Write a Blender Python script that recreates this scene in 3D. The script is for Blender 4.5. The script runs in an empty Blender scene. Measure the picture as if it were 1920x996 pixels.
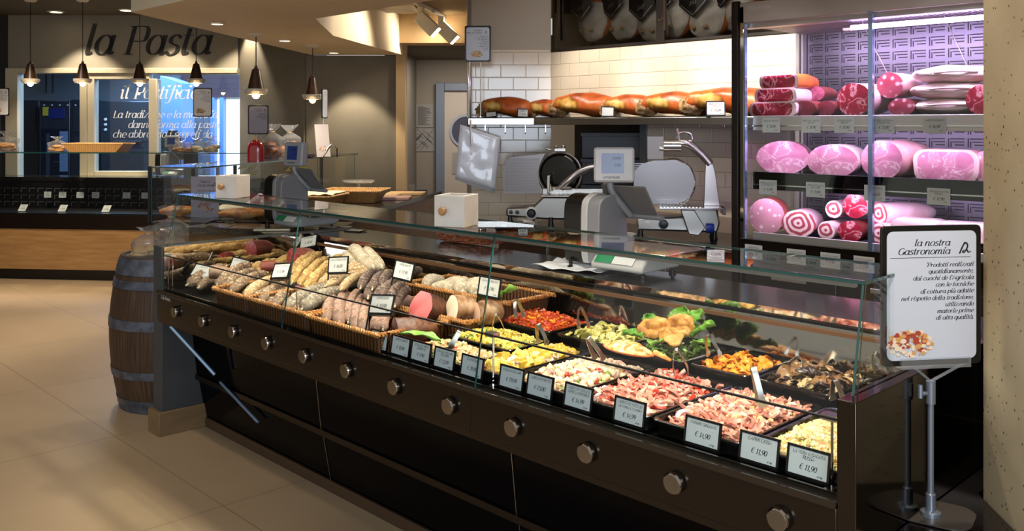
import bpy, bmesh, math, random
from mathutils import Vector as V, Matrix as MX, noise as NZ
RN = random.Random(11)
PI = math.pi
C = bpy.context.scene.collection
SC = bpy.context.scene

# ---------------------------------------------------------------- camera
FPX, YAW, HY, CAMZ = 1690.0, 0.797, 234.5, 1.62
cam = bpy.data.cameras.new('camera'); cam.sensor_width = 36.0
cam.lens = FPX / 1920 * 36.0
cam.shift_y = -(498 - HY) / 1920
cam.clip_start = 0.05; cam.clip_end = 200
co = bpy.data.objects.new('camera', cam); C.objects.link(co)
co.location = (0, 0, CAMZ); co.rotation_euler = (PI / 2, 0, YAW)
SC.camera = co
SC.view_settings.view_transform = 'Standard'; SC.view_settings.look = 'None'
SC.view_settings.gamma = 1.0; SC.view_settings.use_curve_mapping = False
SC.view_settings.exposure = 0.75
CY = SC.cycles
CY.max_bounces = 14; CY.transparent_max_bounces = 40; CY.glossy_bounces = 6; CY.diffuse_bounces = 3
CY.caustics_reflective = False; CY.caustics_refractive = False; CY.sample_clamp_indirect = 6.0

SA, CA = math.sin(YAW), math.cos(YAW)
def at(px, py, z=None, y=None, x=None, Z=None):
    """world point on the sight line of a photo pixel, at a known height, plane or distance"""
    t = (px - 960) / FPX
    d = V((CA * t - SA, SA * t + CA, -(py - HY) / FPX))
    s = (z - CAMZ) / d.z if z is not None else y / d.y if y is not None else x / d.x if x is not None else Z
    return V((d.x * s, d.y * s, CAMZ + d.z * s))
CF = MX.Rotation(YAW, 4, 'Z')                      # frame of the far walls, which face the customer's side
def cf(X, Z, z=0.0): return CF @ V((X, Z, z))

# ---------------------------------------------------------------- world and lights
w = bpy.data.worlds.new('world'); SC.world = w; w.use_nodes = True
bg = w.node_tree.nodes['Background']; bg.inputs[0].default_value = (0.93, 0.88, 0.82, 1); bg.inputs[1].default_value = 0.36
def light(kind, name, loc, energy, col, to=None, size=0.1, sizey=None, spot=None, blend=0.4):
    l = bpy.data.lights.new(name, kind); l.energy = energy; l.color = col
    o = bpy.data.objects.new(name, l); C.objects.link(o); o.location = loc
    if kind == 'AREA':
        l.size = size
        if sizey: l.shape = 'RECTANGLE'; l.size_y = sizey
    else: l.shadow_soft_size = size
    if kind == 'SPOT': l.spot_size = math.radians(spot); l.spot_blend = blend
    if to is not None: o.rotation_euler = (V(to) - V(loc)).to_track_quat('-Z', 'Y').to_euler()
    return o
WARM = (1.0, 0.84, 0.64); WARM2 = (1.0, 0.88, 0.72); COOL = (0.62, 0.78, 1.0); VIO = (0.82, 0.60, 1.0)
# downlights in the soffit over the counter
for u in (-4.15, -3.3, -2.45, -1.6, -0.9):
    light('SPOT', 'soffit_downlight', (u, 2.62, 2.30), 36, WARM2, to=(u, 2.42, 0.8), size=0.03, spot=74, blend=0.7)
light('AREA', 'counter_led', (-2.75, 2.10, 1.234), 12.5, (1.0, 0.87, 0.68), to=(-2.75, 2.12, 0.8), size=3.5, sizey=0.02)
# shop floor spots, warm
for X, Z, e in ((-2.9, 6.4, 105), (-4.6, 7.3, 140), (-2.3, 4.2, 30), (-1.5, 3.2, 26)):
    p = cf(X, Z, 2.85); light('SPOT', 'floor_spot', p, e, WARM, to=(p.x, p.y, 0), size=0.05, spot=80, blend=0.8)
# ham shelf and tiled wall wash
for u, e in ((-4.45, 42), (-3.75, 50), (-3.1, 66), (-2.7, 56)):
    light('SPOT', 'wall_wash_spot', (u, 4.35, 2.62), e, WARM2, to=(u + 0.02, 5.3, 1.78), size=0.04, spot=64, blend=0.8)
# fridge tubes
light('AREA', 'fridge_tube_light', (-1.9, 4.45, 2.10), 14, VIO, to=(-1.9, 4.72, 1.4), size=1.4, sizey=0.05)
for z, e in ((1.60, 4.4), (1.265, 3.4)):
    light('AREA', 'fridge_shelf_light', (-1.9, 4.42, z), e, VIO, to=(-1.9, 4.62, z - 0.3), size=1.4, sizey=0.03)
# daylight from the street door behind the pasta kitchen, and the kitchen itself
p = cf(-4.3, 12.0, 2.6); light('AREA', 'pasta_kitchen_light', p, 130, COOL, to=cf(-4.2, 12.0, 0), size=2.4)
# grey wall scallop lights
p = cf(-1.62, 8.85, 2.30); light('SPOT', 'wall_scallop', p, 45, WARM, to=cf(-1.58, 9.05, 0.3), size=0.03, spot=78, blend=0.35)
for X in (-4.95, -3.9, -3.1):
    p = cf(X, 10.15, 2.86); light('SPOT', 'window_scallop', p, 55, WARM, to=cf(X, 10.2, 1.0), size=0.03, spot=88, blend=0.4)
# soffit and header are lit by the track heads
for q in ((-0.75, 7.9, 2.62), (-0.6, 8.9, 2.62)):
    p = cf(*q); light('SPOT', 'track_head_light', p, 30, WARM, to=cf(q[0] - 0.5, q[1] - 0.3, 2.2) , size=0.05, spot=120, blend=0.8)
# cool front fill added behind the customer, in line with bluish knob highlights
light('AREA', 'cool_front_fill', (3.2, -3.0, 2.2), 130, (0.74, 0.85, 1.0), to=(-1.6, 2.0, 0.9), size=2.6, sizey=2.2)

# spots on the aisle ceiling light the slicers and the fridge front
for u, tz in ((-3.6, 1.0), (-2.7, 1.1), (-1.8, 1.2)):
    light('SPOT', 'aisle_spot', (u, 3.25, 2.68), 48, (1.0, 0.92, 0.88), to=(u, 4.5, tz), size=0.06, spot=75, blend=0.8)
p = cf(-0.6, 10.4, 2.42); light('AREA', 'passage_fill', p, 14, (1.0, 0.93, 0.86), to=cf(-0.5, 10.6, 0), size=0.5)  # added lamp, brightens the passage door
light('AREA', 'ham_cabinet_fill', (-3.3, 4.5, 2.66), 9, (1.0, 0.96, 0.92), to=(-3.5, 5.5, 2.3), size=1.6, sizey=0.1)  # added in front of the cabinet to brighten its hams
p = cf(-4.6, 8.2, 2.85); light('SPOT', 'pasta_front_fill', p, 120, WARM, to=cf(-4.7, 9.4, 0.4), size=0.05, spot=70, blend=0.8)  # extra lamp added to brighten the oak front
p = cf(-1.6, 7.2, 2.30); light('SPOT', 'bread_spot', p, 60, WARM2, to=cf(-1.5, 7.6, 0.9), size=0.05, spot=80, blend=0.7)
light('SPOT', 'pillar_fill', (-0.5, 0.9, 2.8), 80, WARM, to=(-0.75, 2.4, 1.2), size=0.08, spot=60, blend=0.7)  # warm front light added to brighten the pillar

# ---------------------------------------------------------------- mesh helpers
class MB:
    def __init__(s): s.v = []; s.f = []; s.m = []
    def add(s, vs, fs, m=0, T=None):
        b = len(s.v)
        s.v += [tuple(T @ V(p)) for p in vs] if T is not None else [tuple(p) for p in vs]
        s.f += [tuple(b + i for i in f) for f in fs]; s.m += [m] * len(fs); return s
    def box(s, x0, x1, y0, y1, z0, z1, m=0, T=None):
        vs = [(x, y, z) for z in (z0, z1) for y in (y0, y1) for x in (x0, x1)]
        return s.add(vs, [(0, 2, 3, 1), (4, 5, 7, 6), (0, 1, 5, 4), (2, 6, 7, 3), (0, 4, 6, 2), (1, 3, 7, 5)], m, T)
    def prism(s, poly, h0, h1, ax='z', m=0, T=None):
        n = len(poly)
        def mk(p, h): return (p[0], p[1], h) if ax == 'z' else (p[0], h, p[1]) if ax == 'y' else (h, p[0], p[1])
        vs = [mk(p, h0) for p in poly] + [mk(p, h1) for p in poly]
        fs = [tuple(range(n - 1, -1, -1)), tuple(range(n, 2 * n))] + [(i, (i + 1) % n, n + (i + 1) % n, n + i) for i in range(n)]
        return s.add(vs, fs, m, T)
    def tube(s, pts, r, n=8, m=0, closed=False, T=None):
        pts = [V(p) for p in pts]; k = len(pts); vs = []
        up = None
        for i, p in enumerate(pts):
            a = pts[(i - 1) % k] if closed or i > 0 else p
            b = pts[(i + 1) % k] if closed or i < k - 1 else p
            t = (b - a).normalized() if (b - a).length > 1e-9 else V((0, 0, 1))
            if up is None: up = t.orthogonal().normalized()
            up = (up - t * up.dot(t)); up = up.normalized() if up.length > 1e-6 else t.orthogonal().normalized()
            q = t.cross(up); rr = r[i] if isinstance(r, (list, tuple)) else r
            for j in range(n):
                a2 = 2 * PI * j / n; vs.append(p + up * (rr * math.cos(a2)) + q * (rr * math.sin(a2)))
        fs = []
        for i in range(k if closed else k - 1):
            for j in range(n):
                i2 = (i + 1) % k; fs.append((i * n + j, i * n + (j + 1) % n, i2 * n + (j + 1) % n, i2 * n + j))
        if not closed: fs += [tuple(range(n - 1, -1, -1)), tuple(range((k - 1) * n, k * n))]
        return s.add(vs, fs, m, T)
    def lathe(s, prof, n=24, m=0, T=None, sx=1, sy=1):
        vs = []; fs = []; k = len(prof)
        for r, z in prof:
            for j in range(n): a = 2 * PI * j / n; vs.append((sx * r * math.cos(a), sy * r * math.sin(a), z))
        for i in range(k - 1):
            for j in range(n): fs.append((i * n + j, i * n + (j + 1) % n, (i + 1) * n + (j + 1) % n, (i + 1) * n + j))
        if prof[0][0] > 1e-5: fs.append(tuple(range(n - 1, -1, -1)))
        if prof[-1][0] > 1e-5: fs.append(tuple(range((k - 1) * n, k * n)))
        return s.add(vs, fs, m, T)
    def grid(s, fn, nu, nv, m=0, T=None, cu=False, cv=False):
        vs = [fn(i / (nu if cu else nu - 1), j / (nv if cv else nv - 1)) for i in range(nu) for j in range(nv)]; fs = []
        for i in range(nu if cu else nu - 1):
            for j in range(nv if cv else nv - 1):
                a, b = i, (i + 1) % nu; c, d = j, (j + 1) % nv
                fs.append((a * nv + c, b * nv + c, b * nv + d, a * nv + d))
        return s.add(vs, fs, m, T)
    def ell(s, c, r, nu=12, nv=8, m=0, T=None, nz=0.0, fr=3.0):
        c = V(c); r = (r, r, r) if not isinstance(r, (tuple, list)) else r
        def fn(u, v):
            a = 2 * PI * u; b = PI * (v - 0.5) * 0.998
            d = V((math.cos(a) * math.cos(b), math.sin(a) * math.cos(b), math.sin(b)))
            k = 1 + (nz * NZ.noise(d * fr + c * 9) if nz else 0)
            return (c.x + r[0] * d.x * k, c.y + r[1] * d.y * k, c.z + r[2] * d.z * k)
        return s.grid(fn, nu, nv, m, T, cu=True)
    def build(s, name, mats, parent=None, bev=0, sub=0, ang=38, solid=0):
        me = bpy.data.meshes.new(name); me.from_pydata(s.v, [], s.f)
        for mt in (mats if isinstance(mats, (list, tuple)) else [mats]): me.materials.append(mt)
        if len(me.materials) > 1: me.polygons.foreach_set('material_index', s.m)
        bm = bmesh.new(); bm.from_mesh(me); bmesh.ops.recalc_face_normals(bm, faces=bm.faces); bm.to_mesh(me); bm.free()
        me.polygons.foreach_set('use_smooth', [True] * len(me.polygons)); me.set_sharp_from_angle(angle=math.radians(ang))
        o = bpy.data.objects.new(name, me); C.objects.link(o)
        if parent is not None: o.parent = parent
        if solid: q = o.modifiers.new('s', 'SOLIDIFY'); q.thickness = solid; q.offset = 0
        if bev: q = o.modifiers.new('b', 'BEVEL'); q.width = bev; q.segments = 2; q.limit_method = 'ANGLE'; q.angle_limit = math.radians(40)
        if sub: q = o.modifiers.new('u', 'SUBSURF'); q.levels = q.render_levels = sub
        return o
def tag(o, label=None, cat=None, group=None, kind=None):
    if label: o['label'] = label
    if cat: o['category'] = cat
    if group: o['group'] = group
    if kind: o['kind'] = kind
    return o
def thing(name, label, cat, loc=(0, 0, 0), rz=0.0, group=None, rot=None):
    o = bpy.data.objects.new(name, None); C.objects.link(o); o.location = loc
    o.rotation_euler = rot if rot is not None else (0, 0, rz); o.empty_display_size = 0.05
    return tag(o, label, cat, group)
def struct(o): o['kind'] = 'structure'; return o
def dup(o, loc=None, rot=None, label=None, group=None, scale=None, parent=None):
    c = o.copy(); C.objects.link(c)
    if parent is not None: c.parent = parent
    if loc is not None: c.location = loc
    if rot is not None: c.rotation_euler = rot
    if scale is not None: c.scale = scale
    if label: c['label'] = label
    if group: c['group'] = group
    for ch in list(o.children): dup(ch, parent=c)
    return c
def rrect(w, h, r, n=5, cx=0, cy=0):
    pts = []
    for qx, qy, a0 in ((1, 1, 0), (-1, 1, 90), (-1, -1, 180), (1, -1, 270)):
        for i in range(n + 1):
            a = math.radians(a0 + 90 * i / n); pts.append((cx + qx * (w / 2 - r) + r * math.cos(a), cy + qy * (h / 2 - r) + r * math.sin(a)))
    return pts
def cr(pts, n=6, closed=False):
    """smooth curve through points"""
    P = [V(p) for p in pts]; k = len(P); out = []
    for i in range(k if closed else k - 1):
        p0 = P[(i - 1) % k] if closed or i > 0 else P[i]; p1 = P[i]; p2 = P[(i + 1) % k]
        p3 = P[(i + 2) % k] if closed or i + 2 < k else p2
        for j in range(n):
            t = j / n; out.append(0.5 * ((2 * p1) + (p2 - p0) * t + (2 * p0 - 5 * p1 + 4 * p2 - p3) * t * t + (3 * p1 - p0 - 3 * p2 + p3) * t ** 3))
    if not closed: out.append(P[-1])
    return out
def frame_to(a, b):
    """matrix whose local x runs from a to b"""
    a = V(a); b = V(b); x = (b - a).normalized(); z = V((0, 0, 1)); y = z.cross(x)
    y = y.normalized() if y.length > 1e-5 else V((0, 1, 0)); z = x.cross(y)
    return MX(((x.x, y.x, z.x, a.x), (x.y, y.y, z.y, a.y), (x.z, y.z, z.z, a.z), (0, 0, 0, 1)))

# ---------------------------------------------------------------- materials
def lin(h):
    if isinstance(h, (tuple, list)): return (*h[:3], 1)
    h = h.lstrip('#'); r = [int(h[i:i + 2], 16) / 255 for i in (0, 2, 4)]
    return (*[c / 12.92 if c <= 0.04045 else ((c + 0.055) / 1.055) ** 2.4 for c in r], 1)
_mats = {}
class N:
    def __init__(s, name):
        s.mt = bpy.data.materials.new(name); s.mt.use_nodes = True; s.nt = s.mt.node_tree; s.b = s.nt.nodes['Principled BSDF']; s.out = s.nt.nodes['Material Output']
    def n(s, t, **kw):
        k = s.nt.nodes.new(t)
        for a, v in kw.items():
            if a.startswith('_'): setattr(k, a[1:], v)
            else: k.inputs[a.replace('__', ' ')].default_value = v
        return k
    def l(s, a, b): s.nt.links.new(a, b)
    def co(s, scale=(1, 1, 1), rot=(0, 0, 0), kind='Object'):
        t = s.n('ShaderNodeTexCoord'); m = s.n('ShaderNodeMapping'); m.inputs['Scale'].default_value = scale; m.inputs['Rotation'].default_value = rot
        s.l(t.outputs[kind], m.inputs[0]); return m.outputs[0]
    def ramp(s, fac, stops):
        r = s.n('ShaderNodeValToRGB'); e = r.color_ramp.elements
        while len(e) < len(stops): e.new(0.5)
        for q, (p, c) in zip(e, stops): q.position = p; q.color = lin(c)
        s.l(fac, r.inputs[0]); return r.outputs[0]
    def bump(s, h, st=0.3, d=0.01):
        k = s.n('ShaderNodeBump', Strength=st, Distance=d); s.l(h, k.inputs['Height']); s.l(k.outputs[0], s.b.inputs['Normal'])
def plain(name, col, rough=0.5, metal=0.0, spec=0.5, em=None, es=0, coat=0, trans=0):
    if name in _mats: return _mats[name]
    n = N(name); b = n.b; b.inputs['Base Color'].default_value = lin(col); b.inputs['Roughness'].default_value = rough; b.inputs['Metallic'].default_value = metal
    b.inputs['Specular IOR Level'].default_value = spec; b.inputs['Coat Weight'].default_value = coat; b.inputs['Transmission Weight'].default_value = trans
    if em: b.inputs['Emission Color'].default_value = lin(em); b.inputs['Emission Strength'].default_value = es
    _mats[name] = n.mt; return n.mt
def noisy(name, stops, scale=8, rough=0.55, detail=4, bump=0, bd=0.01, metal=0, vec=(1, 1, 1), dist=0, spec=0.5, bscale=None, coat=0, sss=0, kind='Object'):
    if name in _mats: return _mats[name]
    n = N(name); c = n.co(vec, kind=kind); t = n.n('ShaderNodeTexNoise', Scale=scale, Detail=detail, Distortion=dist); n.l(c, t.inputs[0])
    n.l(n.ramp(t.outputs[0], stops), n.b.inputs['Base Color'])
    n.b.inputs['Roughness'].default_value = rough; n.b.inputs['Metallic'].default_value = metal; n.b.inputs['Specular IOR Level'].default_value = spec; n.b.inputs['Coat Weight'].default_value = coat
    if sss: n.b.inputs['Subsurface Weight'].default_value = sss; n.b.inputs['Subsurface Radius'].default_value = (0.02, 0.008, 0.005)
    if bump:
        t2 = t
        if bscale: t2 = n.n('ShaderNodeTexNoise', Scale=bscale, Detail=3); n.l(c, t2.inputs[0])
        n.bump(t2.outputs[0], bump, bd)
    _mats[name] = n.mt; return n.mt
def spots(name, base, spot, scale=60, thr=0.25, soft=0.05, rough=0.4, base2=None, bump=0, vec=(1, 1, 1), coat=0, nscale=6, third=None):
    """base colour with scattered flecks (fat in salami, mould, terrazzo)"""
    if name in _mats: return _mats[name]
    n = N(name); c = n.co(vec)
    v = n.n('ShaderNodeTexVoronoi', Scale=scale); d = n.n('ShaderNodeTexNoise', Scale=scale * 0.6, Detail=3)
    n.l(c, d.inputs[0]); ad = n.n('ShaderNodeVectorMath', _operation='MULTIPLY_ADD'); n.l(d.outputs[1], ad.inputs[0]); ad.inputs[1].default_value = (0.5 / scale,) * 3; n.l(c, ad.inputs[2]); n.l(ad.outputs[0], v.inputs[0])
    f = n.ramp(v.outputs['Distance'], [(max(thr - soft, 0), '#ffffff'), (thr + soft, '#000000')])
    t = n.n('ShaderNodeTexNoise', Scale=nscale, Detail=4); n.l(c, t.inputs[0])
    bc = n.ramp(t.outputs[0], [(0.35, base), (0.65, base2 or base)] + ([(0.8, third)] if third else []))
    mx = n.n('ShaderNodeMix', _data_type='RGBA'); n.l(f, mx.inputs[0]); n.l(bc, mx.inputs[6]); mx.inputs[7].default_value = lin(spot)
    n.l(mx.outputs[2], n.b.inputs['Base Color']); n.b.inputs['Roughness'].default_value = rough; n.b.inputs['Coat Weight'].default_value = coat
    if bump: n.bump(t.outputs[0], bump, 0.004)
    _mats[name] = n.mt; return n.mt
def archglass(name, tint='#f4fbf8', rough=0.0, ior=1.5, gloss=1.0, haze=0.0):
    if name in _mats: return _mats[name]
    n = N(name); n.nt.nodes.remove(n.b)
    tr = n.n('ShaderNodeBsdfTransparent'); tr.inputs[0].default_value = lin(tint)
    gl = n.n('ShaderNodeBsdfGlossy', Roughness=rough); fr = n.n('ShaderNodeFresnel', IOR=ior)
    ge = n.n('ShaderNodeNewGeometry'); inv = n.n('ShaderNodeMath', _operation='SUBTRACT'); inv.inputs[0].default_value = 1.0; n.l(ge.outputs['Backfacing'], inv.inputs[1])
    mu = n.n('ShaderNodeMath', _operation='MULTIPLY'); n.l(fr.outputs[0], mu.inputs[0]); n.l(inv.outputs[0], mu.inputs[1])
    m2 = n.n('ShaderNodeMath', _operation='MULTIPLY'); n.l(mu.outputs[0], m2.inputs[0]); m2.inputs[1].default_value = gloss
    mx = n.n('ShaderNodeMixShader'); n.l(m2.outputs[0], mx.inputs[0]); n.l(tr.outputs[0], mx.inputs[1]); n.l(gl.outputs[0], mx.inputs[2])
    last = mx.outputs[0]
    if haze:
        df = n.n('ShaderNodeBsdfDiffuse'); df.inputs[0].default_value = (0.85, 0.87, 0.9, 1); m3 = n.n('ShaderNodeMixShader'); m3.inputs[0].default_value = haze
        n.l(last, m3.inputs[1]); n.l(df.outputs[0], m3.inputs[2]); last = m3.outputs[0]
    n.l(last, n.out.inputs[0]); _mats[name] = n.mt; return n.mt
def emis(name, col, st):
    return plain(name, '#000000', em=col, es=st)
STEEL = plain('brushed_steel', '#b9b6b0', 0.28, 1.0)
CHROME = plain('polished_steel', '#d2cec8', 0.05, 1.0)
MIRROR = plain('mirror_steel', '#d2ccc4', 0.05, 1.0)
BLACK = plain('black_plastic', '#0b0b0c', 0.32)
BLACKG = plain('black_gloss', '#050506', 0.06, spec=0.6)
WHITE = plain('white_paper', '#dfe2e4', 0.6)
INK = plain('printing_ink', '#14171c', 0.6)
GLASS = archglass('clear_glass', '#fbfdfc'); GEDGE = plain('glass_edge', '#1a4744', 0.1, coat=1)
def panes(o_name, parent, x0, x1, y0, y1, z0, z1, T=None, thin='y'):
    """glass sheet with green polished edges: faces along `thin` are clear, the rim is edge glass"""
    mb = MB(); mb.box(x0, x1, y0, y1, z0, z1, 1, T); q = {'z': (0, 1), 'y': (2, 3), 'x': (4, 5)}[thin]
    for i in q: mb.m[i] = 0
    return mb.build(o_name, [GLASS, GEDGE], parent)

# ---------------------------------------------------------------- lettering: broad-nib italic strokes
def _e(cx, cy, rx, ry, a0=0, a1=360, n=None):
    n = n or max(6, int(abs(a1 - a0) / 18)); return [(cx + rx * math.cos(math.radians(a0 + (a1 - a0) * i / n)), cy + ry * math.sin(math.radians(a0 + (a1 - a0) * i / n))) for i in range(n + 1)]
def _l(*c): return [(c[i], c[i + 1]) for i in range(0, len(c), 2)]
def _s(*c): return [(p.x, p.y) for p in cr([(c[i], c[i + 1], 0) for i in range(0, len(c), 2)], 5)]
G = {
 ' ': (.5, []), '.': (.35, [_e(.15, .07, .06, .07)]), ',': (.35, [_s(.2, .12, .2, -.05, .08, -.25)]), "'": (.3, [_l(.2, 1.55, .12, 1.2)]), '-': (.6, [_l(.1, .5, .5, .5)]),
 'a': (.98, [_e(.42, .5, .36, .5), _s(.8, 1, .78, .3, .84, .02, 1.0, .12)]), 'b': (.95, [_l(.14, 1.6, .14, .1), _e(.5, .5, .36, .5)]), 'c': (.8, [_e(.46, .5, .38, .5, 45, 315)]),
 'd': (.98, [_e(.42, .5, .36, .5), _s(.8, 1.6, .79, .3, .86, .02, 1.0, .12)]), 'e': (.85, [_e(.46, .5, .38, .5, 0, 310), _l(.1, .5, .84, .5)]),
 'f': (.6, [_s(.75, 1.5, .55, 1.6, .38, 1.3, .3, .4, .2, -.3, -.05, -.5, -.2, -.4), _l(.1, 1, .62, 1)]), 'g': (.95, [_e(.42, .5, .36, .5), _s(.8, 1, .8, -.2, .6, -.55, .2, -.5)]),
 'h': (1.0, [_l(.14, 1.6, .14, 0), _s(.14, .6, .4, 1, .7, .9, .72, .3, .8, .02, .98, .12)]), 'i': (.5, [_s(.02, .9, .16, 1, .18, .3, .24, .02, .42, .12), _e(.26, 1.4, .08, .09)]),
 'l': (.5, [_s(.18, 1.6, .18, .3, .24, .02, .42, .12)]), 'm': (1.5, [_l(.14, 1, .14, 0), _s(.14, .6, .4, 1, .66, .85, .66, 0), _s(.66, .6, .92, 1, 1.18, .85, 1.18, .3, 1.26, .02, 1.45, .12)]),
 'n': (1.0, [_l(.14, 1, .14, 0), _s(.14, .6, .4, 1, .7, .9, .72, .3, .8, .02, .98, .12)]), 'o': (.92, [_e(.46, .5, .38, .5)]), 'p': (.95, [_l(.14, 1, .14, -.5), _e(.5, .5, .36, .5)]),
 'q': (.95, [_e(.42, .5, .36, .5), _l(.8, 1, .8, -.5)]), 'r': (.72, [_l(.14, 1, .14, 0), _s(.14, .55, .35, .95, .66, .95)]), 's': (.72, [_s(.62, .85, .4, 1.02, .15, .85, .2, .6, .55, .42, .58, .15, .32, -.03, .06, .15)]),
 't': (.58, [_s(.24, 1.35, .2, .3, .26, .02, .46, .12), _l(.02, 1, .5, 1)]), 'u': (1.0, [_s(.12, 1, .12, .3, .25, 0, .5, .05, .74, .4), _s(.74, 1, .76, .3, .82, .02, .98, .12)]),
 'v': (.85, [_l(.08, 1, .4, 0, .78, 1)]), 'z': (.8, [_l(.1, 1, .72, 1, .08, 0, .74, 0)]), 'x': (.8, [_l(.1, 1, .7, 0), _l(.7, 1, .1, 0)]),
 'A': (1.15, [_l(.02, 0, .62, 1.5, 1.05, 0), _l(.25, .5, .92, .5)]), 'B': (1.1, [_l(.2, 1.45, .2, 0), _s(.2, 1.45, .8, 1.4, .8, .85, .2, .78), _s(.2, .78, .95, .75, .95, .05, .2, 0)]),
 'C': (1.15, [_e(.6, .73, .5, .75, 45, 315)]), 'D': (1.2, [_l(.2, 1.45, .2, 0), _s(.2, 1.45, .8, 1.4, 1.1, .73, .8, .05, .2, 0)]), 'E': (1.0, [_l(.9, 1.45, .2, 1.45, .2, 0, .9, 0), _l(.2, .75, .75, .75)]),
 'F': (.95, [_l(.9, 1.45, .2, 1.45, .2, 0), _l(.2, .75, .75, .75)]), 'G': (1.25, [_e(.62, .73, .52, .75, 45, 345), _l(1.12, .6, 1.12, .05), _l(.85, .62, 1.2, .62)]), 'I': (.55, [_l(.25, 1.45, .25, 0)]),
 'L': (1.0, [_l(.25, 1.45, .25, 0, .9, 0, .9, .2)]), 'M': (1.5, [_l(.1, 0, .2, 1.45, .7, .1, 1.25, 1.45, 1.3, 0)]), 'N': (1.25, [_l(.15, 0, .2, 1.45, 1.05, 0, 1.05, 1.45)]), 'O': (1.2, [_e(.6, .73, .5, .75)]),
 'P': (1.1, [_l(.25, 1.45, .25, 0), _s(.25, 1.45, .9, 1.4, .95, .8, .7, .68, .25, .7), _l(.05, 0, .5, 0), _l(.05, 1.45, .3, 1.45)]), 'R': (1.1, [_l(.2, 1.45, .2, 0), _s(.2, 1.45, .85, 1.4, .85, .8, .2, .72), _l(.5, .72, 1.0, 0)]),
 'S': (.95, [_s(.82, 1.25, .5, 1.5, .15, 1.2, .3, .85, .75, .6, .78, .2, .45, -.05, .1, .2)]), 'T': (1.05, [_l(.05, 1.45, 1.0, 1.45), _l(.52, 1.45, .52, 0)]), 'U': (1.2, [_s(.15, 1.45, .15, .4, .55, -.02, .95, .4, .95, 1.45)]),
 'V': (1.1, [_l(.1, 1.45, .5, 0, 1.0, 1.45)]), 'Z': (1.0, [_l(.1, 1.45, .9, 1.45, .1, 0, .95, 0)]), 'Q': (1.2, [_e(.6, .73, .5, .75), _l(.6, .2, 1.1, -.2)]),
 '0': (.9, [_e(.44, .7, .34, .72)]), '1': (.7, [_l(.15, 1.1, .42, 1.42, .42, 0), _l(.2, 0, .64, 0)]), '2': (.9, [_s(.12, 1.1, .4, 1.45, .76, 1.1, .5, .6, .1, 0), _l(.1, 0, .8, 0)]),
 '3': (.9, [_s(.12, 1.2, .42, 1.45, .74, 1.1, .36, .78), _s(.36, .78, .84, .6, .7, .05, .36, -.05, .1, .2)]), '4': (.9, [_l(.62, 0, .62, 1.42, .06, .4, .85, .4)]), '5': (.9, [_l(.76, 1.42, .24, 1.42, .18, .8), _s(.18, .8, .6, .95, .8, .45, .5, -.02, .1, .12)]),
 '6': (.9, [_s(.72, 1.38, .3, 1.1, .1, .5, .3, 0, .7, .1, .76, .55, .45, .8, .14, .5)]), '7': (.85, [_l(.1, 1.42, .8, 1.42, .3, 0)]), '8': (.9, [_e(.44, 1.08, .28, .34), _e(.44, .36, .35, .38)]), '9': (.9, [_e(.44, .98, .33, .44), _s(.77, .98, .7, .4, .3, -.02)]),
 '€': (1.1, [_e(.65, .7, .45, .74, 50, 310), _l(.05, .85, .8, .85), _l(.05, .58, .75, .58)]),
}
G['à'] = (G['a'][0], G['a'][1] + [_l(.3, 1.5, .5, 1.2)]); G['ù'] = (G['u'][0], G['u'][1] + [_l(.3, 1.5, .5, 1.2)])
def textw(t): return sum(G.get(c, G['n'])[0] for c in t)
def lettering(mb, t, xh, x, z, y=0.0, align='l', thick=.17, thin=.05, shear=.27, m=0, wide=1.0, T=None, deep=0.0):
    """strokes in the local x-z plane facing -y; xh = x-height"""
    tot = textw(t) * xh * wide; x0 = x - (tot if align == 'r' else tot / 2 if align == 'c' else 0)
    for ch in t:
        adv, sts = G.get(ch, G['n'])
        for st in sts:
            k = len(st); vs = []
            for i, p in enumerate(st):
                a = st[max(i - 1, 0)]; b = st[min(i + 1, k - 1)]
                if math.dist(st[0], st[-1]) < 1e-6: a = st[(i - 1) % (k - 1)] if i else st[k - 2]; b = st[(i + 1) % (k - 1)] if i < k - 1 else st[1]
                dx, dy = b[0] - a[0], b[1] - a[1]; L = math.hypot(dx, dy) or 1; dx /= L; dy /= L
                hw = (thin + (thick - thin) * abs(dy) ** 1.6) / 2
                for sg in (1, -1):
                    ux = p[0] - dy * hw * sg; uy = p[1] + dx * hw * sg
                    vs.append((x0 + (ux + shear * uy) * xh * wide, y, z + uy * xh))
            fs = [(2 * i, 2 * i + 1, 2 * i + 3, 2 * i + 2) for i in range(k - 1)]
            if deep:
                b = len(vs); vs += [(p[0], p[1] + deep, p[2]) for p in vs]
                fs += [(f[0] + b, f[2] + b, f[1] + b) if False else tuple(i + b for i in f) for f in fs[:k - 1]] + [(2 * i, 2 * i + 2, 2 * i + 2 + b, 2 * i + b) for i in range(k - 1)] + [(2 * i + 1, 2 * i + 3, 2 * i + 3 + b, 2 * i + 1 + b) for i in range(k - 1)] + [(0, 1, 1 + b, b), (2 * k - 2, 2 * k - 1, 2 * k - 1 + b, 2 * k - 2 + b)]
            mb.add(vs, fs, m, T)
        x0 += adv * xh * wide
    return mb
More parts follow.
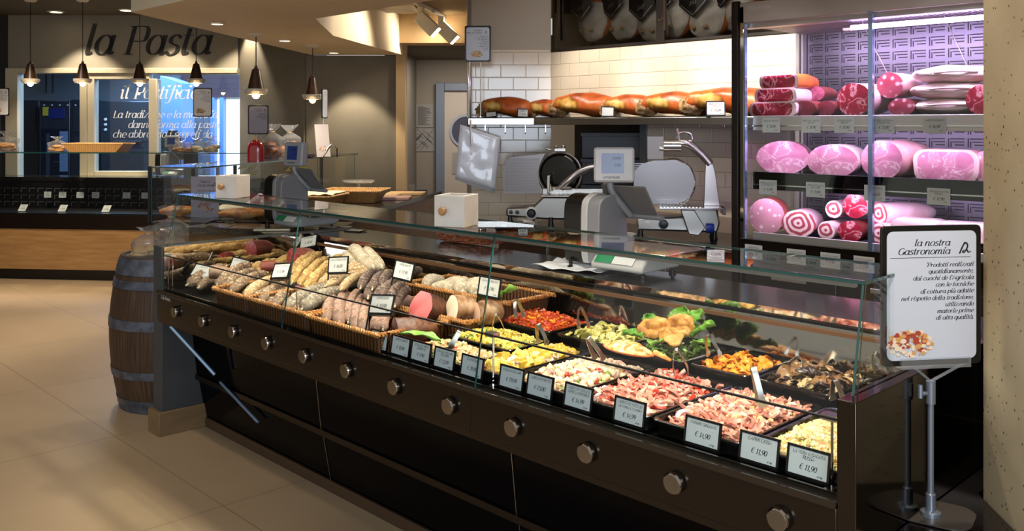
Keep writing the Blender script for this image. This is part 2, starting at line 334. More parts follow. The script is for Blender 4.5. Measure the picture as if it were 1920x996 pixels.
# ================================================================ THE ROOM
def nfloor():
    n = N('floor_tiles'); c = n.co((1, 1, 1)); br = n.n('ShaderNodeTexBrick', Scale=1.0, Mortar__Size=0.003, Brick__Width=1.2, Row__Height=1.2) if False else n.n('ShaderNodeTexBrick')
    br.offset = 0.0; br.inputs['Scale'].default_value = 1.0; br.inputs['Mortar Size'].default_value = 0.0025; br.inputs['Brick Width'].default_value = 1.2; br.inputs['Row Height'].default_value = 0.9
    n.l(c, br.inputs[0]); t = n.n('ShaderNodeTexNoise', Scale=1.3, Detail=5); n.l(c, t.inputs[0])
    base = n.ramp(t.outputs[0], [(0.3, '#a28c70'), (0.7, '#b29b7d')]); mx = n.n('ShaderNodeMix', _data_type='RGBA')
    n.l(br.outputs['Fac'], mx.inputs[0]); n.l(base, mx.inputs[6]); mx.inputs[7].default_value = lin('#7d6c56'); n.l(mx.outputs[2], n.b.inputs['Base Color'])
    n.b.inputs['Roughness'].default_value = 0.42; return n.mt
def ntile(name, a, b, mortar, wd=0.2, ht=0.1, rough=0.12):
    """bevelled metro tiles laid out in the wall's own x-z plane"""
    n = N(name); c = n.co((1, 1, 1), (PI / 2, 0, 0)); br = n.n('ShaderNodeTexBrick'); br.inputs['Scale'].default_value = 1.0
    br.inputs['Mortar Size'].default_value = 0.004; br.inputs['Mortar Smooth'].default_value = 0.9; br.inputs['Brick Width'].default_value = wd; br.inputs['Row Height'].default_value = ht
    br.inputs['Color1'].default_value = lin(a); br.inputs['Color2'].default_value = lin(b); br.inputs['Mortar'].default_value = lin(mortar); n.l(c, br.inputs[0])
    n.l(br.outputs[0], n.b.inputs['Base Color']); n.b.inputs['Roughness'].default_value = rough
    k = n.n('ShaderNodeBump', Strength=0.6, Distance=0.006); k.invert = True; n.l(br.outputs['Fac'], k.inputs['Height']); n.l(k.outputs[0], n.b.inputs['Normal']); return n.mt
FLOOR = nfloor()
TILE = ntile('cream_metro_tile', '#cfc3b0', '#c9bda9', '#bfb39e')
CREAMW = plain('cream_wall', '#a0978a', 0.7); SOFF = noisy('soffit_plaster', [(0.3, '#e2d2b4'), (0.7, '#e8d9bc')], 2, 0.75)
GREYW = noisy('grey_green_wall', [(0.3, '#6e685a'), (0.7, '#7a7363')], 3, 0.8); DARKC = noisy('dark_ceiling', [(0.3, '#57503f'), (0.7, '#5f5848')], 2, 0.85)
BEIGE = plain('beige_plaster_and_warm_light', '#c2a67c', 0.75); PANELW = plain('sign_wall_paint', '#8d8676', 0.75); FRAMEC = plain('cream_window_frame', '#c9bfa4', 0.5)
struct(MB().box(-14, 8, -6, 16, -0.1, 0).build('floor', FLOOR))
def cbox(name, mt, X0, X1, Z0, Z1, z0, z1, bev=0, T=CF): return struct(MB().box(X0, X1, Z0, Z1, z0, z1, 0, T).build(name, mt, bev=bev))
# main ceiling, lower ceiling over the aisle, soffit above the counter
cbox('ceiling', DARKC, -9, -1.75, 3.5, 14.0, 2.9, 3.0)
sof = [at(px, py, z=2.33) for px, py in ((245.7, 23), (583, 103), (755, 103), (625, 67), (591, 35))]
dU = V((1, 0, 0))
q0 = V((-0.2, sof[0].y, 0)); q1 = V((-0.2, sof[4].y, 0))
poly = [(sof[0].x, sof[0].y), (q0.x, q0.y), (q1.x, q1.y), (sof[4].x, sof[4].y), (sof[3].x, sof[3].y), (sof[2].x, sof[2].y), (sof[1].x, sof[1].y)]
struct(MB().prism(poly, 2.33, 2.9).build('ceiling_soffit', SOFF))
cbox('ceiling_aisle', noisy('aisle_ceiling', [(0.3, '#8a7758'), (0.7, '#93805f')], 2, 0.8), -1.5, 6.0, 2.0, 9.3, 2.72, 2.82)
# header beam over the passage, grey wall with its lit end, passage
cbox('trim_header', BEIGE, -1.24, -0.36, 9.0, 9.3, 2.44, 2.72)
cbox('wall_grey', GREYW, -2.10, -1.18, 9.2, 9.32, 0, 2.33)
a, b = cf(-2.08, 9.24), cf(-3.13, 10.55)
struct(MB().box(0, (b - a).length, -0.06, 0.06, 0, 2.9, 0, MX.Translation(a) @ MX.Rotation(math.atan2(b.y - a.y, b.x - a.x), 4, 'Z')).build('wall_side_grey', GREYW))
cbox('trim_wall_end', BEIGE, -1.18, -1.085, 9.16, 9.34, 0, 2.72)  # warm light on the grey wall's end, put into a beige colour
cbox('wall_passage', plain('passage_paint', '#8d8272', 0.8), -1.6, 0.9, 11.5, 11.6, 0, 2.5)
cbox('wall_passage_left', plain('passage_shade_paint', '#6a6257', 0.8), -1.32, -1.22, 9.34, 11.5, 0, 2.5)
cbox('ceiling_passage', DARKC, -1.4, 0.9, 9.3, 11.6, 2.45, 2.55)
cbox('wall_left', plain('left_wall_paint', '#6e685c', .8), -8.6, -8.5, 2.0, 10.6, 0, 2.9)
# tiled walls: the long one behind the slicers runs parallel to the counter, the short return faces the shop
YW = 5.25
cx0 = at(1033, 300, y=YW)
def tiled(name, X0, X1, z0, z1, origin, ang, mt, holes=None):
    o = MB().box(X0, X1, 0, 0.1, z0, z1).build(name, mt); o.location = origin; o.rotation_euler = (0, 0, ang); return struct(o)
ret_a = at(884, 300, Z=V((cx0.x, cx0.y)).dot(V((-SA, CA)))); ret_len = (ret_a - cx0).length
tiled('wall_return', -ret_len, 0, 0, 2.22, (cx0.x, cx0.y, 0), YAW, TILE)
tiled('wall_return_upper', -ret_len, 0, 2.22, 2.80, (cx0.x, cx0.y, 0), YAW, CREAMW)
cbox('wall_return_end', CREAMW, -0.36, -0.355, 7.2, 8.2, 0, 2.8)
# opening in the tiled wall behind the slicers: x from the corner to the steel jamb
nx1 = at(1212, 300, y=YW).x
HZ0 = at(1033, 98, y=YW).z
tiled('wall_back', nx1 - cx0.x, 3.4, 0, HZ0, (cx0.x, YW, 0), 0, TILE)
tiled('wall_back_above', 0, nx1 - cx0.x, 1.66, HZ0, (cx0.x, YW, 0), 0, TILE)
tiled('wall_back_below', 0, nx1 - cx0.x, 0, 0.95, (cx0.x, YW, 0), 0, TILE)
DK = plain('dark_recess', '#3c342c', 0.6)
m = MB(); m.box(cx0.x - 0.3, nx1, YW + 0.62, YW + 0.66, 0.95, 1.7); m.box(nx1, nx1 + 0.03, YW + 0.1, YW + 0.66, 0.9, 1.7); m.box(cx0.x - 0.3, nx1, YW + 0.1, YW + 0.66, 1.66, 1.7); m.box(cx0.x - 0.3, nx1, YW + 0.1, YW + 0.66, 0.9, 0.95)
struct(m.build('wall_niche', DK))
struct(MB().box(nx1 - 0.045, nx1 + 0.012, YW - 0.02, YW + 0.12, 0.95, 1.66).build('trim_jamb', plain('blue_steel', '#7d8894', 0.35, 0.8)))
# concrete pillar on the right
CONC = spots('pitted_concrete', '#a89d84', '#4a453a', 44, 0.14, 0.03, 0.85, '#b3a88f', 0.4)
cl = at(1844, 600, z=1.2); pa = at(1841, 926, z=0.65); pb = at(1907, 992, z=0.65)
dv = (pb - pa); dv.z = 0; dv.normalize(); nv = V((-dv.y, dv.x, 0)); nv = nv if nv.y > 0 else -nv
A = V((pa.x, pa.y, 0)); poly = [A, A + dv * 1.1, A + dv * 1.1 + nv * 0.9, A + nv * 0.9]
struct(MB().prism([(p.x, p.y) for p in poly], 0, 3.0).build('column', CONC, bev=0.01))
# door with porthole at the end of the passage
DZ = 11.5
def Xp(px, Z=DZ): return (px - 960) / FPX * Z
def zp(py, Z=DZ): return CAMZ - (py - HY) / FPX * Z
d1 = struct(MB().box(Xp(834), Xp(834) + 0.86, DZ - 0.05, DZ - 0.01, 0, zp(171), 0, CF).build('door_1', plain('door_grey_beige', '#b8aa9a', 0.5)))
m = MB(); fx0, fx1 = Xp(818), Xp(834) + 0.96
GREYB = plain('blue_grey_frame', '#6c7480', 0.45)
m.box(fx0, Xp(834), DZ - 0.10, DZ, 0, zp(156), 0, CF); m.box(Xp(834), fx1, DZ - 0.10, DZ, zp(171), zp(156), 0, CF); m.box(fx1, fx1 + .1, DZ - 0.10, DZ, 0, zp(156), 0, CF)
struct(m.build('trim_door_frame', GREYB, bev=0.008))
pcx, pcz, pr = Xp(875), zp(246), 0.215
T = CF @ MX.Translation((pcx, DZ - 0.05, pcz)) @ MX.Rotation(PI / 2, 4, 'X')
struct(MB().lathe([(pr, 0.0), (pr, 0.02), (pr - 0.03, 0.02), (pr - 0.03, 0.005)], 40, 0, T).build('window_1', plain('steel_ring', '#8d8a88', 0.3, 1)))
o = MB().lathe([(pr - 0.028, 0.0), (pr - 0.028, 0.006)], 40, 0, T).build('window_1_pane', ntile('dark_brick_behind', '#2c2430', '#30283a', '#6a6070', 0.16, 0.085, 0.3)); o.data.materials[0].node_tree; struct(o)
# pasta kitchen window wall
PZ = 10.5
def PX(px, Z=PZ): return (px - 960) / FPX * Z
def Pz(py, Z=PZ): return CAMZ - (py - HY) / FPX * Z
xl, xr = PX(15), PX(446)
cbox('wall_pasta_sign', PANELW, xl, xr, PZ, PZ + 0.15, Pz(128), 2.9)
cbox('wall_pasta_left', plain('dark_corner_wall', '#2b2a27', 0.8), xl - 1.6, xl, PZ - 0.02, PZ + 0.15, 0, 2.9)
cbox('wall_pasta_below', plain('pasta_wall_below', '#7c7462', 0.7), xl, xr, PZ, PZ + 0.15, 0, Pz(345))
m = MB()
def fb(x0, x1, y0, y1, d=0.04): m.box(PX(x0), PX(x1), PZ - d, PZ + 0.10, Pz(y1), Pz(y0), 0, CF)
fb(13, 36, 128, 345); fb(36, 446, 128, 138); fb(36, 446, 330, 345, 0.10); fb(152, 165, 138, 330); fb(281, 296, 148, 322)
fb(165, 178, 138, 330, 0.02); fb(178, 281, 138, 149, 0.02); fb(178, 281, 321, 331, 0.02); fb(296, 446, 138, 140, .02)
fr = struct(m.build('window_2', FRAMEC, bev=0.006))
struct(MB().box(PX(36), PX(446), PZ + 0.03, PZ + 0.036, Pz(332), Pz(136), 0, CF).build('window_2_pane', archglass('window_glass', '#dfe8f0', gloss=1.3)))
m = MB(); T = CF @ MX.Translation((0, PZ - 0.012, 0))
lettering(m, 'la Pasta', 36 / FPX * PZ, PX(156), Pz(102), align='l', thick=.2, thin=.035, T=T, deep=0.01, wide=1.04)
tag(m.build('wall_lettering', plain('black_letters', '#15130f', 0.5)), 'large black italic lettering reading la Pasta above the kitchen window', 'lettering')
m = MB(); T = CF @ MX.Translation((0, PZ + 0.026, 0)); WL = plain('white_vinyl', '#e8ebf0', 0.5, em='#ffffff', es=0.0)
lettering(m, 'il Pastificio', 17 / FPX * PZ, PX(222), Pz(185), T=T, thick=.2)
for tx, px, py in (('La tradizione e la maestria', 209, 221), ('danno forma alla pasta', 238, 240), ('che abbraccia i segreti da', 209, 258)):
    lettering(m, tx, 9.2 / FPX * PZ, PX(px), Pz(py), T=T, thick=.2, thin=.06, wide=1.02)
tag(m.build('window_lettering', WL), 'white italic lettering on the kitchen window glass, headed il Pastificio', 'lettering')
# kitchen behind the window
KZ = 13.6
def KX(px, Z=KZ): return (px - 960) / FPX * Z
def Kz(py, Z=KZ): return CAMZ - (py - HY) / FPX * Z
cbox('wall_kitchen', plain('kitchen_paint', '#6c7882', 0.6), KX(-40), KX(397), KZ, KZ + .1, 0, 2.9)
cbox('wall_kitchen_right', plain('kitchen_blue_wall', '#6d87b4', 0.6), -3.2, -3.1, 10.7, KZ + 1.5, 0, 2.9)
cbox('wall_kitchen_over_door', ntile('dark_kitchen_brick', '#3a2630', '#402b34', '#5a4650', 0.22, 0.08, 0.5), KX(340), KX(470), KZ - 0.02, KZ + .1, Kz(183), 2.9)
cbox('floor_kitchen', plain('kitchen_floor', '#55606e', 0.3), -9, -2.4, 10.7, KZ + 3, 0.0, 0.012)
cbox('door_2', emis('bright_street_daylight', '#d8ecff', 2.6), KX(396), KX(455), KZ + 0.2, KZ + 0.25, 0, Kz(186))
m = MB()
for px in (396, 413): m.box(KX(px), KX(px) + .06, KZ - 0.04, KZ + .1, 0, Kz(183), 0, CF)
struct(m.build('trim_street_door', plain('blue_door_frame', '#6f9fd8', 0.4)))
# recessed lights in ceilings
RING = plain('white_ring', '#d8d0c0', 0.5)
def downlight(p, r, lab, name='recessed_light'):
    t = thing(name, lab, 'ceiling light', p, 0, 'recessed ceiling lights')
    MB().lathe([(r, 0.0), (r, -0.006), (r * .72, -0.012), (r * .7, -0.002)], 24).build('ring', RING, t)
    MB().lathe([(r * .69, -0.003), (r * .3, -0.004), (0.0001, -0.004)], 20).build('lamp', emis('lamp_face', '#ffe6bf', 9), t)
for px, py, z, r, lab in ((105, 21, 2.9, .09, 'round recessed light in the dark ceiling left of the sign letters'), (237, 18, 2.9, .09, 'round recessed light in the dark ceiling at the tip of the soffit'),
                       (407, 42, 2.33, .055, 'round recessed light under the soffit, nearest the tip'), (534, 74, 2.33, .06, 'round recessed light under the soffit beside the nearer pendant'), (626, 97, 2.33, .06, 'round recessed light under the soffit close to the grey wall')):
    downlight(at(px, py, z=z) - V((0, 0, 0.002)), r, lab)
# ceiling vent and track lights over the aisle
t = thing('ceiling_vent', 'white square vent in the low ceiling behind the soffit edge', 'vent', at(727, 12, z=2.72) - V((0, 0, .004)), YAW)
MB().box(-.26, .26, -.26, .26, -.02, 0).build('frame', RING, t, bev=.005); m = MB()
for i in range(7): m.box(-.22, .22, -.2 + i * .066, -.17 + i * .066, -.03, -.02)
m.build('slats', RING, t)
ra, rb = at(777, 3, z=2.70), at(840, 35, z=2.70)
trk = thing('track_rail', 'white lighting track with two spots fixed under the aisle ceiling', 'track', (ra + rb) / 2, math.atan2((rb - ra).y, (rb - ra).x))
Lr = (rb - ra).length / 2; MB().box(-Lr, Lr, -.018, .018, -.02, .018).build('rail', RING, trk, bev=.003); MB().box(-.05, .05, -.03, .03, -.026, -.0).build('feed_box', RING, trk, bev=.003)
for px, py, lab in ((789, 27, 'white track spotlight nearer the soffit'), (827, 45, 'white track spotlight farther along the rail')):
    p = at(px, py - 14, z=2.68)
    t = thing('track_spotlight', lab + ', aimed at the tiled wall', 'spotlight', p, 0, 'track spotlights')
    m = MB(); m.box(-.03, .03, -.03, .03, -.10, -0.0, 0, MX.Rotation(YAW, 4, 'Z')); m.build('bracket', RING, t, bev=.004)
    R3 = MX.Translation((0, 0, -.10)) @ V((.45, .35, -.55)).to_track_quat('-Z', 'Y').to_matrix().to_4x4()
    m = MB(); m.box(-.05, .05, -.06, .06, -.19, .03, 0, R3); m.build('head', RING, t, bev=.01)
    MB().box(-.042, .042, -.05, .05, -.1935, -.19, 0, R3).build('lens', emis('spot_lens', '#fff0d8', 14), t)
# ================================================================ MAIN COUNTER
def wb(mb, name, mats, parent, bev=0, **k):
    """build a mesh given in world coordinates under a parent"""
    
    Minv = (MX.Translation(parent.location) @ parent.rotation_euler.to_matrix().to_4x4()).inverted()
    mb.v = [tuple(Minv @ V(p)) for p in mb.v]; return mb.build(name, mats, parent, bev=bev, **k)
UL, UR = -4.63, -0.945
BRONZE = plain('bronze_steel', '#3f3831', 0.2, 0.88)
DKGLOSS = plain('dark_tinted_panel', '#040406', 0.07); DKGLOSS.node_tree.nodes['Principled BSDF'].inputs['IOR'].default_value = 1.14
SLATE = noisy('slate_paint', [(0.3, '#393b3d'), (0.7, '#404345')], 6, 0.7); OAKP = noisy('brown_plinth', [(0.3, '#6f5a3e'), (0.7, '#7d6646')], 5, 0.6, vec=(1, 1, 6))
GRAN = noisy('dark_worktop', [(0.4, '#1d1b1b'), (0.7, '#2a2728')], 90, 0.13)
ct = thing('deli_counter', 'long glass-fronted deli counter with a bronze drawer front of round knobs and a black base', 'counter', (-2.8, 2.4, 0))
wb(MB().box(UL, UR, 1.95, 1.975, 0.622, 0.752), 'front_panel', BRONZE, ct, bev=.004)
kn = MB().lathe([(0.0001, 0.0215), (0.024, 0.0212), (0.0265, 0.020), (0.029, 0.016), (0.029, 0.008), (0.026, 0.003), (0.025, 0.0)], 28, 0, MX.Rotation(PI / 2, 4, 'X'))
kob = None
for i in range(12):
    p = V((-4.39 + 0.3006 * i, 1.95, 0.688)) - ct.location
    if kob is None: kob = kn.build('drawer_knob', plain('knob_steel', '#9a948d', .06, 1.0), ct, ang=25); kob.location = p
    else: c = kob.copy(); C.objects.link(c); c.location = p
for u in (-3.41, -2.19): wb(MB().box(u - .0012, u + .0012, 1.9492, 1.951, .622, .752), 'panel_joint', BLACK, ct)
m = MB(); m.box(UL, UR, 1.944, 1.992, 0.752, 0.760); m.box(UL, UR, 1.944, 1.950, 0.760, .768); m.box(UL, UR, 1.984, 1.992, .752, .772); wb(m, 'glass_rail', plain('rail_steel', '#5c5650', .16, .95), ct)
m = MB(); m.prism([(1.972, .622), (2.13, .60), (2.165, .285), (2.185, .285), (2.17, .622)], UL, UR, 'x'); wb(m, 'upper_base_panel', DKGLOSS, ct)
wb(MB().prism([(1.955, .600), (1.985, .596), (1.985, .622), (1.955, .622)], UL, UR, 'x'), 'lower_trim', BRONZE, ct)
wb(MB().prism([(2.155, .262), (2.20, .262), (2.20, .288), (2.155, .288)], UL, UR, 'x'), 'middle_trim', BRONZE, ct)
m = MB(); m.prism([(2.175, .262), (2.215, .05), (2.24, .05), (2.20, .262)], UL, UR, 'x'); wb(m, 'lower_base_panel', DKGLOSS, ct)
wb(MB().box(UL, UR, 2.205, 2.24, 0.0, .05), 'kick_strip', plain('kick_bronze', '#6a5846', .35, .7), ct)
for u in (-3.41, -2.19):
    m = MB(); m.prism([(2.128, .598), (2.1635, .287), (2.161, .287), (2.1255, .598)], u - .0015, u + .0015, 'x'); m.prism([(2.1735, .26), (2.2125, .05), (2.2105, .05), (2.1715, .26)], u - .0015, u + .0015, 'x'); wb(m, 'base_joint', STEEL, ct)
# left end wall with a brown plinth, mirror lining, reflection strips
m = MB(); m.box(UL - .105, UL, 1.975, 3.2, 0.0, .985); wb(m, 'end_wall', SLATE, ct, bev=.003)
m = MB(); m.box(UL - .125, UL + .014, 1.955, 3.22, 0.0, .125); wb(m, 'plinth', OAKP, ct, bev=.003)
wb(MB().box(UL + .001, UL + .006, 1.985, 2.88, .755, .984), 'mirror_lining', MIRROR, ct)
REFL = plain('blue_reflection_strip', '#9fc4ea', .15, .7)  # window reflection in the dark base, built as added blue strips
wb(MB().tube([at(320, 612, y=1.98), at(403, 703, y=2.105)], .009, 6), 'reflection_strip', REFL, ct); wb(MB().tube([at(413, 717, y=2.14), at(484, 792, y=2.165)], .007, 6), 'reflection_strip', REFL, ct)
# right end: polished steel panel
m = MB(); m.box(UR, UR + .045, 1.95, 3.22, 0.0, 1.0); wb(m, 'steel_end_panel', plain('dark_mirror_steel', '#4d4741', .09, 1.0), ct, bev=.002)
wb(MB().box(UR - .005, UR - .001, 1.99, 2.88, .762, .99), 'mirror_lining', MIRROR, ct)
# display deck, rear mirror, rails, worktop
m = MB(); m.box(UL, UR, 1.995, 2.9, .70, .752); m.box(UL, UR, 2.24, 2.9, .05, .70); wb(m, 'display_deck', BLACK, ct)
m = MB(); m.prism([(2.825, .752), (2.84, .752), (2.875, .945), (2.86, .945)], UL + .006, UR - .005, 'x'); wb(m, 'rear_mirror', plain('rear_mirror_steel', '#a09a92', .06, 1.0), ct)
m = MB(); m.box(UL + .006, UR - .005, 2.80, 2.825, .752, .80); wb(m, 'vent_base', BLACK, ct)
m = MB()
for i in range(78):
    u = UL + .06 + i * .0465; m.box(u, u + .03, 2.7985, 2.80, .775, .779); m.box(u, u + .004, 2.7985, 2.80, .758, .779)
wb(m, 'vent_slots', STEEL, ct)
wb(MB().box(UL + .006, UR - .005, 2.835, 2.855, .925, .938), 'brown_rail', plain('brown_rail_paint', '#6b4a30', .35), ct)
m = MB(); m.box(UL, UR, 2.862, 3.225, .952, .98); wb(m, 'worktop', GRAN, ct, bev=.003)
wb(MB().box(UL, UR, 2.857, 2.8625, .962, .9815), 'worktop_edge', CHROME, ct)
m = MB(); m.box(UL, UR, 2.90, 3.2, .05, .952); wb(m, 'rear_body', STEEL, ct)
# glass: lower and upper fronts, top, ends
J = [UL + .004, -3.41, -2.19, UR + .02]
def sheet(name, y0, z0, y1, z1, xa, xb, th=.006):
    mb = MB(); d = V((0, y1 - y0, z1 - z0)).normalized(); nn = V((0, d.z, -d.y)) * th
    vs = []
    for x in (xa, xb):
        for (y, z) in ((y0, z0), (y1, z1)): vs += [(x, y, z), (x, y + nn.y, z + nn.z)]
    # indices: x*4 + end*2 + side
    mb.add(vs, [(0, 2, 6, 4), (1, 5, 7, 3)], 0); mb.add(vs, [(0, 1, 3, 2), (4, 6, 7, 5), (0, 4, 5, 1), (2, 3, 7, 6)], 1)
    return wb(mb, name, [GLASS, GEDGE], ct, ang=20)
for a, b in zip(J, J[1:]):
    sheet('lower_front_glass', 1.966, .757, 1.998, .934, a + .0015, b - .0015); sheet('upper_front_glass', 1.999, .938, 2.056, 1.248, a + .0015, b - .0015)
    mb = MB().box(a + .001, b - .001, 2.052, 2.352, 1.248, 1.256, 1); mb.m[0] = mb.m[1] = 0; wb(mb, 'top_glass', [GLASS, GEDGE], ct)
m = MB()
for a, b in zip(J, J[1:]): m.prism([(1.9965, .9335), (2.0035, .9335), (2.0035, .9385), (1.9965, .9385)], a, b, 'x')
wb(m, 'glass_seam', plain('seam_gasket', '#15181a', .4), ct)
for u, nm in ((UL + .005, 'left_end_glass'), (UR + .012, 'right_end_glass')):
    mb = MB(); P2 = [(2.005, .986 if u < -3 else 1.0), (2.84, .986 if u < -3 else 1.0), (2.35, 1.248), (2.055, 1.248)]
    P2 = [(1.999, P2[0][1]), (2.60, P2[1][1]), (2.35, 1.247), (2.052, 1.247)]
    mb.prism(P2, u, u + .006, 'x', 1); mb.m[0] = mb.m[1] = 0; wb(mb, nm, [GLASS, GEDGE], ct)
for u in (-4.60, -3.375, -2.155, -.99):
    m = MB(); m.tube([(u, 2.02, .75), (u, 2.02, .935)], .0035, 6); m.box(u - .02, u + .02, 2.0, 2.03, .928, .942); m.box(u - .012, u + .012, 1.99, 2.03, .752, .768); wb(m, 'glass_clamp', CHROME, ct)
m = MB(); m.box(UL + .02, UR - .01, 2.062, 2.078, 1.236, 1.247); wb(m, 'light_strip', plain('strip_housing', '#8c8880', .4, .6), ct)
m = MB(); T = MX.Translation((UL + .05, 1.9488, .727)); lettering(m, 'Cria Rosja', .013, 0, 0, T=T); wb(m, 'maker_lettering', WHITE, ct)

# low black plinth at the counter's right end, carrying the sign stand
t = thing('low_plinth', 'low dark glossy plinth between the counter end and the concrete pillar', 'plinth', (-.5, 2.6, 0))
BG2 = plain('dark_glossy_plinth', '#141213', .07, spec=.7)
m = MB(); m.prism([(UR + .048, 2.10), (-.482, 2.10), (-.842, 2.54), (-.842, 2.95), (UR + .048, 2.95)], .0, .648); wb(m, 'body', BG2, t)
m = MB(); m.box(UR + .048, -.482, 2.092, 2.10, .60, .652); wb(m, 'steel_edge', CHROME, t)
t = thing('back_cabinet', 'dark glossy cabinet doors behind the low plinth', 'cabinet', (-.8, 3.4, 0))
m = MB(); m.box(UR + .05, .2, 3.24, 3.30, 0, .93); wb(m, 'door', BG2, t)
m = MB()
for x in (-.72, -.45): m.box(x, x + .004, 3.236, 3.24, .1, .93)
m.box(UR + .05, .2, 3.236, 3.24, .62, .625); wb(m, 'joint', STEEL, t)
# ================================================================ PRICE CARDS AND SIGNS
CARDP = plain('price_paper', '#c9d2d6', .6); CARDW = plain('white_price_paper', '#c2c5c3', .6); CARDK = plain('card_holder_black', '#0a0a0b', .3)
def card(label, group, loc, rz, lines, price, w=.112, h=.0735, tilt=-12, paper=CARDP, frame=True, roll=0, stick=0, group_cat='price card', rx=None):
    """price card facing local -y; base centre at loc"""
    t = thing('price_card', label, 'price card', loc, 0, group); t.rotation_mode = 'XYZ'
    t.rotation_euler = (MX.Rotation(rz, 4, 'Z') @ MX.Rotation(math.radians(tilt), 4, 'X') @ MX.Rotation(math.radians(roll), 4, 'Y')).to_euler()
    b = .006 if frame else 0
    if frame:
        m = MB(); m.box(-w / 2, w / 2, 0, .003, 0, h); m.box(-w / 2, w / 2, -.003, 0, 0, .006); m.box(-w / 2, w / 2, -.003, 0, h - .006, h); m.box(-w / 2, -w / 2 + .006, -.003, 0, 0, h); m.box(w / 2 - .006, w / 2, -.003, 0, 0, h)
        m.box(-w / 2, w / 2, -.002, .022, -.004, 0)
        if stick: m.box(-w / 2, -w / 2 + .006, 0, .004, -stick, 0)
        m.build('holder', CARDK, t)
    m = MB(); m.box(-w / 2 + b, w / 2 - b, -.0012 if frame else -.001, 0, b, h - b); m.build('paper', paper, t)
    m = MB(); y = -.0016; s = h / .0735
    for i, tx in enumerate(lines):
        xh = min(.0058 * s, (w - 2 * b - .012) / max(textw(tx) * 1.05, .1)); lettering(m, tx, xh, 0, h - (.0185 + .0105 * i) * s, y, 'c', thick=.22, thin=.1)
    lettering(m, price, .0088 * s, 0, h * (.28 if len(lines) > 1 else .34), y, 'c', thick=.22, thin=.08)
    lettering(m, 'a l kg', .003 * s, w * .28, .0105 * s, y, 'c', thick=.3, thin=.2)
    m.build('lettering', INK, t); return t
front = [(712, 648, ['PORCHETTA', 'AGLI'], '€ 12,90'), (752, 655, ['ARISTA FORNO'], '€ 10,90'), (790, 665, ['INSALATA PICO', 'GARDENIA'], '€ 9,90'), (834, 675, ['INSALATA DI MARE', 'DI CAPRI'], '€ 23,99'), (886, 695, ['CANOCCHIA'], '€ 39,90'),
         (960, 717, ['INSALATA DI MARE'], '€ 29,99'), (1013, 733, ['MERLUZZO FRITTO'], '€ 23,00'), (1085, 757, ['NERVETTI VITELLO', 'CIPOLLA PEPERONI'], '€ 14,99'), (1181, 782, ['NERVETTI VITELLO', 'CON CIPOLLE E FAGIOLI'], '€ 14,99'),
         (1318, 825, ['VERDURE GRIGLIATE'], '€ 14,90'), (1424, 863, ['CAPRICCIOSA'], '€ 11,90'), (1516, 886, ['LA VERA INSALATA', 'RUSSA'], '€ 11,90')]
for px, py, ln, pr in front:
    p = at(px, py, y=2.03); card('black framed price card reading %s, in the row along the counter front' % pr.replace('€ ', '') if pr != '€ 14,99' and pr != '€ 11,90' else 'black framed price card reading %s headed %s' % (pr.replace('€ ', ''), ln[0].title() + (' ' + ln[1].title() if len(ln) > 1 else '')), 'price cards along the counter front', (p.x, 2.022, .768 ), 0, ln, pr, tilt=-10)
# cards standing among the sausages: px, py of centre, y, lean, yaw, text, label
for px, py, y, tl, yw, rl, ln, pr, lb in (
    (443, 498, 2.30, -25, 25, 8, ['SALAME NOSTRANO'], '€ 16,90', 'leaning among the brown salami at the far left, tilted down to the right'),
    (482, 494, 2.42, -62, 30, 10, ['SALAME'], '€ 18,90', 'lying almost flat by the cut red salami'),
    (523, 508, 2.22, -28, 10, -8, ['SALAME CAMPAGNOLO'], '€ 17,90', 'tilted in front of the cut red salami'),
    (633, 498, 2.35, -14, 18, -6, ['SALAME DELICATO'], '€ 16,80', 'standing upright in the pale corded salami'),
    (753, 509, 2.30, -14, 8, 4, ['STROLGHINO'], '€ 17,90', 'standing above the dark sausages, beside the rear basket'),
    (712, 572, 2.06, -24, 14, -5, ['COTECHINO'], '€ 13,90', 'with a tall prong in front of the pink sausages'),
    (915, 540, 2.42, -10, 6, 2, ['SALAME BIANCO'], '€ 27,90', 'by the pale salami at the right end of the rear basket'),
    (550, 450, 2.80, -30, 20, -12, ['SOPPRESSA'], '€ 15,90', 'behind the cut red salami, next to the mid scale'),
    (577, 453, 2.80, -30, 20, -14, ['FINOCCHIONA'], '€ 18,50', 'behind the cut red salami, second from the mid scale'),
    (372, 508, 2.12, -40, 35, 10, ['SALAME'], '€ 14,90', 'close to the end wall, seen very darkly')):
    p = at(px, py, y=y); q = card('price card ' + lb, 'price cards among the sausages', p - V((0, 0, .036)), math.radians(yw), ln, pr, w=.115, h=.078, tilt=tl, roll=rl, paper=CARDW, stick=.10 if px == 712 else .03)
# spare cards lying flat on the worktop
for i, (px, py) in enumerate(((612, 428), (638, 427), (660, 434))):
    p = at(px, py, z=.984); card('white price card lying face up on the dark worktop, %s of the three' % ('leftmost', 'middle', 'rightmost')[i], 'flat price cards on the worktop', p, math.radians(20), ['SPECK'], '€ 19,90', w=.11, h=.075, tilt=-88, paper=CARDW, frame=True)

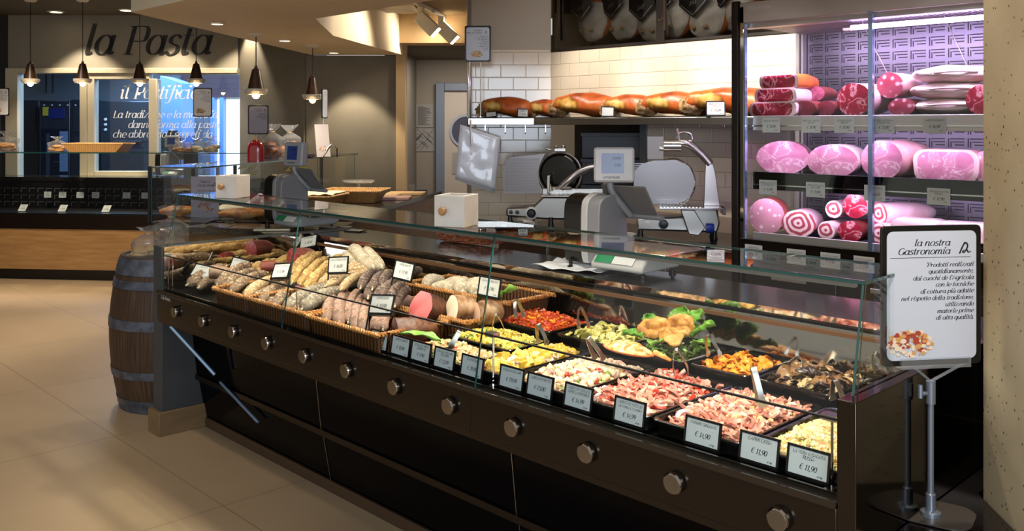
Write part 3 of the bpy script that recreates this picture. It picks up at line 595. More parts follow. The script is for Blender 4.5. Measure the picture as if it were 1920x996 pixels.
# standing sign on a pole, posters in black frames
LOGO = [_s(.0, 0, .35, .9, .55, 1.35, .6, 1.5), _s(.75, 1.45, .95, 1.7, 1.25, 1.2, 1.05, .5, .65, .1, .6, .45, 1.2, .55, 1.5, .15, 1.9, .35), _l(.72, 1.75, .66, 1.5)]
G['\u00a4'] = (2.0, LOGO)
def food_picture(mb, x, z, s, n, seed, y=-.0022, nm=3):
    r = random.Random(seed)
    for i in range(n):
        a = r.uniform(0, 6.28); q = math.sqrt(r.random()); cx = x + q * math.cos(a) * s; cz = z + q * math.sin(a) * s * .55; rr = s * r.uniform(.06, .17)
        k = 9; mb.add([(cx + rr * math.cos(6.28 * j / k) * r.uniform(.7, 1.1), y - .00002 * i, cz + rr * .7 * math.sin(6.28 * j / k) * r.uniform(.7, 1.1)) for j in range(k)], [tuple(range(k))], r.randrange(nm))
PASTA3 = [plain('print_red', '#a8402c', .6), plain('print_gold', '#d09a5a', .6), plain('print_cream', '#e6d4bc', .6)]
BISC3 = [plain('print_biscuit', '#c9a15c', .6), plain('print_biscuit_light', '#e0c48a', .6), plain('print_biscuit_dark', '#9a6d33', .6)]
FLOW3 = [plain('print_pink', '#d8806c', .6), plain('print_green', '#7f9a4c', .6), plain('print_yellow', '#e0b070', .6)]
POSTW = plain('poster_paper', '#c3cad8', .5)
def poster(t, w, h, head, body, pal=None, seed=1, pic=None, paper=POSTW, logo=True, bw=.013, z0=0.0, y=0.0):
    """framed poster facing local -y, bottom edge at z0"""
    T = MX.Translation((0, y, z0 + h / 2))
    m = MB(); m.prism(rrect(w, h, .012), -.004, .004, 'y', 0, T); m.build('frame', CARDK, t, bev=.001)
    m = MB(); m.prism(rrect(w - 2 * bw, h - 2 * bw, .016), -.0055, -.003, 'y', 0, T); m.build('sheet', paper, t)
    m = MB(); yy = y - .0062; top = z0 + h - bw; R0 = w / 2 - bw
    xh = w * .040
    for i, tx in enumerate(head): lettering(m, tx, xh, R0 - (.062 if logo else .015) * w / .23, top - h * (.105 + .06 * i), yy, 'r', thick=.2, thin=.06, wide=1.3)
    if logo: lettering(m, '\u00a4', xh * 1.5, R0 - .012 * w / .23, top - h * .165, yy, 'r', thick=.28, thin=.07, shear=.1)
    m.add([(-R0 + .03 * w, yy, top - h * .19), (R0 - .06 * w, yy, top - h * .19), (R0 - .06 * w, yy, top - h * .187), (-R0 + .03 * w, yy, top - h * .187)], [(0, 1, 2, 3)])
    for i, tx in enumerate(body): lettering(m, tx, w * .0255, R0 - .03 * w, top - h * (.255 + .0475 * i), yy, 'r', thick=.2, thin=.08, wide=1.32)
    m.build('lettering', INK, t)
    if pal:
        m = MB(); food_picture(m, pic[0] * w, z0 + pic[1] * h, pic[2] * w, 130, seed, y - .0063); m.build('food_picture', pal, t)
GAST = ["'Prodotti realizzati", 'quotidianamente,', "dai cuochi de l'Agricola", 'con le tecniche', 'di cottura più adatte', 'nel rispetto della tradizione,', 'utilizzando', 'materie prime', "di alta qualità,"]
base = at(1745, 968, z=.651); ALU = plain('grey_alu_pole', '#8b97a8', .3, .7)
sgn = at(1757, 556, y=base.y - .01); sgz = sgn.z
# heading of the sign: its left edge is a little nearer than its right
lc, rc = at(1663, 545, Z=2.19), at(1850, 560, Z=2.23); hd = math.atan2((rc - lc).y, (rc - lc).x)
t = thing('sign_stand', 'black framed la nostra Gastronomia sign on a grey pole, before the concrete pillar', 'sign', base, hd)
T = MX.Rotation(-hd, 4, 'Z')
m = MB(); m.prism([(x * 1.0, y) for x, y in rrect(.19, .16, .05, cx=0.0, cy=.02)], 0, .003, 'z', 0, MX.Rotation(-hd + .2, 4, 'Z')); m.build('base_plate', plain('grey_base_plate', '#4d4844', .25, .3), t)
m = MB(); m.lathe([(.024, .003), (.024, .012), (.012, .016), (.0115, .055), (.0085, .058), (.0085, .06)], 20); m.build('base_collar', ALU, t)
pz = at(1745, 700, y=base.y).z - base.z
m = MB(); m.tube([(0, 0, .05), (0, 0, pz - .03)], .0075, 12); m.build('pole', ALU, t)
m = MB(); m.tube([(0, 0, pz - .075), (0, 0, pz - .02)], .0115, 12); m.tube([(-.03, 0, pz - .05), (0, 0, pz - .05)], .005, 8); m.tube([(-.028, 0, pz - .06), (-.028, 0, pz - .028)], .006, 8); m.build('clamp', ALU, t)
off = sgn - base; sw = (rc - lc).length; sh = sw * 1.29
zb = sgz - base.z - sh / 2
m = MB(); m.box(-.085, .1, -.014, .016, zb - .006, zb + .018); m.tube([(-.05, 0, zb), (0, 0, pz - .02), (.09, 0, zb)], .004, 6); m.build('clear_foot', archglass('clear_plastic', '#e8eef4', haze=.12), t)
poster(t, sw, sh, ['la nostra', 'Gastronomia'], GAST, PASTA3, 3, (-.22, .16, .22), z0=zb, bw=.014)
# ================================================================ BASKETS AND CURED MEATS IN THE COUNTER
def nwick(name, a, b, sc=1.0):
    n = N(name); c = n.co((1, 1, 1)); wv = n.n('ShaderNodeTexWave', Scale=95 * sc, Distortion=1.5, Detail=2); wv.bands_direction = 'Z'
    w2 = n.n('ShaderNodeTexWave', Scale=30 * sc); w2.bands_direction = 'DIAGONAL'; n.l(c, wv.inputs[0]); n.l(n.co((1, 1, 0)), w2.inputs[0])
    mu = n.n('ShaderNodeMath', _operation='MULTIPLY'); n.l(wv.outputs['Fac'], mu.inputs[0]); n.l(w2.outputs['Fac'], mu.inputs[1])
    n.l(n.ramp(mu.outputs[0], [(0.0, a), (0.6, b)]), n.b.inputs['Base Color']); n.bump(mu.outputs[0], .7, .004); n.b.inputs['Roughness'].default_value = .45; return n.mt
WICK = nwick('honey_wicker', '#2c1808', '#7e5022'); WICKR = noisy('wicker_rim', [(.3, '#8a5622'), (.7, '#c48a48')], 60, .45)
WICKL = nwick('light_wicker', '#a87438', '#e0b06a'); WICKLR = noisy('light_wicker_rim', [(.3, '#c08c4c'), (.7, '#e6bd80')], 60, .45)
def basket(label, cen, lx, ly, h, rz=0.0, flare=.03, wick=WICK, rim=WICKR, group='wicker baskets in the counter', tilt=0.0, twist=True):
    t = thing('wicker_basket', label, 'basket', cen, 0, group, rot=(tilt, 0, rz)); th = .006
    m = MB()
    def ring(w, d, z): return [(x, y, z) for x, y in rrect(w, d, .025, 4)]
    a0, a1 = ring(lx - 2 * flare, ly - 2 * flare, 0), ring(lx, ly, h); b1, b0 = ring(lx - 2 * th, ly - 2 * th, h), ring(lx - 2 * flare - 2 * th, ly - 2 * flare - 2 * th, th); k = len(a0)
    # subdivide the wall in height
    vs = []; L = 5
    for i in range(L): f = i / (L - 1); vs += [tuple(V(p) * (1 - f) + V(q) * f) for p, q in zip(a0, a1)]
    for i in range(L): f = i / (L - 1); vs += [tuple(V(p) * (1 - f) + V(q) * f) for p, q in zip(b1, b0)]
    fs = [(i * k + j, i * k + (j + 1) % k, (i + 1) * k + (j + 1) % k, (i + 1) * k + j) for i in range(2 * L - 1) for j in range(k)]
    fs += [tuple(range(k - 1, -1, -1)), tuple(range((2 * L - 1) * k, 2 * L * k))]; m.add(vs, fs); m.build('basket_body', wick, t)
    # twisted double rim
    path = cr([(x, y, h) for x, y in rrect(lx + .004, ly + .004, .03, 3)], 5, True); per = sum((path[i] - path[i - 1]).length for i in range(len(path)))
    m = MB(); nn = max(60, int(per / .008)); cum = [0]
    for i in range(1, len(path) + 1): cum.append(cum[-1] + (path[i % len(path)] - path[i - 1]).length)
    def samp(s):
        s %= cum[-1]
        for i in range(len(path)):
            if cum[i + 1] >= s: f = (s - cum[i]) / max(cum[i + 1] - cum[i], 1e-9); p = path[i].lerp(path[(i + 1) % len(path)], f); tg = (path[(i + 1) % len(path)] - path[i]).normalized(); return p, tg
        return path[0], V((1, 0, 0))
    for ph in (0, PI):
        pts = []
        for i in range(nn):
            p, tg = samp(cum[-1] * i / nn); sd = V((-tg.y, tg.x, 0)); a = 2 * PI * round(per / .03) * i / nn + ph
            pts.append(p + sd * (.0055 * math.cos(a)) + V((0, 0, .0055 * math.sin(a))))
        m.tube(pts, .0058, 6, closed=True)
    m.build('twisted_rim', rim, t); return t
BZ = .753
for lb, x0, x1, y0, y1, h, z in (
    ('honey wicker basket at the front left, under the brown mouldy salami', -4.10, -3.78, 1.995, 2.36, .085, BZ), ('long honey wicker basket second from the left along the glass, under pale salami', -3.77, -3.27, 1.995, 2.38, .085, BZ),
    ('honey wicker basket at the front holding the pink sausages', -3.25, -2.76, 1.995, 2.34, .08, BZ), ('honey wicker basket at the back holding white salami', -3.28, -2.62, 2.53, 2.795, .12, .78),
    ('shallow honey wicker basket under the cut roast and the white fat-wrapped ham', -3.20, -2.66, 2.35, 2.525, .09, BZ)):
    basket(lb, ((x0 + x1) / 2, (y0 + y1) / 2, z), x1 - x0, y1 - y0, h, flare=.012)
def saus_mesh(L, r, seed, bend=.1, lump=.12, taper=.75, net=0, tie=True):
    """salami lying along x from 0 to L, resting outline with ends; returns body and cord builders"""
    rr = random.Random(seed); off = V((seed * 3.1, seed * 1.7, 0)); nu = 46; nv = 20
    def cen(u): return V((L * u, bend * L * math.sin(PI * u) * .5, .04 * L * math.sin(PI * u)))
    def rad(u):
        e = min(u, 1 - u) * L / r
        k = math.sqrt(max(0.0, 1 - (1 - min(e, 1)) ** 2)) if e < 1 else 1.0
        k *= 1 - (1 - taper) * abs(2 * u - 1) ** 3
        if net: k *= 1 - .06 * (.5 + .5 * math.cos(2 * PI * u * net)) ** 4
        return max(k * r, .0015)
    def fn(u, v):
        a = 2 * PI * v; R_ = rad(u); d = V((0, math.cos(a), math.sin(a))); c = cen(u)
        q = 1 + lump * NZ.noise(c * 26 + d * 1.6 + off) + lump * .55 * NZ.noise(c * 70 + d * 4 + off) + lump * .4 * NZ.noise(c * 150 + d * 8 + off)
        return c + d * R_ * q
    b = MB(); b.grid(fn, nu, nv, cv=True)
    b.f += [tuple(range(nv - 1, -1, -1)), tuple(range((nu - 1) * nv, nu * nv))]; b.m += [0, 0]
    k = MB()
    if net:
        for i in range(net + 1):
            u = (i + .02) / (net + .04) * .9 + .05; c = cen(u); k.tube([c + V((0, math.cos(a), math.sin(a))) * (rad(u) * 1.035) for a in [2 * PI * j / 14 for j in range(14)]], .0011, 5, closed=True)
        for a in (0.5, 2.2, 3.9, 5.5): k.tube([cen(u) + V((0, math.cos(a), math.sin(a))) * (rad(u) * 1.05 + .001) for u in [.04 + .92 * j / 16 for j in range(17)]], .0011, 5)
    if tie:
        for u0, s in ((0, -1), (1, 1)):
            c = cen(u0); k.tube([c + V((s * .0, 0, 0)), c + V((s * .006, .001, .001)), c + V((s * .014, .003 * s, .002))], [r * .22, r * .12, r * .2], 7)
        c = cen(1); k.tube(cr([c, c + V((.012, .004, .003)), c + V((.03, .012, -.004)), c + V((.04, .02, -.012))], 4), .0012, 5)
    return b, k
def mould(name, base, base2, spot, sc=70, thr=.3, third=None): return spots(name, base, spot, sc, thr, .12, .8, base2, .5, (1, 1, 1), nscale=24, third=third)
MT = {'brown': mould('mouldy_brown_casing', '#5a4334', '#8a735c', '#c9bca4', 75, .3), 'yellow': mould('ochre_corded_casing', '#8a6836', '#c8a464', '#e0ca98', 80, .30), 'cream': mould('cream_casing', '#94744e', '#c4a67c', '#e0d0b0', 80, .36),
      'grey': mould('grey_moulded_casing', '#5d5348', '#8c8372', '#b8ae9a', 80, .3), 'pink': mould('pink_grey_casing', '#6b5044', '#937567', '#b3a193', 60, .22), 'dark': mould('dark_purple_casing', '#46352f', '#6a574e', '#a79c90', 75, .28), 'white': mould('white_flour_casing', '#a89a80', '#cbbfa8', '#e4dccc', 70, .3)}
CORD = plain('pale_twine', '#d8c9a8', .8); protos = {}
def sausage(kind, a, b, r, label, group, net=0, var=0, lump=.12, bend=.1, taper=.75):
    a, b = V(a), V(b); lo = UL + .03 + r
    if min(a.x, b.x) < lo: dx = lo - min(a.x, b.x); a.x += min(dx, max(0, lo - a.x) + .25 * dx); b.x += min(dx, max(0, lo - b.x) + .25 * dx)
    L = (b - a).length; key = (kind, var, net, round(taper, 2))
    if key not in protos:
        bm_, k_ = saus_mesh(.30, .03, len(protos) + 1, bend, lump, taper, net); t = thing('salami', label, 'salami', (0, 0, 0), 0, group)
        bm_.build('casing', MT[kind], t, ang=80); k_.build('twine', CORD, t); protos[key] = t
    else: t = dup(protos[key], label=label, group=group)
    F = frame_to(a, b); t.rotation_euler = F.to_euler(); t.location = a; t.scale = (L / .30, r / .03, r / .03); return t
GRP = 'salami in the counter'
def row(kind, lst, labels, r, group=GRP, **k):
    for i, ((ax, ay, an), (bx, by, bn)) in enumerate(lst):
        q = r[i] if isinstance(r, list) else r
        A, B = at(ax, ay, y=an), at(bx, by, y=bn); A.z = max(A.z, .775 + q * .8); B.z = max(B.z, .775 + q * .8)
        sausage(kind, A, B, q, labels[i], group, var=i % 2, **k)
# far left, close to the end wall
row('brown', [((330, 552, 2.08), (395, 505, 2.35)), ((352, 560, 2.06), (425, 512, 2.34)), ((322, 540, 2.05), (372, 488, 2.30))], ['brown salami nearest the end wall, low behind the glass', 'brown salami second from the end wall, low behind the glass', 'brown salami tucked into the corner by the end wall'], .028)
row('brown', [((406, 536, 2.06), (470, 496, 2.36)), ((418, 543, 2.05), (480, 508, 2.36)), ((432, 548, 2.05), (500, 513, 2.36))],
    ['mouldy brown salami in the leftmost basket, highest of its three', 'mouldy brown salami in the leftmost basket, middle of its three', 'mouldy brown salami in the leftmost basket, lowest and darkest of its three'], .027)
row('cream', [((459, 555, 2.05), (522, 522, 2.36))], ['pale freckled salami lying alone across the join of the two left baskets'], .026)
row('brown', [((490, 566, 2.04), (535, 534, 2.36)), ((515, 574, 2.04), (556, 545, 2.36))], ['speckled salami in the long basket, left of the glass joint', 'speckled salami in the long basket, right at the glass joint'], .026)
row('grey', [((532, 582, 2.04), (622, 540, 2.36)), ((566, 580, 2.05), (648, 548, 2.34))], ['large grey salami in the long basket, left of the pink sausages', 'large grey salami squeezed against the pink sausages'], .034)
# ochre corded pile behind
yl = [((398, 520, 2.42), (462, 462, 2.74)), ((372, 506, 2.42), (440, 458, 2.74)), ((424, 516, 2.45), (486, 466, 2.74)), ((455, 510, 2.5), (505, 470, 2.72)),
      ((548, 530, 2.32), (601, 475, 2.70)), ((562, 536, 2.30), (614, 484, 2.66)), ((549, 510, 2.42), (592, 476, 2.74)), ((575, 540, 2.26), (626, 496, 2.58)), ((588, 532, 2.36), (640, 480, 2.70))]
row('yellow', yl, ['ochre corded salami lying %s' % s for s in ('across the upper left pile, in its middle', 'at the far left of the upper pile', 'in the upper left pile beside the tilted card', 'in the upper left pile next to the cut red salami',
    'upright right of the glass joint, leftmost of the corded heap', 'in the corded heap, in front of its middle', 'behind the corded heap, touching the cut red salami', 'lowest in the corded heap, ending at the grey salami', 'at the right edge of the corded heap, under the upright card')], .024, lump=.3)
cl_ = [((596, 531, 2.34), (692, 503, 2.56)), ((611, 537, 2.30), (694, 509, 2.54)), ((640, 542, 2.26), (688, 512, 2.52)), ((624, 522, 2.42), (684, 494, 2.62)), ((646, 515, 2.46), (700, 496, 2.66))]
row('cream', cl_, ['slim cream salami in the fan below the upright card, %s' % s for s in ('topmost on the left', 'second from the top', 'shortest, lowest of the fan', 'behind the card', 'rearmost, by the netted pair')], .021, lump=.22)
row('white', [((700, 504, 2.56), (662, 466, 2.78)), ((716, 502, 2.58), (686, 470, 2.80)), ((672, 500, 2.58), (648, 478, 2.76))], ['thick netted white salami pointing up at the back, leftmost of the tall pair', 'thick netted white salami pointing up at the back, rightmost of the tall pair', 'netted white salami behind the upright card, lower than the tall pair'], [.036, .031, .028], net=7, lump=.05)
row('dark', [((676, 540, 2.24), (704, 508, 2.50)), ((698, 542, 2.26), (722, 512, 2.52)), ((716, 536, 2.32), (735, 512, 2.54)), ((730, 566, 2.20), (757, 532, 2.46)), ((716, 556, 2.22), (744, 528, 2.46)), ((752, 520, 2.60), (790, 506, 2.74))],
    ['dark speckled sausage standing above the pink ones, leftmost', 'dark speckled sausage second behind the pink ones', 'dark sausage half hidden under the card beside the rear basket', 'brown sausage leaning right of the prong card, in front', 'brown sausage leaning right of the prong card, at the back', 'small dark sausage at the left end of the rear basket'], .021)
pk = [((612, 603, 2.05), (633, 550, 2.34)), ((636, 609, 2.05), (648, 550, 2.34)), ((653, 604, 2.10), (671, 547, 2.36)), ((667, 621, 2.05), (681, 556, 2.34)), ((681, 624, 2.04), (694, 560, 2.32)), ((703, 620, 2.06), (724, 582, 2.28)), ((718, 618, 2.09), (734, 584, 2.30))]
row('pink', pk, ['pink sausage in the front basket, %s' % s for s in ('leftmost, at the wicker corner', 'second from the left', 'third from the left, lying higher', 'fourth from the left', 'fifth from the left', 'second from the right, behind the prong card', 'rightmost, beside the dark roast')], [.026, .027, .023, .024, .023, .023, .023], group='pink sausages in the front basket', net=0, lump=.10, taper=.9)
row('white', [((796, 536, 2.60), (832, 531, 2.72)), ((838, 536, 2.66), (868, 548, 2.56)), ((858, 537, 2.70), (882, 536, 2.74)), ((880, 536, 2.68), (900, 549, 2.58)), ((874, 541, 2.62), (893, 551, 2.56)), ((812, 541, 2.58), (846, 546, 2.56))],
    ['white floured salami in the rear basket, %s' % s for s in ('lying at its left', 'large, at its centre, top end up', 'greyer, behind the large one', 'short, at its right end', 'half sunk at the front right', 'sunk along the front rim')], [.034, .038, .03, .036, .03, .028], group='white salami in the rear basket')
# lower layer that the piles rest on
def under(kind, lst, label, r, group):
    for i, ((ax, ay, an), (bx, by, bn), dz) in enumerate(lst):
        A, B_ = at(ax, ay, y=an), at(bx, by, y=bn); A.z = max(A.z - dz, .775 + r * .8); B_.z = max(B_.z - dz, .775 + r * .8); sausage(kind, A, B_, r, label, group, var=i % 2, lump=.2)
under('yellow', [((360, 520, 2.40), (430, 470, 2.76), .0), ((385, 530, 2.36), (450, 480, 2.74), .0), ((410, 528, 2.42), (475, 480, 2.74), .0), ((445, 520, 2.46), (500, 484, 2.72), .0), ((348, 500, 2.3), (420, 462, 2.7), .0), ((335, 520, 2.2), (400, 476, 2.6), .0), ((330, 492, 2.25), (392, 462, 2.62), .0), ((560, 520, 2.40), (607, 480, 2.70), .03), ((575, 530, 2.34), (622, 488, 2.64), .03), ((600, 528, 2.36), (648, 488, 2.66), .03), ((548, 500, 2.5), (586, 474, 2.78), .03)], 'ochre corded salami in the lower layer of the left pile, mostly covered by others', .024, 'half hidden ochre salami')
under('cream', [((620, 536, 2.34), (690, 512, 2.56), .03), ((640, 530, 2.40), (700, 506, 2.60), .03), ((600, 540, 2.30), (680, 516, 2.54), .03), ((660, 520, 2.5), (712, 500, 2.68), .03)], 'cream salami in the lower layer of the fan, mostly covered by others', .023, 'half hidden cream salami')
under('brown', [((425, 550, 2.06), (488, 518, 2.36), .03), ((470, 562, 2.05), (528, 530, 2.36), .03), ((500, 572, 2.04), (545, 542, 2.36), .03), ((545, 580, 2.04), (600, 550, 2.36), .03), ((372, 545, 2.06), (420, 520, 2.3), .0), ((380, 530, 2.14), (440, 505, 2.4), .0)], 'brown salami in the bottom layer of the left baskets, mostly covered by others', .025, 'half hidden brown salami')
under('dark', [((690, 545, 2.22), (714, 515, 2.5), .03), ((708, 550, 2.22), (732, 520, 2.48), .03), ((740, 560, 2.24), (765, 530, 2.48), .03)], 'dark sausage below the dark ones beside the rear basket, mostly covered by others', .025, 'half hidden dark sausages')
# cut red salami and other big pieces
def rot_piece(name, label, cat, p0, p1, r, skin, cutm, sx=1.0, group=None, lump=.08, cut='a', seed=1, endr=.55, facet=.0, squash=1.0, flat_tilt=0.0):
    """thick cut meat from p0 (cut end) to p1 (rounded end)"""
    p0, p1 = V(p0), V(p1); L = (p1 - p0).length; F = frame_to(p0, p1)
    t = thing(name, label, cat, p0, 0, group); t.rotation_euler = F.to_euler(); m = MB(); off = V((seed * 2.3, seed, 0)); nu, nv = 20, 22
    def prof(u): return 1.0 if u < .45 else max(.02, (1 - ((u - .45) / .55) ** 2.4) ** .5 * (1 - (1 - endr) * (u - .45) * .6))
    def ringp(u, v, k=1.0):
        a = 2 * PI * v; d = V((0, math.cos(a) * sx, math.sin(a) * squash)); q = 1 + lump * NZ.noise(V((u * 2, math.cos(a) * 1.3, math.sin(a) * 1.3)) + off) + lump * .5 * NZ.noise(V((u * 7, math.cos(a) * 4, math.sin(a) * 4)) + off)
        return V((L * u - flat_tilt * math.sin(a) * r * (1 - u), 0, 0)) + d * (r * prof(u) * q * k)
    m.grid(lambda u, v: ringp(u, v), nu, nv, cv=True); m.f.append(tuple(range((nu - 1) * nv, nu * nv))); m.m.append(0)
    o = m.build('rind', skin, t, ang=70)
    m = MB(); rings = [1.0, .8, .5, .2]
    vs = []
    for k in rings: vs += [ringp(0, j / nv, k) + V((-.004 * (1 - k ** 2) - .0005, 0, 0)) for j in range(nv)]
    fs = [(i * nv + j, i * nv + (j + 1) % nv, (i + 1) * nv + (j + 1) % nv, (i + 1) * nv + j) for i in range(3) for j in range(nv)] + [tuple(range(3 * nv, 4 * nv))]
    m.add(vs, fs); m.build('cut_face', cutm, t); return t
REDSAL = spots('red_salami_cut', '#96282e', '#e0a49c', 95, .26, .08, .35, '#b03a3c'); REDSK = noisy('red_salami_skin', [(.3, '#6a2a24'), (.7, '#90483c')], 20, .5)
rot_piece('cut_salami', 'large cut red salami with fat flecks, showing its face beside the glass joint', 'salami', at(548, 488, y=2.60), at(548, 488, y=2.60) + V((.01, .16, -.005)), .066, REDSK, REDSAL, lump=.04, seed=3)
rot_piece('cut_salami', 'cut red salami with a narrow face, behind the flat card', 'salami', at(498, 482, y=2.62), at(498, 482, y=2.62) + V((.01, .15, -.0)), .046, REDSK, REDSAL, lump=.04, seed=4)
rot_piece('cut_salami', 'dark cut salami behind the card close to the end wall', 'salami', at(393, 510, y=2.12), at(393, 510, y=2.12) + V((.05, .10, -.01)), .034, noisy('mottled_skin', [(.3, '#6b4838'), (.7, '#a58a70')], 30, .6), REDSAL, lump=.05, seed=5)
rot_piece('cut_salami', 'dark red cut salami lying low by the flat card', 'salami', at(490, 500, y=2.42), at(490, 500, y=2.42) + V((.05, .09, -.0)), .03, REDSK, REDSAL, lump=.04, seed=6)
ROAST = noisy('browned_roast', [(.3, '#24100a'), (.5, '#4e2a1c'), (.72, '#7a5038')], 20, .45, 7, .8, .012); RARE = noisy('rare_beef', [(.3, '#b8555a'), (.6, '#cf7274'), (.8, '#d88a86')], 12, .35)
DARKB = noisy('dark_beef_cut', [(.3, '#3c1216'), (.7, '#5a2226')], 14, .35)
rot_piece('roast_beef', 'roast beef with a bright pink cut face, behind the darker joint', 'roast meat', at(789, 576, y=2.30), at(789, 576, y=2.30) + V((.0, .13, -.055)), .068, ROAST, RARE, sx=1.0, lump=.12, seed=7)
rot_piece('roast_beef', 'dark brown roast joint with a purple cut end, just behind the price cards', 'roast meat', at(740, 622, y=2.11), at(740, 622, y=2.11) + V((.07, .16, -.004)), .052, ROAST, DARKB, lump=.16, seed=8, sx=1.1)
FATW = noisy('white_fat', [(.3, '#d8c8a8'), (.7, '#efe6d4')], 10, .4, 4, .3, .005); CRUST = noisy('roasted_crust', [(.3, '#5e341e'), (.5, '#a07656'), (.72, '#cdb494')], 22, .5, 6, .8, .01)
rot_piece('rolled_roast', 'white fat-wrapped roast tied in net, right of the pink roast beef', 'roast meat', at(848, 578, y=2.36), at(848, 578, y=2.36) + V((.03, .12, -.015)), .052, CRUST, FATW, lump=.12, seed=9)
rot_piece('rolled_roast', 'crusted porchetta half with pale cut side, behind the glass post', 'roast meat', at(892, 588, y=2.42), at(892, 588, y=2.42) + V((.04, .12, .0)), .048, CRUST, noisy('pork_cut', [(.3, '#c89a84'), (.6, '#dcb8a0'), (.8, '#ead8c4')], 14, .4), lump=.14, seed=10)
rot_piece('cooked_sausage', 'pale end of a sausage at the left of the pink roast beef', 'sausage', at(745, 568, y=2.38), at(775, 562, y=2.46), .03, MT['pink'], FATW, lump=.08, seed=12)
LEAF = noisy('lettuce_green', [(.25, '#3c7320'), (.55, '#70a638'), (.8, '#aecb70')], 14, .4, 4, .3, .005)
def leaf(mb, c, rz, L, W, m=0, curl=.3, seed=0, tilt=0.0):
    o = V((seed * 1.3, seed * .7, 0)); T = MX.Translation(c) @ MX.Rotation(rz, 4, 'Z') @ MX.Rotation(tilt, 4, 'Y')
    def fn(u, v):
        w_ = W * math.sin(PI * min(1, .08 + .92 * u)) ** .6 * (1 + .12 * math.sin(u * 26 + seed)); s = (v - .5) * 2
        return V((L * u, w_ * s, curl * W * s * s + .25 * L * math.sin(PI * u) * curl + .35 * W * NZ.noise(V((u * 4, s * 2.5, 0)) + o) * (.2 + abs(s))))
    mb.grid(fn, 14, 9, m, T)
m = MB(); p = at(800, 634, z=.835); leaf(m, V((p.x - .09, p.y - .05, .84)), .2, .19, .025, seed=2); tag(m.build('lettuce_leaf', LEAF, solid=.0012), 'single bright green leaf lying below the dark roast joint', 'leaf')
m = MB(); p = at(925, 570, z=.88); leaf(m, p + V((-.06, 0, 0)), -.2, .15, .05, seed=5, tilt=-.3); leaf(m, p + V((-.03, .03, .0)), .5, .12, .05, seed=7, tilt=-.5); tag(m.build('lettuce_leaf', LEAF, solid=.0012), 'curly green lettuce leaf behind the porchetta half, right of the glass post', 'leaf')

# ================================================================ TRAYS OF SALADS
TRAYM = plain('black_tray', '#0c0b0b', .2)
def tray(label, x0, x1, y0, y1, z=.80, d=.035, r=.018, lip=.012, group='black food trays'):
    cx, cy = (x0 + x1) / 2, (y0 + y1) / 2; w, h = x1 - x0 - .006, y1 - y0 - .006
    
    m = MB(); L = [(rrect(w - .02, h - .02, r), -d - .003), (rrect(w - 2 * lip + .004, h - 2 * lip + .004, r), -.004), (rrect(w, h, r + .006), -.004), (rrect(w, h, r + .006), .001), (rrect(w - .006, h - .006, r + .005), .0035), (rrect(w - 2 * lip, h - 2 * lip, r), .0025), (rrect(w - 2 * lip - .016, h - 2 * lip - .016, r), -d)]
    vs = []; k = len(L[0][0])
    for ring, zz in L: vs += [(x, y, zz) for x, y in ring]
    fs = [(i * k + j, i * k + (j + 1) % k, (i + 1) * k + (j + 1) % k, (i + 1) * k + j) for i in range(len(L) - 1) for j in range(k)] + [tuple(range(k - 1, -1, -1)), tuple(range((len(L) - 1) * k, len(L) * k))]
    m.add(vs, fs); o = m.build('food_tray', TRAYM); o.location = (cx, cy, z); tag(o, label, 'tray', group); return o
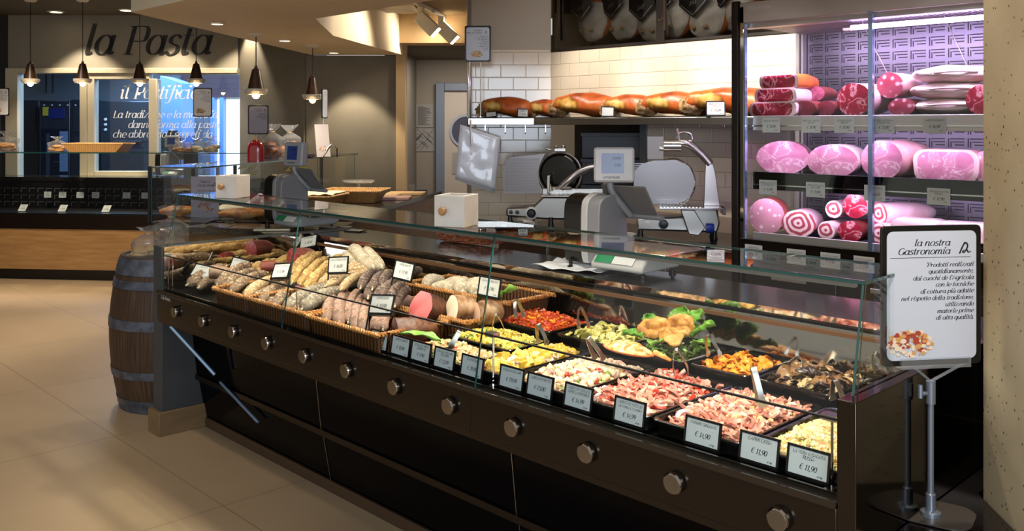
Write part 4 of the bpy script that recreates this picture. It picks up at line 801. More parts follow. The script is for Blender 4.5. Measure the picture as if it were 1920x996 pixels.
def chunk(mb, kind, c, s, m, r):
    T = MX.Translation(c) @ MX.Rotation(r.uniform(0, 6.28), 4, 'Z') @ MX.Rotation(r.uniform(-.7, .7), 4, 'X') @ MX.Rotation(r.uniform(-.7, .7), 4, 'Y')
    if kind == 'cube':
        q = s * r.uniform(.7, 1.1); a, b, d = q * r.uniform(.7, 1.2), q * r.uniform(.7, 1.2), q * r.uniform(.6, 1)
        k = .72; vs = [(a, b * k, d * k), (a * k, b, d * k), (a * k, b * k, d)]; pts = []
        mb.add([(sx * x, sy * y, sz * z) for sz in (-1, 1) for sy in (-1, 1) for sx in (-1, 1) for x, y, z in ((a * .9, b * .9, d * .9),)], [(0, 2, 3, 1), (4, 5, 7, 6), (0, 1, 5, 4), (2, 6, 7, 3), (0, 4, 6, 2), (1, 3, 7, 5)], m, T)
    elif kind == 'ball': mb.ell((0, 0, 0), (s * r.uniform(.8, 1.15), s, s * r.uniform(.7, 1)), 8, 6, m, T, nz=.3)
    elif kind == 'strip':
        L = s * r.uniform(2.2, 4.2); b = r.uniform(-.6, .6) * L; w = s * .42; th = s * .22; pts = []
        tw = r.uniform(-1.5, 1.5); vs = []
        for i in range(6):
            u = i / 5 - .5; a = tw * u; c0 = V((L * u, b * (u * u * 2 - .25), .3 * s * math.sin(u * 5)))
            for sx, sz in ((-1, -1), (1, -1), (1, 1), (-1, 1)): vs.append(c0 + V((0, sx * w * math.cos(a) - sz * th * math.sin(a), sx * w * math.sin(a) + sz * th * math.cos(a))))
        fs = [(i * 4 + j, i * 4 + (j + 1) % 4, i * 4 + 4 + (j + 1) % 4, i * 4 + 4 + j) for i in range(5) for j in range(4)] + [(3, 2, 1, 0), (20, 21, 22, 23)]
        mb.add(vs, fs, m, T)
    elif kind == 'ring': mb.tube([(s * math.cos(a), s * math.sin(a), 0) for a in [2 * PI * i / 10 for i in range(10)]], s * .38, 6, m, True, T)
    elif kind == 'disc': mb.lathe([(.0001, s * .1), (s * .8, s * .14), (s, 0), (s * .8, -s * .14), (.0001, -s * .1)], 11, m, T, 1, r.uniform(.6, .95))
    elif kind == 'slice':
        L = s * 2; w = s * r.uniform(.7, 1); bb = r.uniform(.2, .9) * s
        mb.grid(lambda u, v: V((L * (u - .5), w * (v - .5) * 2 * math.sin(PI * (.12 + .76 * u)), bb * (1 - 4 * (u - .5) ** 2) + .2 * s * math.sin(v * 9 + u * 5))), 7, 5, m, T)
        mb.grid(lambda u, v: V((L * (u - .5), w * (v - .5) * 2 * math.sin(PI * (.12 + .76 * u)), bb * (1 - 4 * (u - .5) ** 2) - .12 * s)), 7, 5, m, T)
def heap(label, x0, x1, y0, y1, z, h, mats, kinds, n, seed, base=0, cat='salad', nm='salad', skew=0.0):
    """uncountable dressed salad: a lumpy bed covered with cut pieces"""
    r = random.Random(seed); cx, cy = (x0 + x1) / 2, (y0 + y1) / 2; W, D = x1 - x0, y1 - y0; o = V((seed * 5.1, 0, 0))
    def hz(u, v): a, b = abs(2 * u - 1), abs(2 * v - 1); return h * (1 - a ** 4) * (1 - b ** 4) * (.75 + .55 * NZ.noise(V((u * 3, v * 3 * D / W, 0)) + o) + skew * (v - .5))
    m = MB(); m.grid(lambda u, v: V((W * (u - .5), D * (v - .5), hz(u, v) - .006 + .004 * NZ.noise(V((u * 30, v * 30, 3)) + o))), 30, 36, base)
    k = len(m.f)
    tw = sum(q[2] for q in kinds)
    for i in range(n):
        u, v = r.random(), r.random(); u = .03 + .94 * u; v = .03 + .94 * v; q = r.uniform(0, tw)
        for kd, mi, wt, s in kinds:
            q -= wt
            if q <= 0: break
        chunk(m, kd, V((W * (u - .5), D * (v - .5), hz(u, v) + s * .12)), s * r.uniform(.75, 1.2), mi, r)
    ob = m.build(nm, mats, ang=50); ob.location = (cx, cy, z); tag(ob, label, cat, kind='stuff'); return ob
def food(name, a, b, rough=.35, sc=20): return noisy('food_' + name, [(.3, a), (.7, b)], sc, rough, 3, .25, .003)
F_ = {'potato': food('potato', '#bd972c', '#d8b650'), 'octo': food('octopus', '#c08c84', '#e2c0b4'), 'purple': food('purple', '#7a3038', '#a85058'), 'white': food('white', '#cdbb9c', '#e2d4bc'), 'cream': food('cream', '#c29e6e', '#dcc094'), 'red': food('red', '#9e2614', '#c8442a'), 'green': food('green', '#5d8a34', '#93b45c'),
      'pinkham': food('ham', '#b97668', '#d29a88'), 'pinkd': food('ham_dark', '#b86c60', '#cf8a7c'), 'fat': food('fat', '#d8b49c', '#e6cdb8'), 'chick': food('chickpea', '#d6b070', '#e2c690'), 'yel': food('yellow', '#cfc04c', '#e2da78'), 'black': food('olive', '#241a1c', '#3a2c2c'),
      'orange': food('orange', '#e08218', '#f2a838'), 'chili': food('chili', '#b03412', '#e0682a'), 'zuc': food('zucchini', '#a8a24c', '#d6d28a'), 'zskin': food('zucchini_skin', '#2e3a16', '#4c5a24'), 'egg': food('grilled_aubergine', '#5a3c20', '#9a744c'), 'eggl': food('aubergine_flesh', '#b79a6c', '#d9c294'), 'char': food('char', '#1c130e', '#3a281c'),
      'mayo': food('mayonnaise', '#c6b074', '#dccb98', .3, 30), 'pea': food('pea', '#7d9440', '#9cae5a'), 'carrot': food('carrot', '#d68a5c', '#e4a878'), 'onion': food('onion', '#c8a0a8', '#e2c6c8'), 'crumb': food('gratin', '#c87a2c', '#e6b060')}
def FM(*k): return [F_[i] for i in k]
FR0, FR1, ZR = 2.028, 2.49, .80
X = [-2.315, -2.125, -1.83, -1.532, -1.237, -.955]
lab = ['octopus and potato salad', 'seafood salad', 'veal and red pepper salad', 'ham salad', 'russian salad']
for i in range(5): tray('large black front-row tray filled with the %s' % lab[i], X[i], X[i + 1], FR0, FR1, ZR)
def hp(i, zz=.783, e=.030, **k): return dict(x0=X[i] + e, x1=X[i + 1] - e, y0=FR0 + e, y1=FR1 - e, z=zz, **k)
heap('yellow potato and octopus salad in the front tray right of the glass joint', **hp(0), h=.035, mats=FM('potato', 'octo', 'purple', 'white'), kinds=[('cube', 0, 5, .018), ('strip', 1, 5, .011), ('ball', 0, 2, .018), ('disc', 2, 3, .010), ('cube', 3, 3, .012)], n=330, seed=2)
heap('white seafood and bean salad in the second large front tray', **hp(1), h=.035, mats=FM('cream', 'white', 'octo', 'red', 'green', 'purple'), kinds=[('ball', 1, 7, .0125), ('ball', 0, 4, .011), ('cube', 2, 3, .010), ('strip', 2, 2, .008), ('cube', 3, 2, .008), ('cube', 4, 2, .007), ('disc', 5, 1, .009)], n=560, seed=3)
heap('pink veal strips with red pepper and onion in the third large front tray', **hp(2), h=.04, mats=FM('pinkham', 'pinkd', 'red', 'onion', 'orange', 'fat'), kinds=[('strip', 0, 8, .017), ('strip', 1, 2, .015), ('strip', 2, 4, .014), ('strip', 3, 3, .012), ('cube', 4, .6, .010), ('strip', 5, 2, .013)], n=430, seed=4)
heap('pale pink ham and bean salad in the fourth large front tray', **hp(3), h=.042, mats=FM('pinkham', 'fat', 'chick', 'pinkd', 'onion'), kinds=[('strip', 0, 9, .016), ('strip', 1, 2, .013), ('ball', 2, 4, .011), ('strip', 3, 2, .013), ('ring', 4, .25, .018)], n=640, seed=5)
heap('creamy russian salad with peas and carrot cubes in the rightmost front tray', **hp(4), h=.04, mats=FM('mayo', 'pea', 'carrot', 'white'), kinds=[('cube', 0, 10, .0085), ('ball', 1, 2.4, .0062), ('cube', 2, 1.8, .0072), ('cube', 3, 3, .008)], n=1500, seed=6)
tray('small black tray of shellfish salad behind the front price cards', -2.70, -2.335, 2.04, 2.262, .79); heap('pale shellfish and vegetable salad in the small front tray', -2.68, -2.355, 2.06, 2.245, .785, .022, FM('cream', 'white', 'red', 'green', 'black'), [('cube', 0, 6, .009), ('strip', 1, 3, .008), ('cube', 2, 1, .007), ('cube', 3, 1, .006), ('ring', 4, .1, .010)], 380, 7)
tray('small black tray of yellow grain salad, behind the shellfish tray', -2.70, -2.335, 2.268, 2.49, .80); heap('yellow grain salad with black olive rings', -2.68, -2.355, 2.285, 2.475, .795, .022, FM('yel', 'potato', 'black', 'green'), [('cube', 0, 8, .008), ('cube', 1, 4, .008), ('ring', 2, 1.2, .007), ('cube', 3, 2, .006)], 480, 8)
BR0, BR1, ZB = 2.505, 2.79, .825
for lb, a, b, h, mats, kinds, n, sd, hl in (
    ('black back-row tray of orange chilli vegetables', -2.76, -2.36, .045, FM('chili', 'red', 'orange', 'crumb'), [('strip', 0, 5, .012), ('cube', 1, 4, .010), ('strip', 2, 3, .011), ('disc', 3, 1, .012)], 420, 21, 'heap of orange and red chilli vegetables in the back row'),
    ('black back-row tray of sliced courgettes', -2.34, -2.03, .022, FM('zuc', 'zskin', 'yel'), [('slice', 0, 6, .022), ('strip', 1, 5, .010), ('slice', 2, 2, .02)], 120, 22, 'grilled courgette slices with dark skin in the back row'),
    ('black back-row tray under the green leaf salad', -2.02, -1.745, .015, FM('zskin', 'green'), [('strip', 0, 4, .012), ('strip', 1, 3, .012)], 60, 23, 'dark greens bedding under the breaded cutlets'),
    ('black back-row tray of bright orange peppers', -1.735, -1.505, .018, FM('orange', 'chili', 'crumb'), [('slice', 0, 6, .020), ('strip', 1, 1, .012), ('disc', 0, 3, .014)], 110, 24, 'bright orange pepper pieces in the back row'),
    ('black back-row tray of grilled aubergine slices', -1.495, -1.225, .03, FM('egg', 'eggl', 'char'), [('slice', 0, 5, .026), ('slice', 1, 4, .022), ('slice', 2, 3, .022)], 100, 25, 'grilled aubergine slices with charred edges, left of the end glass'),
    ('black back-row tray at the steel end of the counter', -1.215, -.955, .02, FM('egg', 'eggl', 'char'), [('slice', 0, 5, .022), ('slice', 1, 4, .02), ('slice', 2, 3, .02)], 90, 26, 'grilled vegetable slices in the tray at the steel end of the counter')):
    tray(lb, a, b, BR0, BR1, ZB); heap(hl, a + .026, b - .026, BR0 + .026, BR1 - .026, ZB - .014, h, mats, kinds, n, sd, cat='vegetables', nm='cooked_vegetables')
# leaf salad with cutlets
for i, (dx, dy, dz, rz, L, W, tl, lb) in enumerate(((-.05, .03, .03, 2.6, .11, .05, -.5, 'leftmost'), (.0, .10, .04, 1.7, .11, .055, -.8, 'rearmost, standing up'), (.10, .05, .03, .5, .12, .06, -.55, 'right, large'), (.14, -.0, .02, -.2, .10, .05, -.2, 'rightmost, lying low'), (.06, .10, .05, 1.1, .10, .055, -.8, 'tall, behind the cutlets'), (-.04, -.06, .025, 3.6, .09, .045, -.1, 'front, by the gratin shell'), (.03, -.07, .02, -1.2, .08, .04, -.1, 'front, below the cutlets'))):
    m = MB(); leaf(m, V((0, 0, 0)), rz, L * .8, W * .74, seed=i + 10, tilt=tl, curl=.45); o = m.build('lettuce_leaf', LEAF, solid=.0012); o.location = (-1.93 + dx, 2.63 + dy, .835 + dz); tag(o, 'green lettuce leaf in the cutlet tray, %s' % lb, 'leaf', 'lettuce leaves around the cutlets')
CUT = noisy('golden_breadcrumb', [(.3, '#8a5218'), (.5, '#cc9244'), (.75, '#e4be7c')], 24, .6, 7, .8, .008)
for i, (dx, dy, dz, rx, rz, s, lb) in enumerate(((-.05, .01, .055, .9, .5, .058, 'left, tilted towards the front'), (.045, -.02, .045, .35, -.3, .062, 'right, lying lower'), (.03, .06, .075, 1.25, .2, .048, 'rear, standing up'))):
    m = MB(); so = V((i * 5.3, 1, 2)); m.grid(lambda u, v: (lambda a, q: V((s * q * math.cos(a), .72 * s * q * math.sin(a), .022 * NZ.noise(V((q * 2 * math.cos(a), q * 2 * math.sin(a), 0)) + so) + .012 * (1 - q * q))))(2 * PI * v, u * (1 + .38 * NZ.noise(V((math.cos(2 * PI * v) * 1.3, math.sin(2 * PI * v) * 1.3, 5)) + so))), 12, 30, cv=True); o = m.build('breaded_cutlet', CUT, ang=60, solid=.011); o.location = (-1.90 + dx, 2.62 + dy, .835 + dz); o.rotation_euler = (rx, .1, rz); tag(o, 'golden breaded cutlet on the lettuce, %s' % lb, 'cutlet', 'breaded cutlets on the lettuce')
# gratinated scallop shell over the seafood tray
p = at(1180, 662, z=.868)
t = thing('stuffed_shell', 'large gratinated stuffed shell lying across the trays in front of the lettuce', 'stuffed shell', p, -.15)
m = MB(); m.grid(lambda u, v: V((.105 * (2 * u - 1), .062 * (2 * v - 1) * math.sqrt(max(0, 1 - (2 * u - 1) ** 2)) * (1 - .35 * u), .012 + .026 * (1 - (2 * v - 1) ** 2) * (1 - (2 * u - 1) ** 2) + .005 * NZ.noise(V((u * 14, v * 9, 0))))), 34, 20); m.build('gratin_filling', noisy('gratin_top', [(.32, '#9c4410'), (.44, '#cf8638'), (.54, '#e2c07c'), (.7, '#efe0bc')], 55, .5, 6, .8, .008), t)
m = MB(); m.grid(lambda u, v: V((.108 * (2 * u - 1), .066 * (2 * v - 1) * math.sqrt(max(0, 1 - (2 * u - 1) ** 2)) * (1 - .3 * u), -.012 * (1 - (2 * v - 1) ** 2) * (1 - (2 * u - 1) ** 2) + .012 + .002 * math.cos(v * 60))), 30, 40); m.build('shell', noisy('orange_shell', [(.3, '#b04c1a'), (.7, '#d88448')], 12, .4), t, solid=.002)
m = MB()
for i in range(26): r = i / 25; m.ell((.10 + .075 * r, .02 - .01 * r, .018 - .006 * r), .009 * (1 - .4 * r), 8, 6, nz=.4)
m.build('crumb_tail', CUT, t)
# tongs and spoons
def tongs(label, tip, top, spread=.03, rz=0.0, col=STEEL, spoon=False):
    tip, top = V(tip), V(top); d = top - tip; t = thing('serving_tongs', label, 'tongs', tip, 0, 'serving tongs in the trays'); F = frame_to((0, 0, 0), d); side = F.to_3x3() @ V((0, 1, 0)); L = d.length
    side = MX.Rotation(rz, 3, d.normalized()) @ side
    for s in (-1, 1):
        pts = cr([V((0, 0, 0)) + side * spread * s, d * .35 + side * spread * .95 * s, d * .8 + side * spread * .5 * s, d * .97 + side * spread * .22 * s, d * 1.0], 5); m = MB(); k = len(pts); vs = []; nrm = d.cross(side).normalized()
        for i, p in enumerate(pts):
            u = i / (k - 1); w_ = .0078 + (.010 if u < .16 else 0) * (1 if spoon else .6) * math.sin(PI * min(1, u / .16))
            for a, b in ((-1, -1), (1, -1), (1, 1), (-1, 1)): vs.append(p + nrm * w_ * a + side * .0012 * b)
        fs = [(i * 4 + j, i * 4 + (j + 1) % 4, i * 4 + 4 + (j + 1) % 4, i * 4 + 4 + j) for i in range(k - 1) for j in range(4)] + [(3, 2, 1, 0), (4 * k - 4, 4 * k - 3, 4 * k - 2, 4 * k - 1)]
        m.add(vs, fs); m.build('arm', col, t)
        if spoon and s < 0:
            m = MB(); m.ell(side * spread * s, (.02, .02, .006), 14, 8, 0, F if False else None); m.build('spoon_bowl', col, t)
    return t
for px, py, qx, qy, zt, zq, lb in ((842, 655, 862, 620, .815, .885, 'in the shellfish tray, with a round spoon bowl'), (935, 625, 930, 590, .82, .90, 'standing in the yellow grain tray'), (1018, 645, 1008, 607, .83, .905, 'standing in the octopus and potato tray'),
                                (1125, 675, 1102, 632, .835, .915, 'standing in the white seafood tray'), (1278, 700, 1268, 655, .84, .925, 'standing in the pink veal tray'), (1428, 760, 1412, 688, .84, .945, 'standing in the ham salad tray'), (1572, 755, 1565, 712, .835, .90, 'in the russian salad tray near the end glass'),
                                (975, 595, 968, 562, .86, .925, 'standing in the orange chilli tray'), (1095, 615, 1088, 577, .85, .915, 'standing in the courgette tray'), (1340, 668, 1326, 628, .85, .925, 'standing in the orange pepper tray'), (1655, 698, 1640, 662, .85, .915, 'in the tray at the steel end'), (1490, 690, 1500, 670, .87, .90, 'wide bladed, lying on the aubergine slices')):
    tongs('steel tongs ' + lb, at(px, py, z=zt), at(qx, qy, z=zq), .022, .3, spoon=px in (842, 1490))
# plastic covers, salad on riser: small cheeses at the rear left
PALEC = noisy('pale_cheese', [(.3, '#c8ae7c'), (.7, '#e2d2a8')], 12, .5)
for i, (px, py, r) in enumerate(((703, 455 + 8, .035), (720, 468, .03), (735, 472, .04), (750, 475, .028))):
    m = MB(); m.ell((0, 0, 0), (r, r, r * .8), 14, 10, nz=.15); o = m.build('small_cheese', PALEC); p = at(px, py, y=2.83); o.location = (p.x, 2.80, .80 + r); tag(o, 'small pale knotted cheese at the back rail, %s' % ('leftmost', 'second from the left', 'third from the left, largest', 'rightmost')[i], 'cheese', 'small cheeses at the back rail')
# ================================================================ SCALES, BOXES, THINGS ON THE COUNTER
SCG = plain('scale_grey', '#8f9196', .4, .1); SCL = plain('scale_light', '#c3c4c4', .4); SCD = plain('scale_dark', '#161412', .35); LCD = plain('scale_screen', '#212c52', .25, em='#2a3f80', es=.12)
def scale(label, loc, rz, grey=SCG, light=SCL, sc=1.0, turn=0.0):
    """shop scale: weighing pan to local +x, pillar at the -x end, display facing local -y"""
    t = thing('counter_scale', label, 'scale', loc, rz, 'shop scales'); t.scale = (sc,) * 3
    # pillar: rounded slab standing on edge, light front band, dark side
    prof = [(p.x, p.y) for p in cr([(-.085, 0, 0), (-.10, .05, 0), (-.10, .22, 0), (-.085, .275, 0), (-.03, .30, 0), (.045, .29, 0), (.09, .24, 0), (.105, .15, 0), (.12, .05, 0), (.16, .0, 0)], 4)]
    m = MB(); m.prism(prof, -.0, .10, 'x', 0, MX.Translation((-.16, .0, .03)) @ MX.Rotation(0, 4, 'Z')); m.build('pillar_side', SCD, t, bev=.008)
    m = MB(); m.prism([(a * 1.03, b * 1.02) for a, b in prof], .10, .135, 'x', 0, MX.Translation((-.16, .0, .03))); m.build('pillar_band', light, t, bev=.006)
    m = MB(); m.prism(prof, .135, .20, 'x', 0, MX.Translation((-.16, .0, .03))); m.build('pillar', grey, t, bev=.012)
    # base with keyboard label and pan
    m = MB(); m.prism([(-.15, .025), (-.15, .05), (-.11, .088), (-.02, .105), (.02, .10), (.16, .10), (.16, .04), (.12, .025)], .03, .30, 'x'); m.build('base', light, t, bev=.01)
    m = MB(); m.box(.03, .40, -.13, .16, .10, .112); m.box(.06, .36, -.10, .14, .085, .10); m.build('weighing_pan', STEEL, t, bev=.006)
    for x, y in ((-.12, -.1), (-.12, .12), (.27, -.1), (.27, .12)): MB().lathe([(.016, 0), (.016, .012), (.008, .014), (.008, .045)], 12, 0, MX.Translation((x, y, 0))).build('foot', BLACK, t)
    nrm = V((0, -.017, .09 - .05)).normalized(); T = MX.Translation((.05, -.1518 + .0, .052)) @ MX.Rotation(math.radians(-46), 4, 'X')
    m = MB(); m.box(0, .09, -.0015, .0, .004, .044); m.build('green_label', plain('green_label', '#1f8a5c', .5), t).matrix_local = T
    m = MB(); m.box(.092, .20, -.0012, .0, .004, .044); m.build('white_label', WHITE, t).matrix_local = T
    # document plate, arm and display
    T = MX.Translation((.0, .115, .235)) @ MX.Rotation(math.radians(36), 4, 'X')
    m = MB(); m.box(-.04, .20, -.004, .004, 0, .17, 0, T); m.build('slanted_plate', plain('plate_grey', '#8a8a88', .3, .5), t, bev=.003)
    m = MB(); m.tube([(-.05, .115, .232), (.22, .115, .232)], .012, 12); m.build('cross_bar', SCG, t)
    m = MB(); m.tube(cr([(.06, .10, .235), (.045, .06, .28), (.02, .02, .34), (.01, .01, .40)], 5), .016, 12); m.build('arm', SCG, t)
    T = MX.Translation((.045, .0, .385)) @ MX.Rotation(turn, 4, 'Z') @ MX.Rotation(math.radians(-5), 4, 'X')
    m = MB(); m.prism(rrect(.178, .155, .014, cx=0, cy=.078), -.026, .026, 'y', 0, T); m.build('display_head', light, t, bev=.01)
    m = MB(); m.prism(rrect(.098, .088, .003, cx=-.006, cy=.084), -.0275, -.025, 'y', 0, T); m.build('screen', LCD, t)
    m = MB(); lettering(m, '0.000', .009, .03, .10, -.0285, 'r', T=T, shear=0); lettering(m, '0.00', .009, .03, .07, -.0285, 'r', T=T, shear=0); m.build('digits', plain('lcd_ink', '#101c40', .4), t)
    m = MB(); lettering(m, 'METTLER TOLEDO', .005, -.05, .018, -.0285, T=T, shear=0, thick=.28, thin=.2); m.build('maker_lettering', INK, t); return t
s1 = at(1195, 512, z=.981); s2 = at(548, 404, z=.981)
scale('pale grey counter scale on the dark worktop, in front of the slicers', (s1.x - .17, 3.10, .981), .04, turn=YAW - .14)
scale('grey counter scale near the bread counter, seen above the salami behind the glass', (cf(-1.48, 5.85).x + .09, cf(-1.48, 5.85).y, .971), .04, SCG, plain('scale_mid', '#9a9ea4', .4), 1.0, turn=YAW - .70)
# white distressed boxes with a wooden knob
DIST = noisy('distressed_white_paint', [(.28, '#9c9284'), (.36, '#d9d3c8'), (.7, '#e6e1d8')], 9, .7, 8); WOODK = plain('wooden_knob', '#b98a5a', .5)
def kbox(label, loc, rz, s=.20, d=.2, h=.16):
    t = thing('wooden_box', label, 'box', loc, rz, 'white boxes with a knob'); m = MB(); e = .012
    m.box(-s / 2, s / 2, -d / 2, -d / 2 + e, 0, h); m.box(-s / 2, s / 2, d / 2 - e, d / 2, 0, h); m.box(-s / 2, -s / 2 + e, -d / 2 + e, d / 2 - e, 0, h); m.box(s / 2 - e, s / 2, -d / 2 + e, d / 2 - e, 0, h); m.box(-s / 2 + e, s / 2 - e, -d / 2 + e, d / 2 - e, 0, e)
    m.build('box_body', DIST, t, bev=.002)
    MB().lathe([(.006, 0), (.007, .012), (.014, .02), (.0155, .028), (.011, .036), (.0001, .038)], 16, 0, MX.Translation((-s * .12, -d / 2, h * .52)) @ MX.Rotation(PI / 2, 4, 'X')).build('knob', WOODK, t)
b2 = at(862, 432, z=1.257); kbox('white distressed wooden box with a round knob, standing on the glass above the rear basket', at(856, 427, y=2.135).to_tuple()[:2] + (1.257,), .42, .118, .125, .112)
kbox('white wooden box with a round knob, on the glass top near the left end', at(437, 372, y=2.16).to_tuple()[:2] + (1.257,), .55, .115, .13, .112)
# wicker tray on the worktop, paper, bread knife things
WTR = noisy('red_brown_wicker', [(.3, '#5c2a18'), (.6, '#a0583a'), (.8, '#d8c0a8')], 40, .5, 5)
t = thing('wicker_tray', 'shallow red-brown wicker tray of wrapped goods on the worktop beneath the white box', 'tray', at(890, 452, z=.985) , .1)
m = MB(); m.prism(rrect(.34, .22, .05), 0, .012); m.build('tray_base', WTR, t)
m = MB()
for k in range(3):
    pth = [(x, y, .014 + .014 * k + .006 * math.sin(i * 2.1 + k * PI)) for i, (x, y) in enumerate([(p.x, p.y) for p in cr([(x, y, 0) for x, y in rrect(.35 + .012 * k, .23 + .012 * k, .05, 3)], 6, True)])]
    m.tube(pth, .007, 6, closed=True)
m.build('woven_rim', WTR, t)
m = MB(); m.grid(lambda u, v: V((.3 * (u - .5), .17 * (v - .5), .022 + .03 * NZ.noise(V((u * 7, v * 5, 2))) + .02)), 26, 18); tag(m.build('wrapped_goods', archglass('wrapping_film', '#e8e4e0', .12, haze=.22), ang=180), 'crumpled clear wrapping lying in the wicker tray', 'wrapping').location = t.location
PAPR = plain('white_wrapping_paper', '#d6dbe2', .6)
m = MB(); m.grid(lambda u, v: V((.34 * (u - .5) + .04 * v, .26 * (v - .5), .004 + .03 * abs(NZ.noise(V((u * 3.2, v * 3.2, 1)))) + .05 * max(0, .3 - u) * (1 - v) + .02 * max(0, v - .6))), 26, 20)
o = m.build('paper_sheet', PAPR, ang=60, solid=.001); p = at(1045, 506, z=.985); o.location = (p.x, max(p.y, 3.04), .981); o.rotation_euler = (0, 0, .3); tag(o, 'crumpled white paper sheet on the worktop left of the near scale', 'paper')
m = MB(); m.box(-.11, .11, -.012, .012, 0, .012); o = m.build('knife_handle_block', plain('ivory_handle', '#d8cdb4', .4), bev=.004); p = at(495, 437, z=.984); o.location = cf(-1.47, 5.52, .971); o.rotation_euler = (0, 0, YAW + .1); tag(o, 'long ivory-coloured knife handle lying near the bread counter scale', 'knife')
m = MB()
for i in range(5): m.grid(lambda u, v, i=i: V((.16 * (u - .5), .028 * (v - .5) + i * .02 - .04, .01 + .03 * math.sin(PI * u) * (1 - .1 * i) + .01 * NZ.noise(V((u * 9, v * 3, i))))), 18, 5)
o = m.build('wrapped_package', plain('dark_foil', '#2c2e33', .2, .6), solid=.001); o.location = cf(-1.90, 5.86, .968); o.rotation_euler = (0, 0, YAW); tag(o, 'dark foil-wrapped package with a pale end at the near end of the bread counter', 'package')

# ================================================================ BACK COUNTER WITH SLICERS
t = thing('back_counter', 'dark counter along the tiled wall, carrying the two slicers', 'counter', (-3.5, 4.8, 0))
bx0, bx1 = -4.70, -2.72
m = MB(); m.box(bx0, bx1, 4.42, YW - .004, .86, .90); wb(m, 'worktop', GRAN, t, bev=.003)
m = MB(); m.box(bx0, bx1, YW - .022, YW - .004, .90, 1.0); wb(m, 'upstand', plain('taupe_upstand', '#8a7c70', .4), t)
m = MB(); m.box(bx0, bx1, 4.46, YW - .01, .08, .86); wb(m, 'cabinet_body', STEEL, t)
m = MB()
for i in range(4): x = bx0 + .02 + i * .49; m.box(x, x + .47, 4.445, 4.46, .12, .84)
wb(m, 'door_fronts', STEEL, t, bev=.003)
ALUM = plain('cast_aluminium', '#b4b1ac', .3, .95); RIB = plain('ribbed_aluminium', '#8a8686', .38, .9)
def slicer(label, loc, rz, mirror=1, sc=1.0):
    """meat slicer: body along local x, blade plane is local x-z, carriage to local -x"""
    t = thing('meat_slicer', label, 'slicer', loc, rz, 'meat slicers'); t.scale = (sc * mirror, sc, sc)
    m = MB()
    m.prism([(-.33, .07), (-.33, .14), (-.12, .15), (-.04, .23), (.30, .23), (.36, .15), (.38, .06), (.20, .05), (-.02, .05)], -.10, .12, 'y'); m.build('body', ALUM, t, bev=.015)
    for x, y in ((-.30, -.08), (-.30, .10), (.33, -.08), (.33, .10), (.02, -.1)): MB().lathe([(.026, 0), (.02, .02), (.016, .07)], 12, 0, MX.Translation((x, y, 0))).build('foot', BLACK, t)
    m = MB(); Tk = MX.Translation((-.13, -.10, .10)) @ MX.Rotation(PI / 2, 4, 'X'); m.lathe([(.034, 0), (.034, .022), (.026, .03), (.024, .055), (.0001, .056)], 20, 0, Tk); m.build('thickness_knob', BLACK, t)
    m = MB()
    m.lathe([(.05, 0), (.05, .006), (.04, .01)], 24, 0, Tk); m.build('knob_dial', plain('white_dial', '#d8d6d0', .4), t)
    m = MB()
    for x in (-.29, -.24): MB().lathe([(.016, 0), (.016, .008), (.0001, .009)], 14, 0, MX.Translation((x, -.10, .105)) @ MX.Rotation(PI / 2, 4, 'X')).build('switch_button', plain('switch_dark', '#30302e', .3), t)
    # blade with guard ring and cover disc
    Tb = MX.Translation((.08, .01, .40)) @ MX.Rotation(PI / 2, 4, 'X')
    m = MB(); m.lathe([(.0001, .006), (.14, .006), (.158, -.004), (.16, -.006), (.15, -.010), (.0001, -.010)], 48, 0, Tb); m.build('blade', plain('dark_reflection_blade', '#2b2926', .12, .9), t, ang=20)  # polished disc, its reflection of the dark room put into the colour
    m = MB(); m.tube([(.08 + .17 * math.cos(a), .012, .40 + .17 * math.sin(a)) for a in [math.radians(-40 + 260 * i / 34) for i in range(35)]], .009, 8); m.build('blade_guard', ALUM, t)
    # ribbed fence plate to the side
    m = MB(); n = 26; z0, z1 = .25, .545
    vs = []; prof = [(-.36, .26), (-.37, .40), (-.35, .51), (-.28, .535), (-.03, .56)]
    m.prism([(-.36, .245), (-.365, .40), (-.35, .50), (-.31, .53), (-.03, .56), (-.075, .47), (-.09, .40), (-.075, .32), (-.04, .245)], -.02, -.008, 'y')
    for i in range(n):
        z = z0 + .012 + (z1 - z0 - .03) * i / n; xa = -.352 + .05 * max(0, (z - .49) / .06) ** 2; xb = -.06 - .03 * (1 - ((z - .40) / .16) ** 2); m.box(xa, xb, -.024, -.02, z, z + .0045)
    m.build('ribbed_fence', RIB, t, bev=.001)
    # carriage tray, arm and meat grip
    m = MB(); m.box(-.05, .42, -.24, -.05, .235, .25); m.box(-.05, .42, -.06, -.045, .235, .29); m.build('carriage_tray', ALUM, t, bev=.004)
    m = MB()
    for i in range(11): m.box(.02 + i * .034, .03 + i * .034, -.23, -.07, .25, .262)
    m.build('tray_teeth', CHROME, t)
    m = MB(); m.tube(cr([(.10, -.14, .30), (.16, -.15, .36), (.24, -.13, .42), (.36, -.09, .46), (.42, -.06, .43)], 5), [.016, .017, .018, .019, .02, .02, .021, .021, .022, .022, .022, .022, .022, .022, .022, .022, .022, .022, .022, .022, .02], 10) if False else m.tube(cr([(.10, -.14, .30), (.16, -.15, .36), (.24, -.13, .42), (.36, -.09, .46), (.42, -.06, .43)], 5), .028, 12)
    m.tube([(.42, -.06, .43), (.44, -.05, .26)], .022, 10); m.build('carriage_arm', ALUM, t)
    m = MB(); m.box(.0, .02, -.22, -.06, .26, .40); m.tube([(.02, -.14, .30), (.14, -.14, .30)], .012, 10); m.tube([(.0, -.14, .36), (.02, -.14, .27)], .02, 8); m.build('meat_grip', CHROME, t, bev=.003)
    m = MB(); m.tube([(.10, -.15, .30), (.18, -.17, .30)], .013, 10); m.build('grip_handle', ALUM, t)
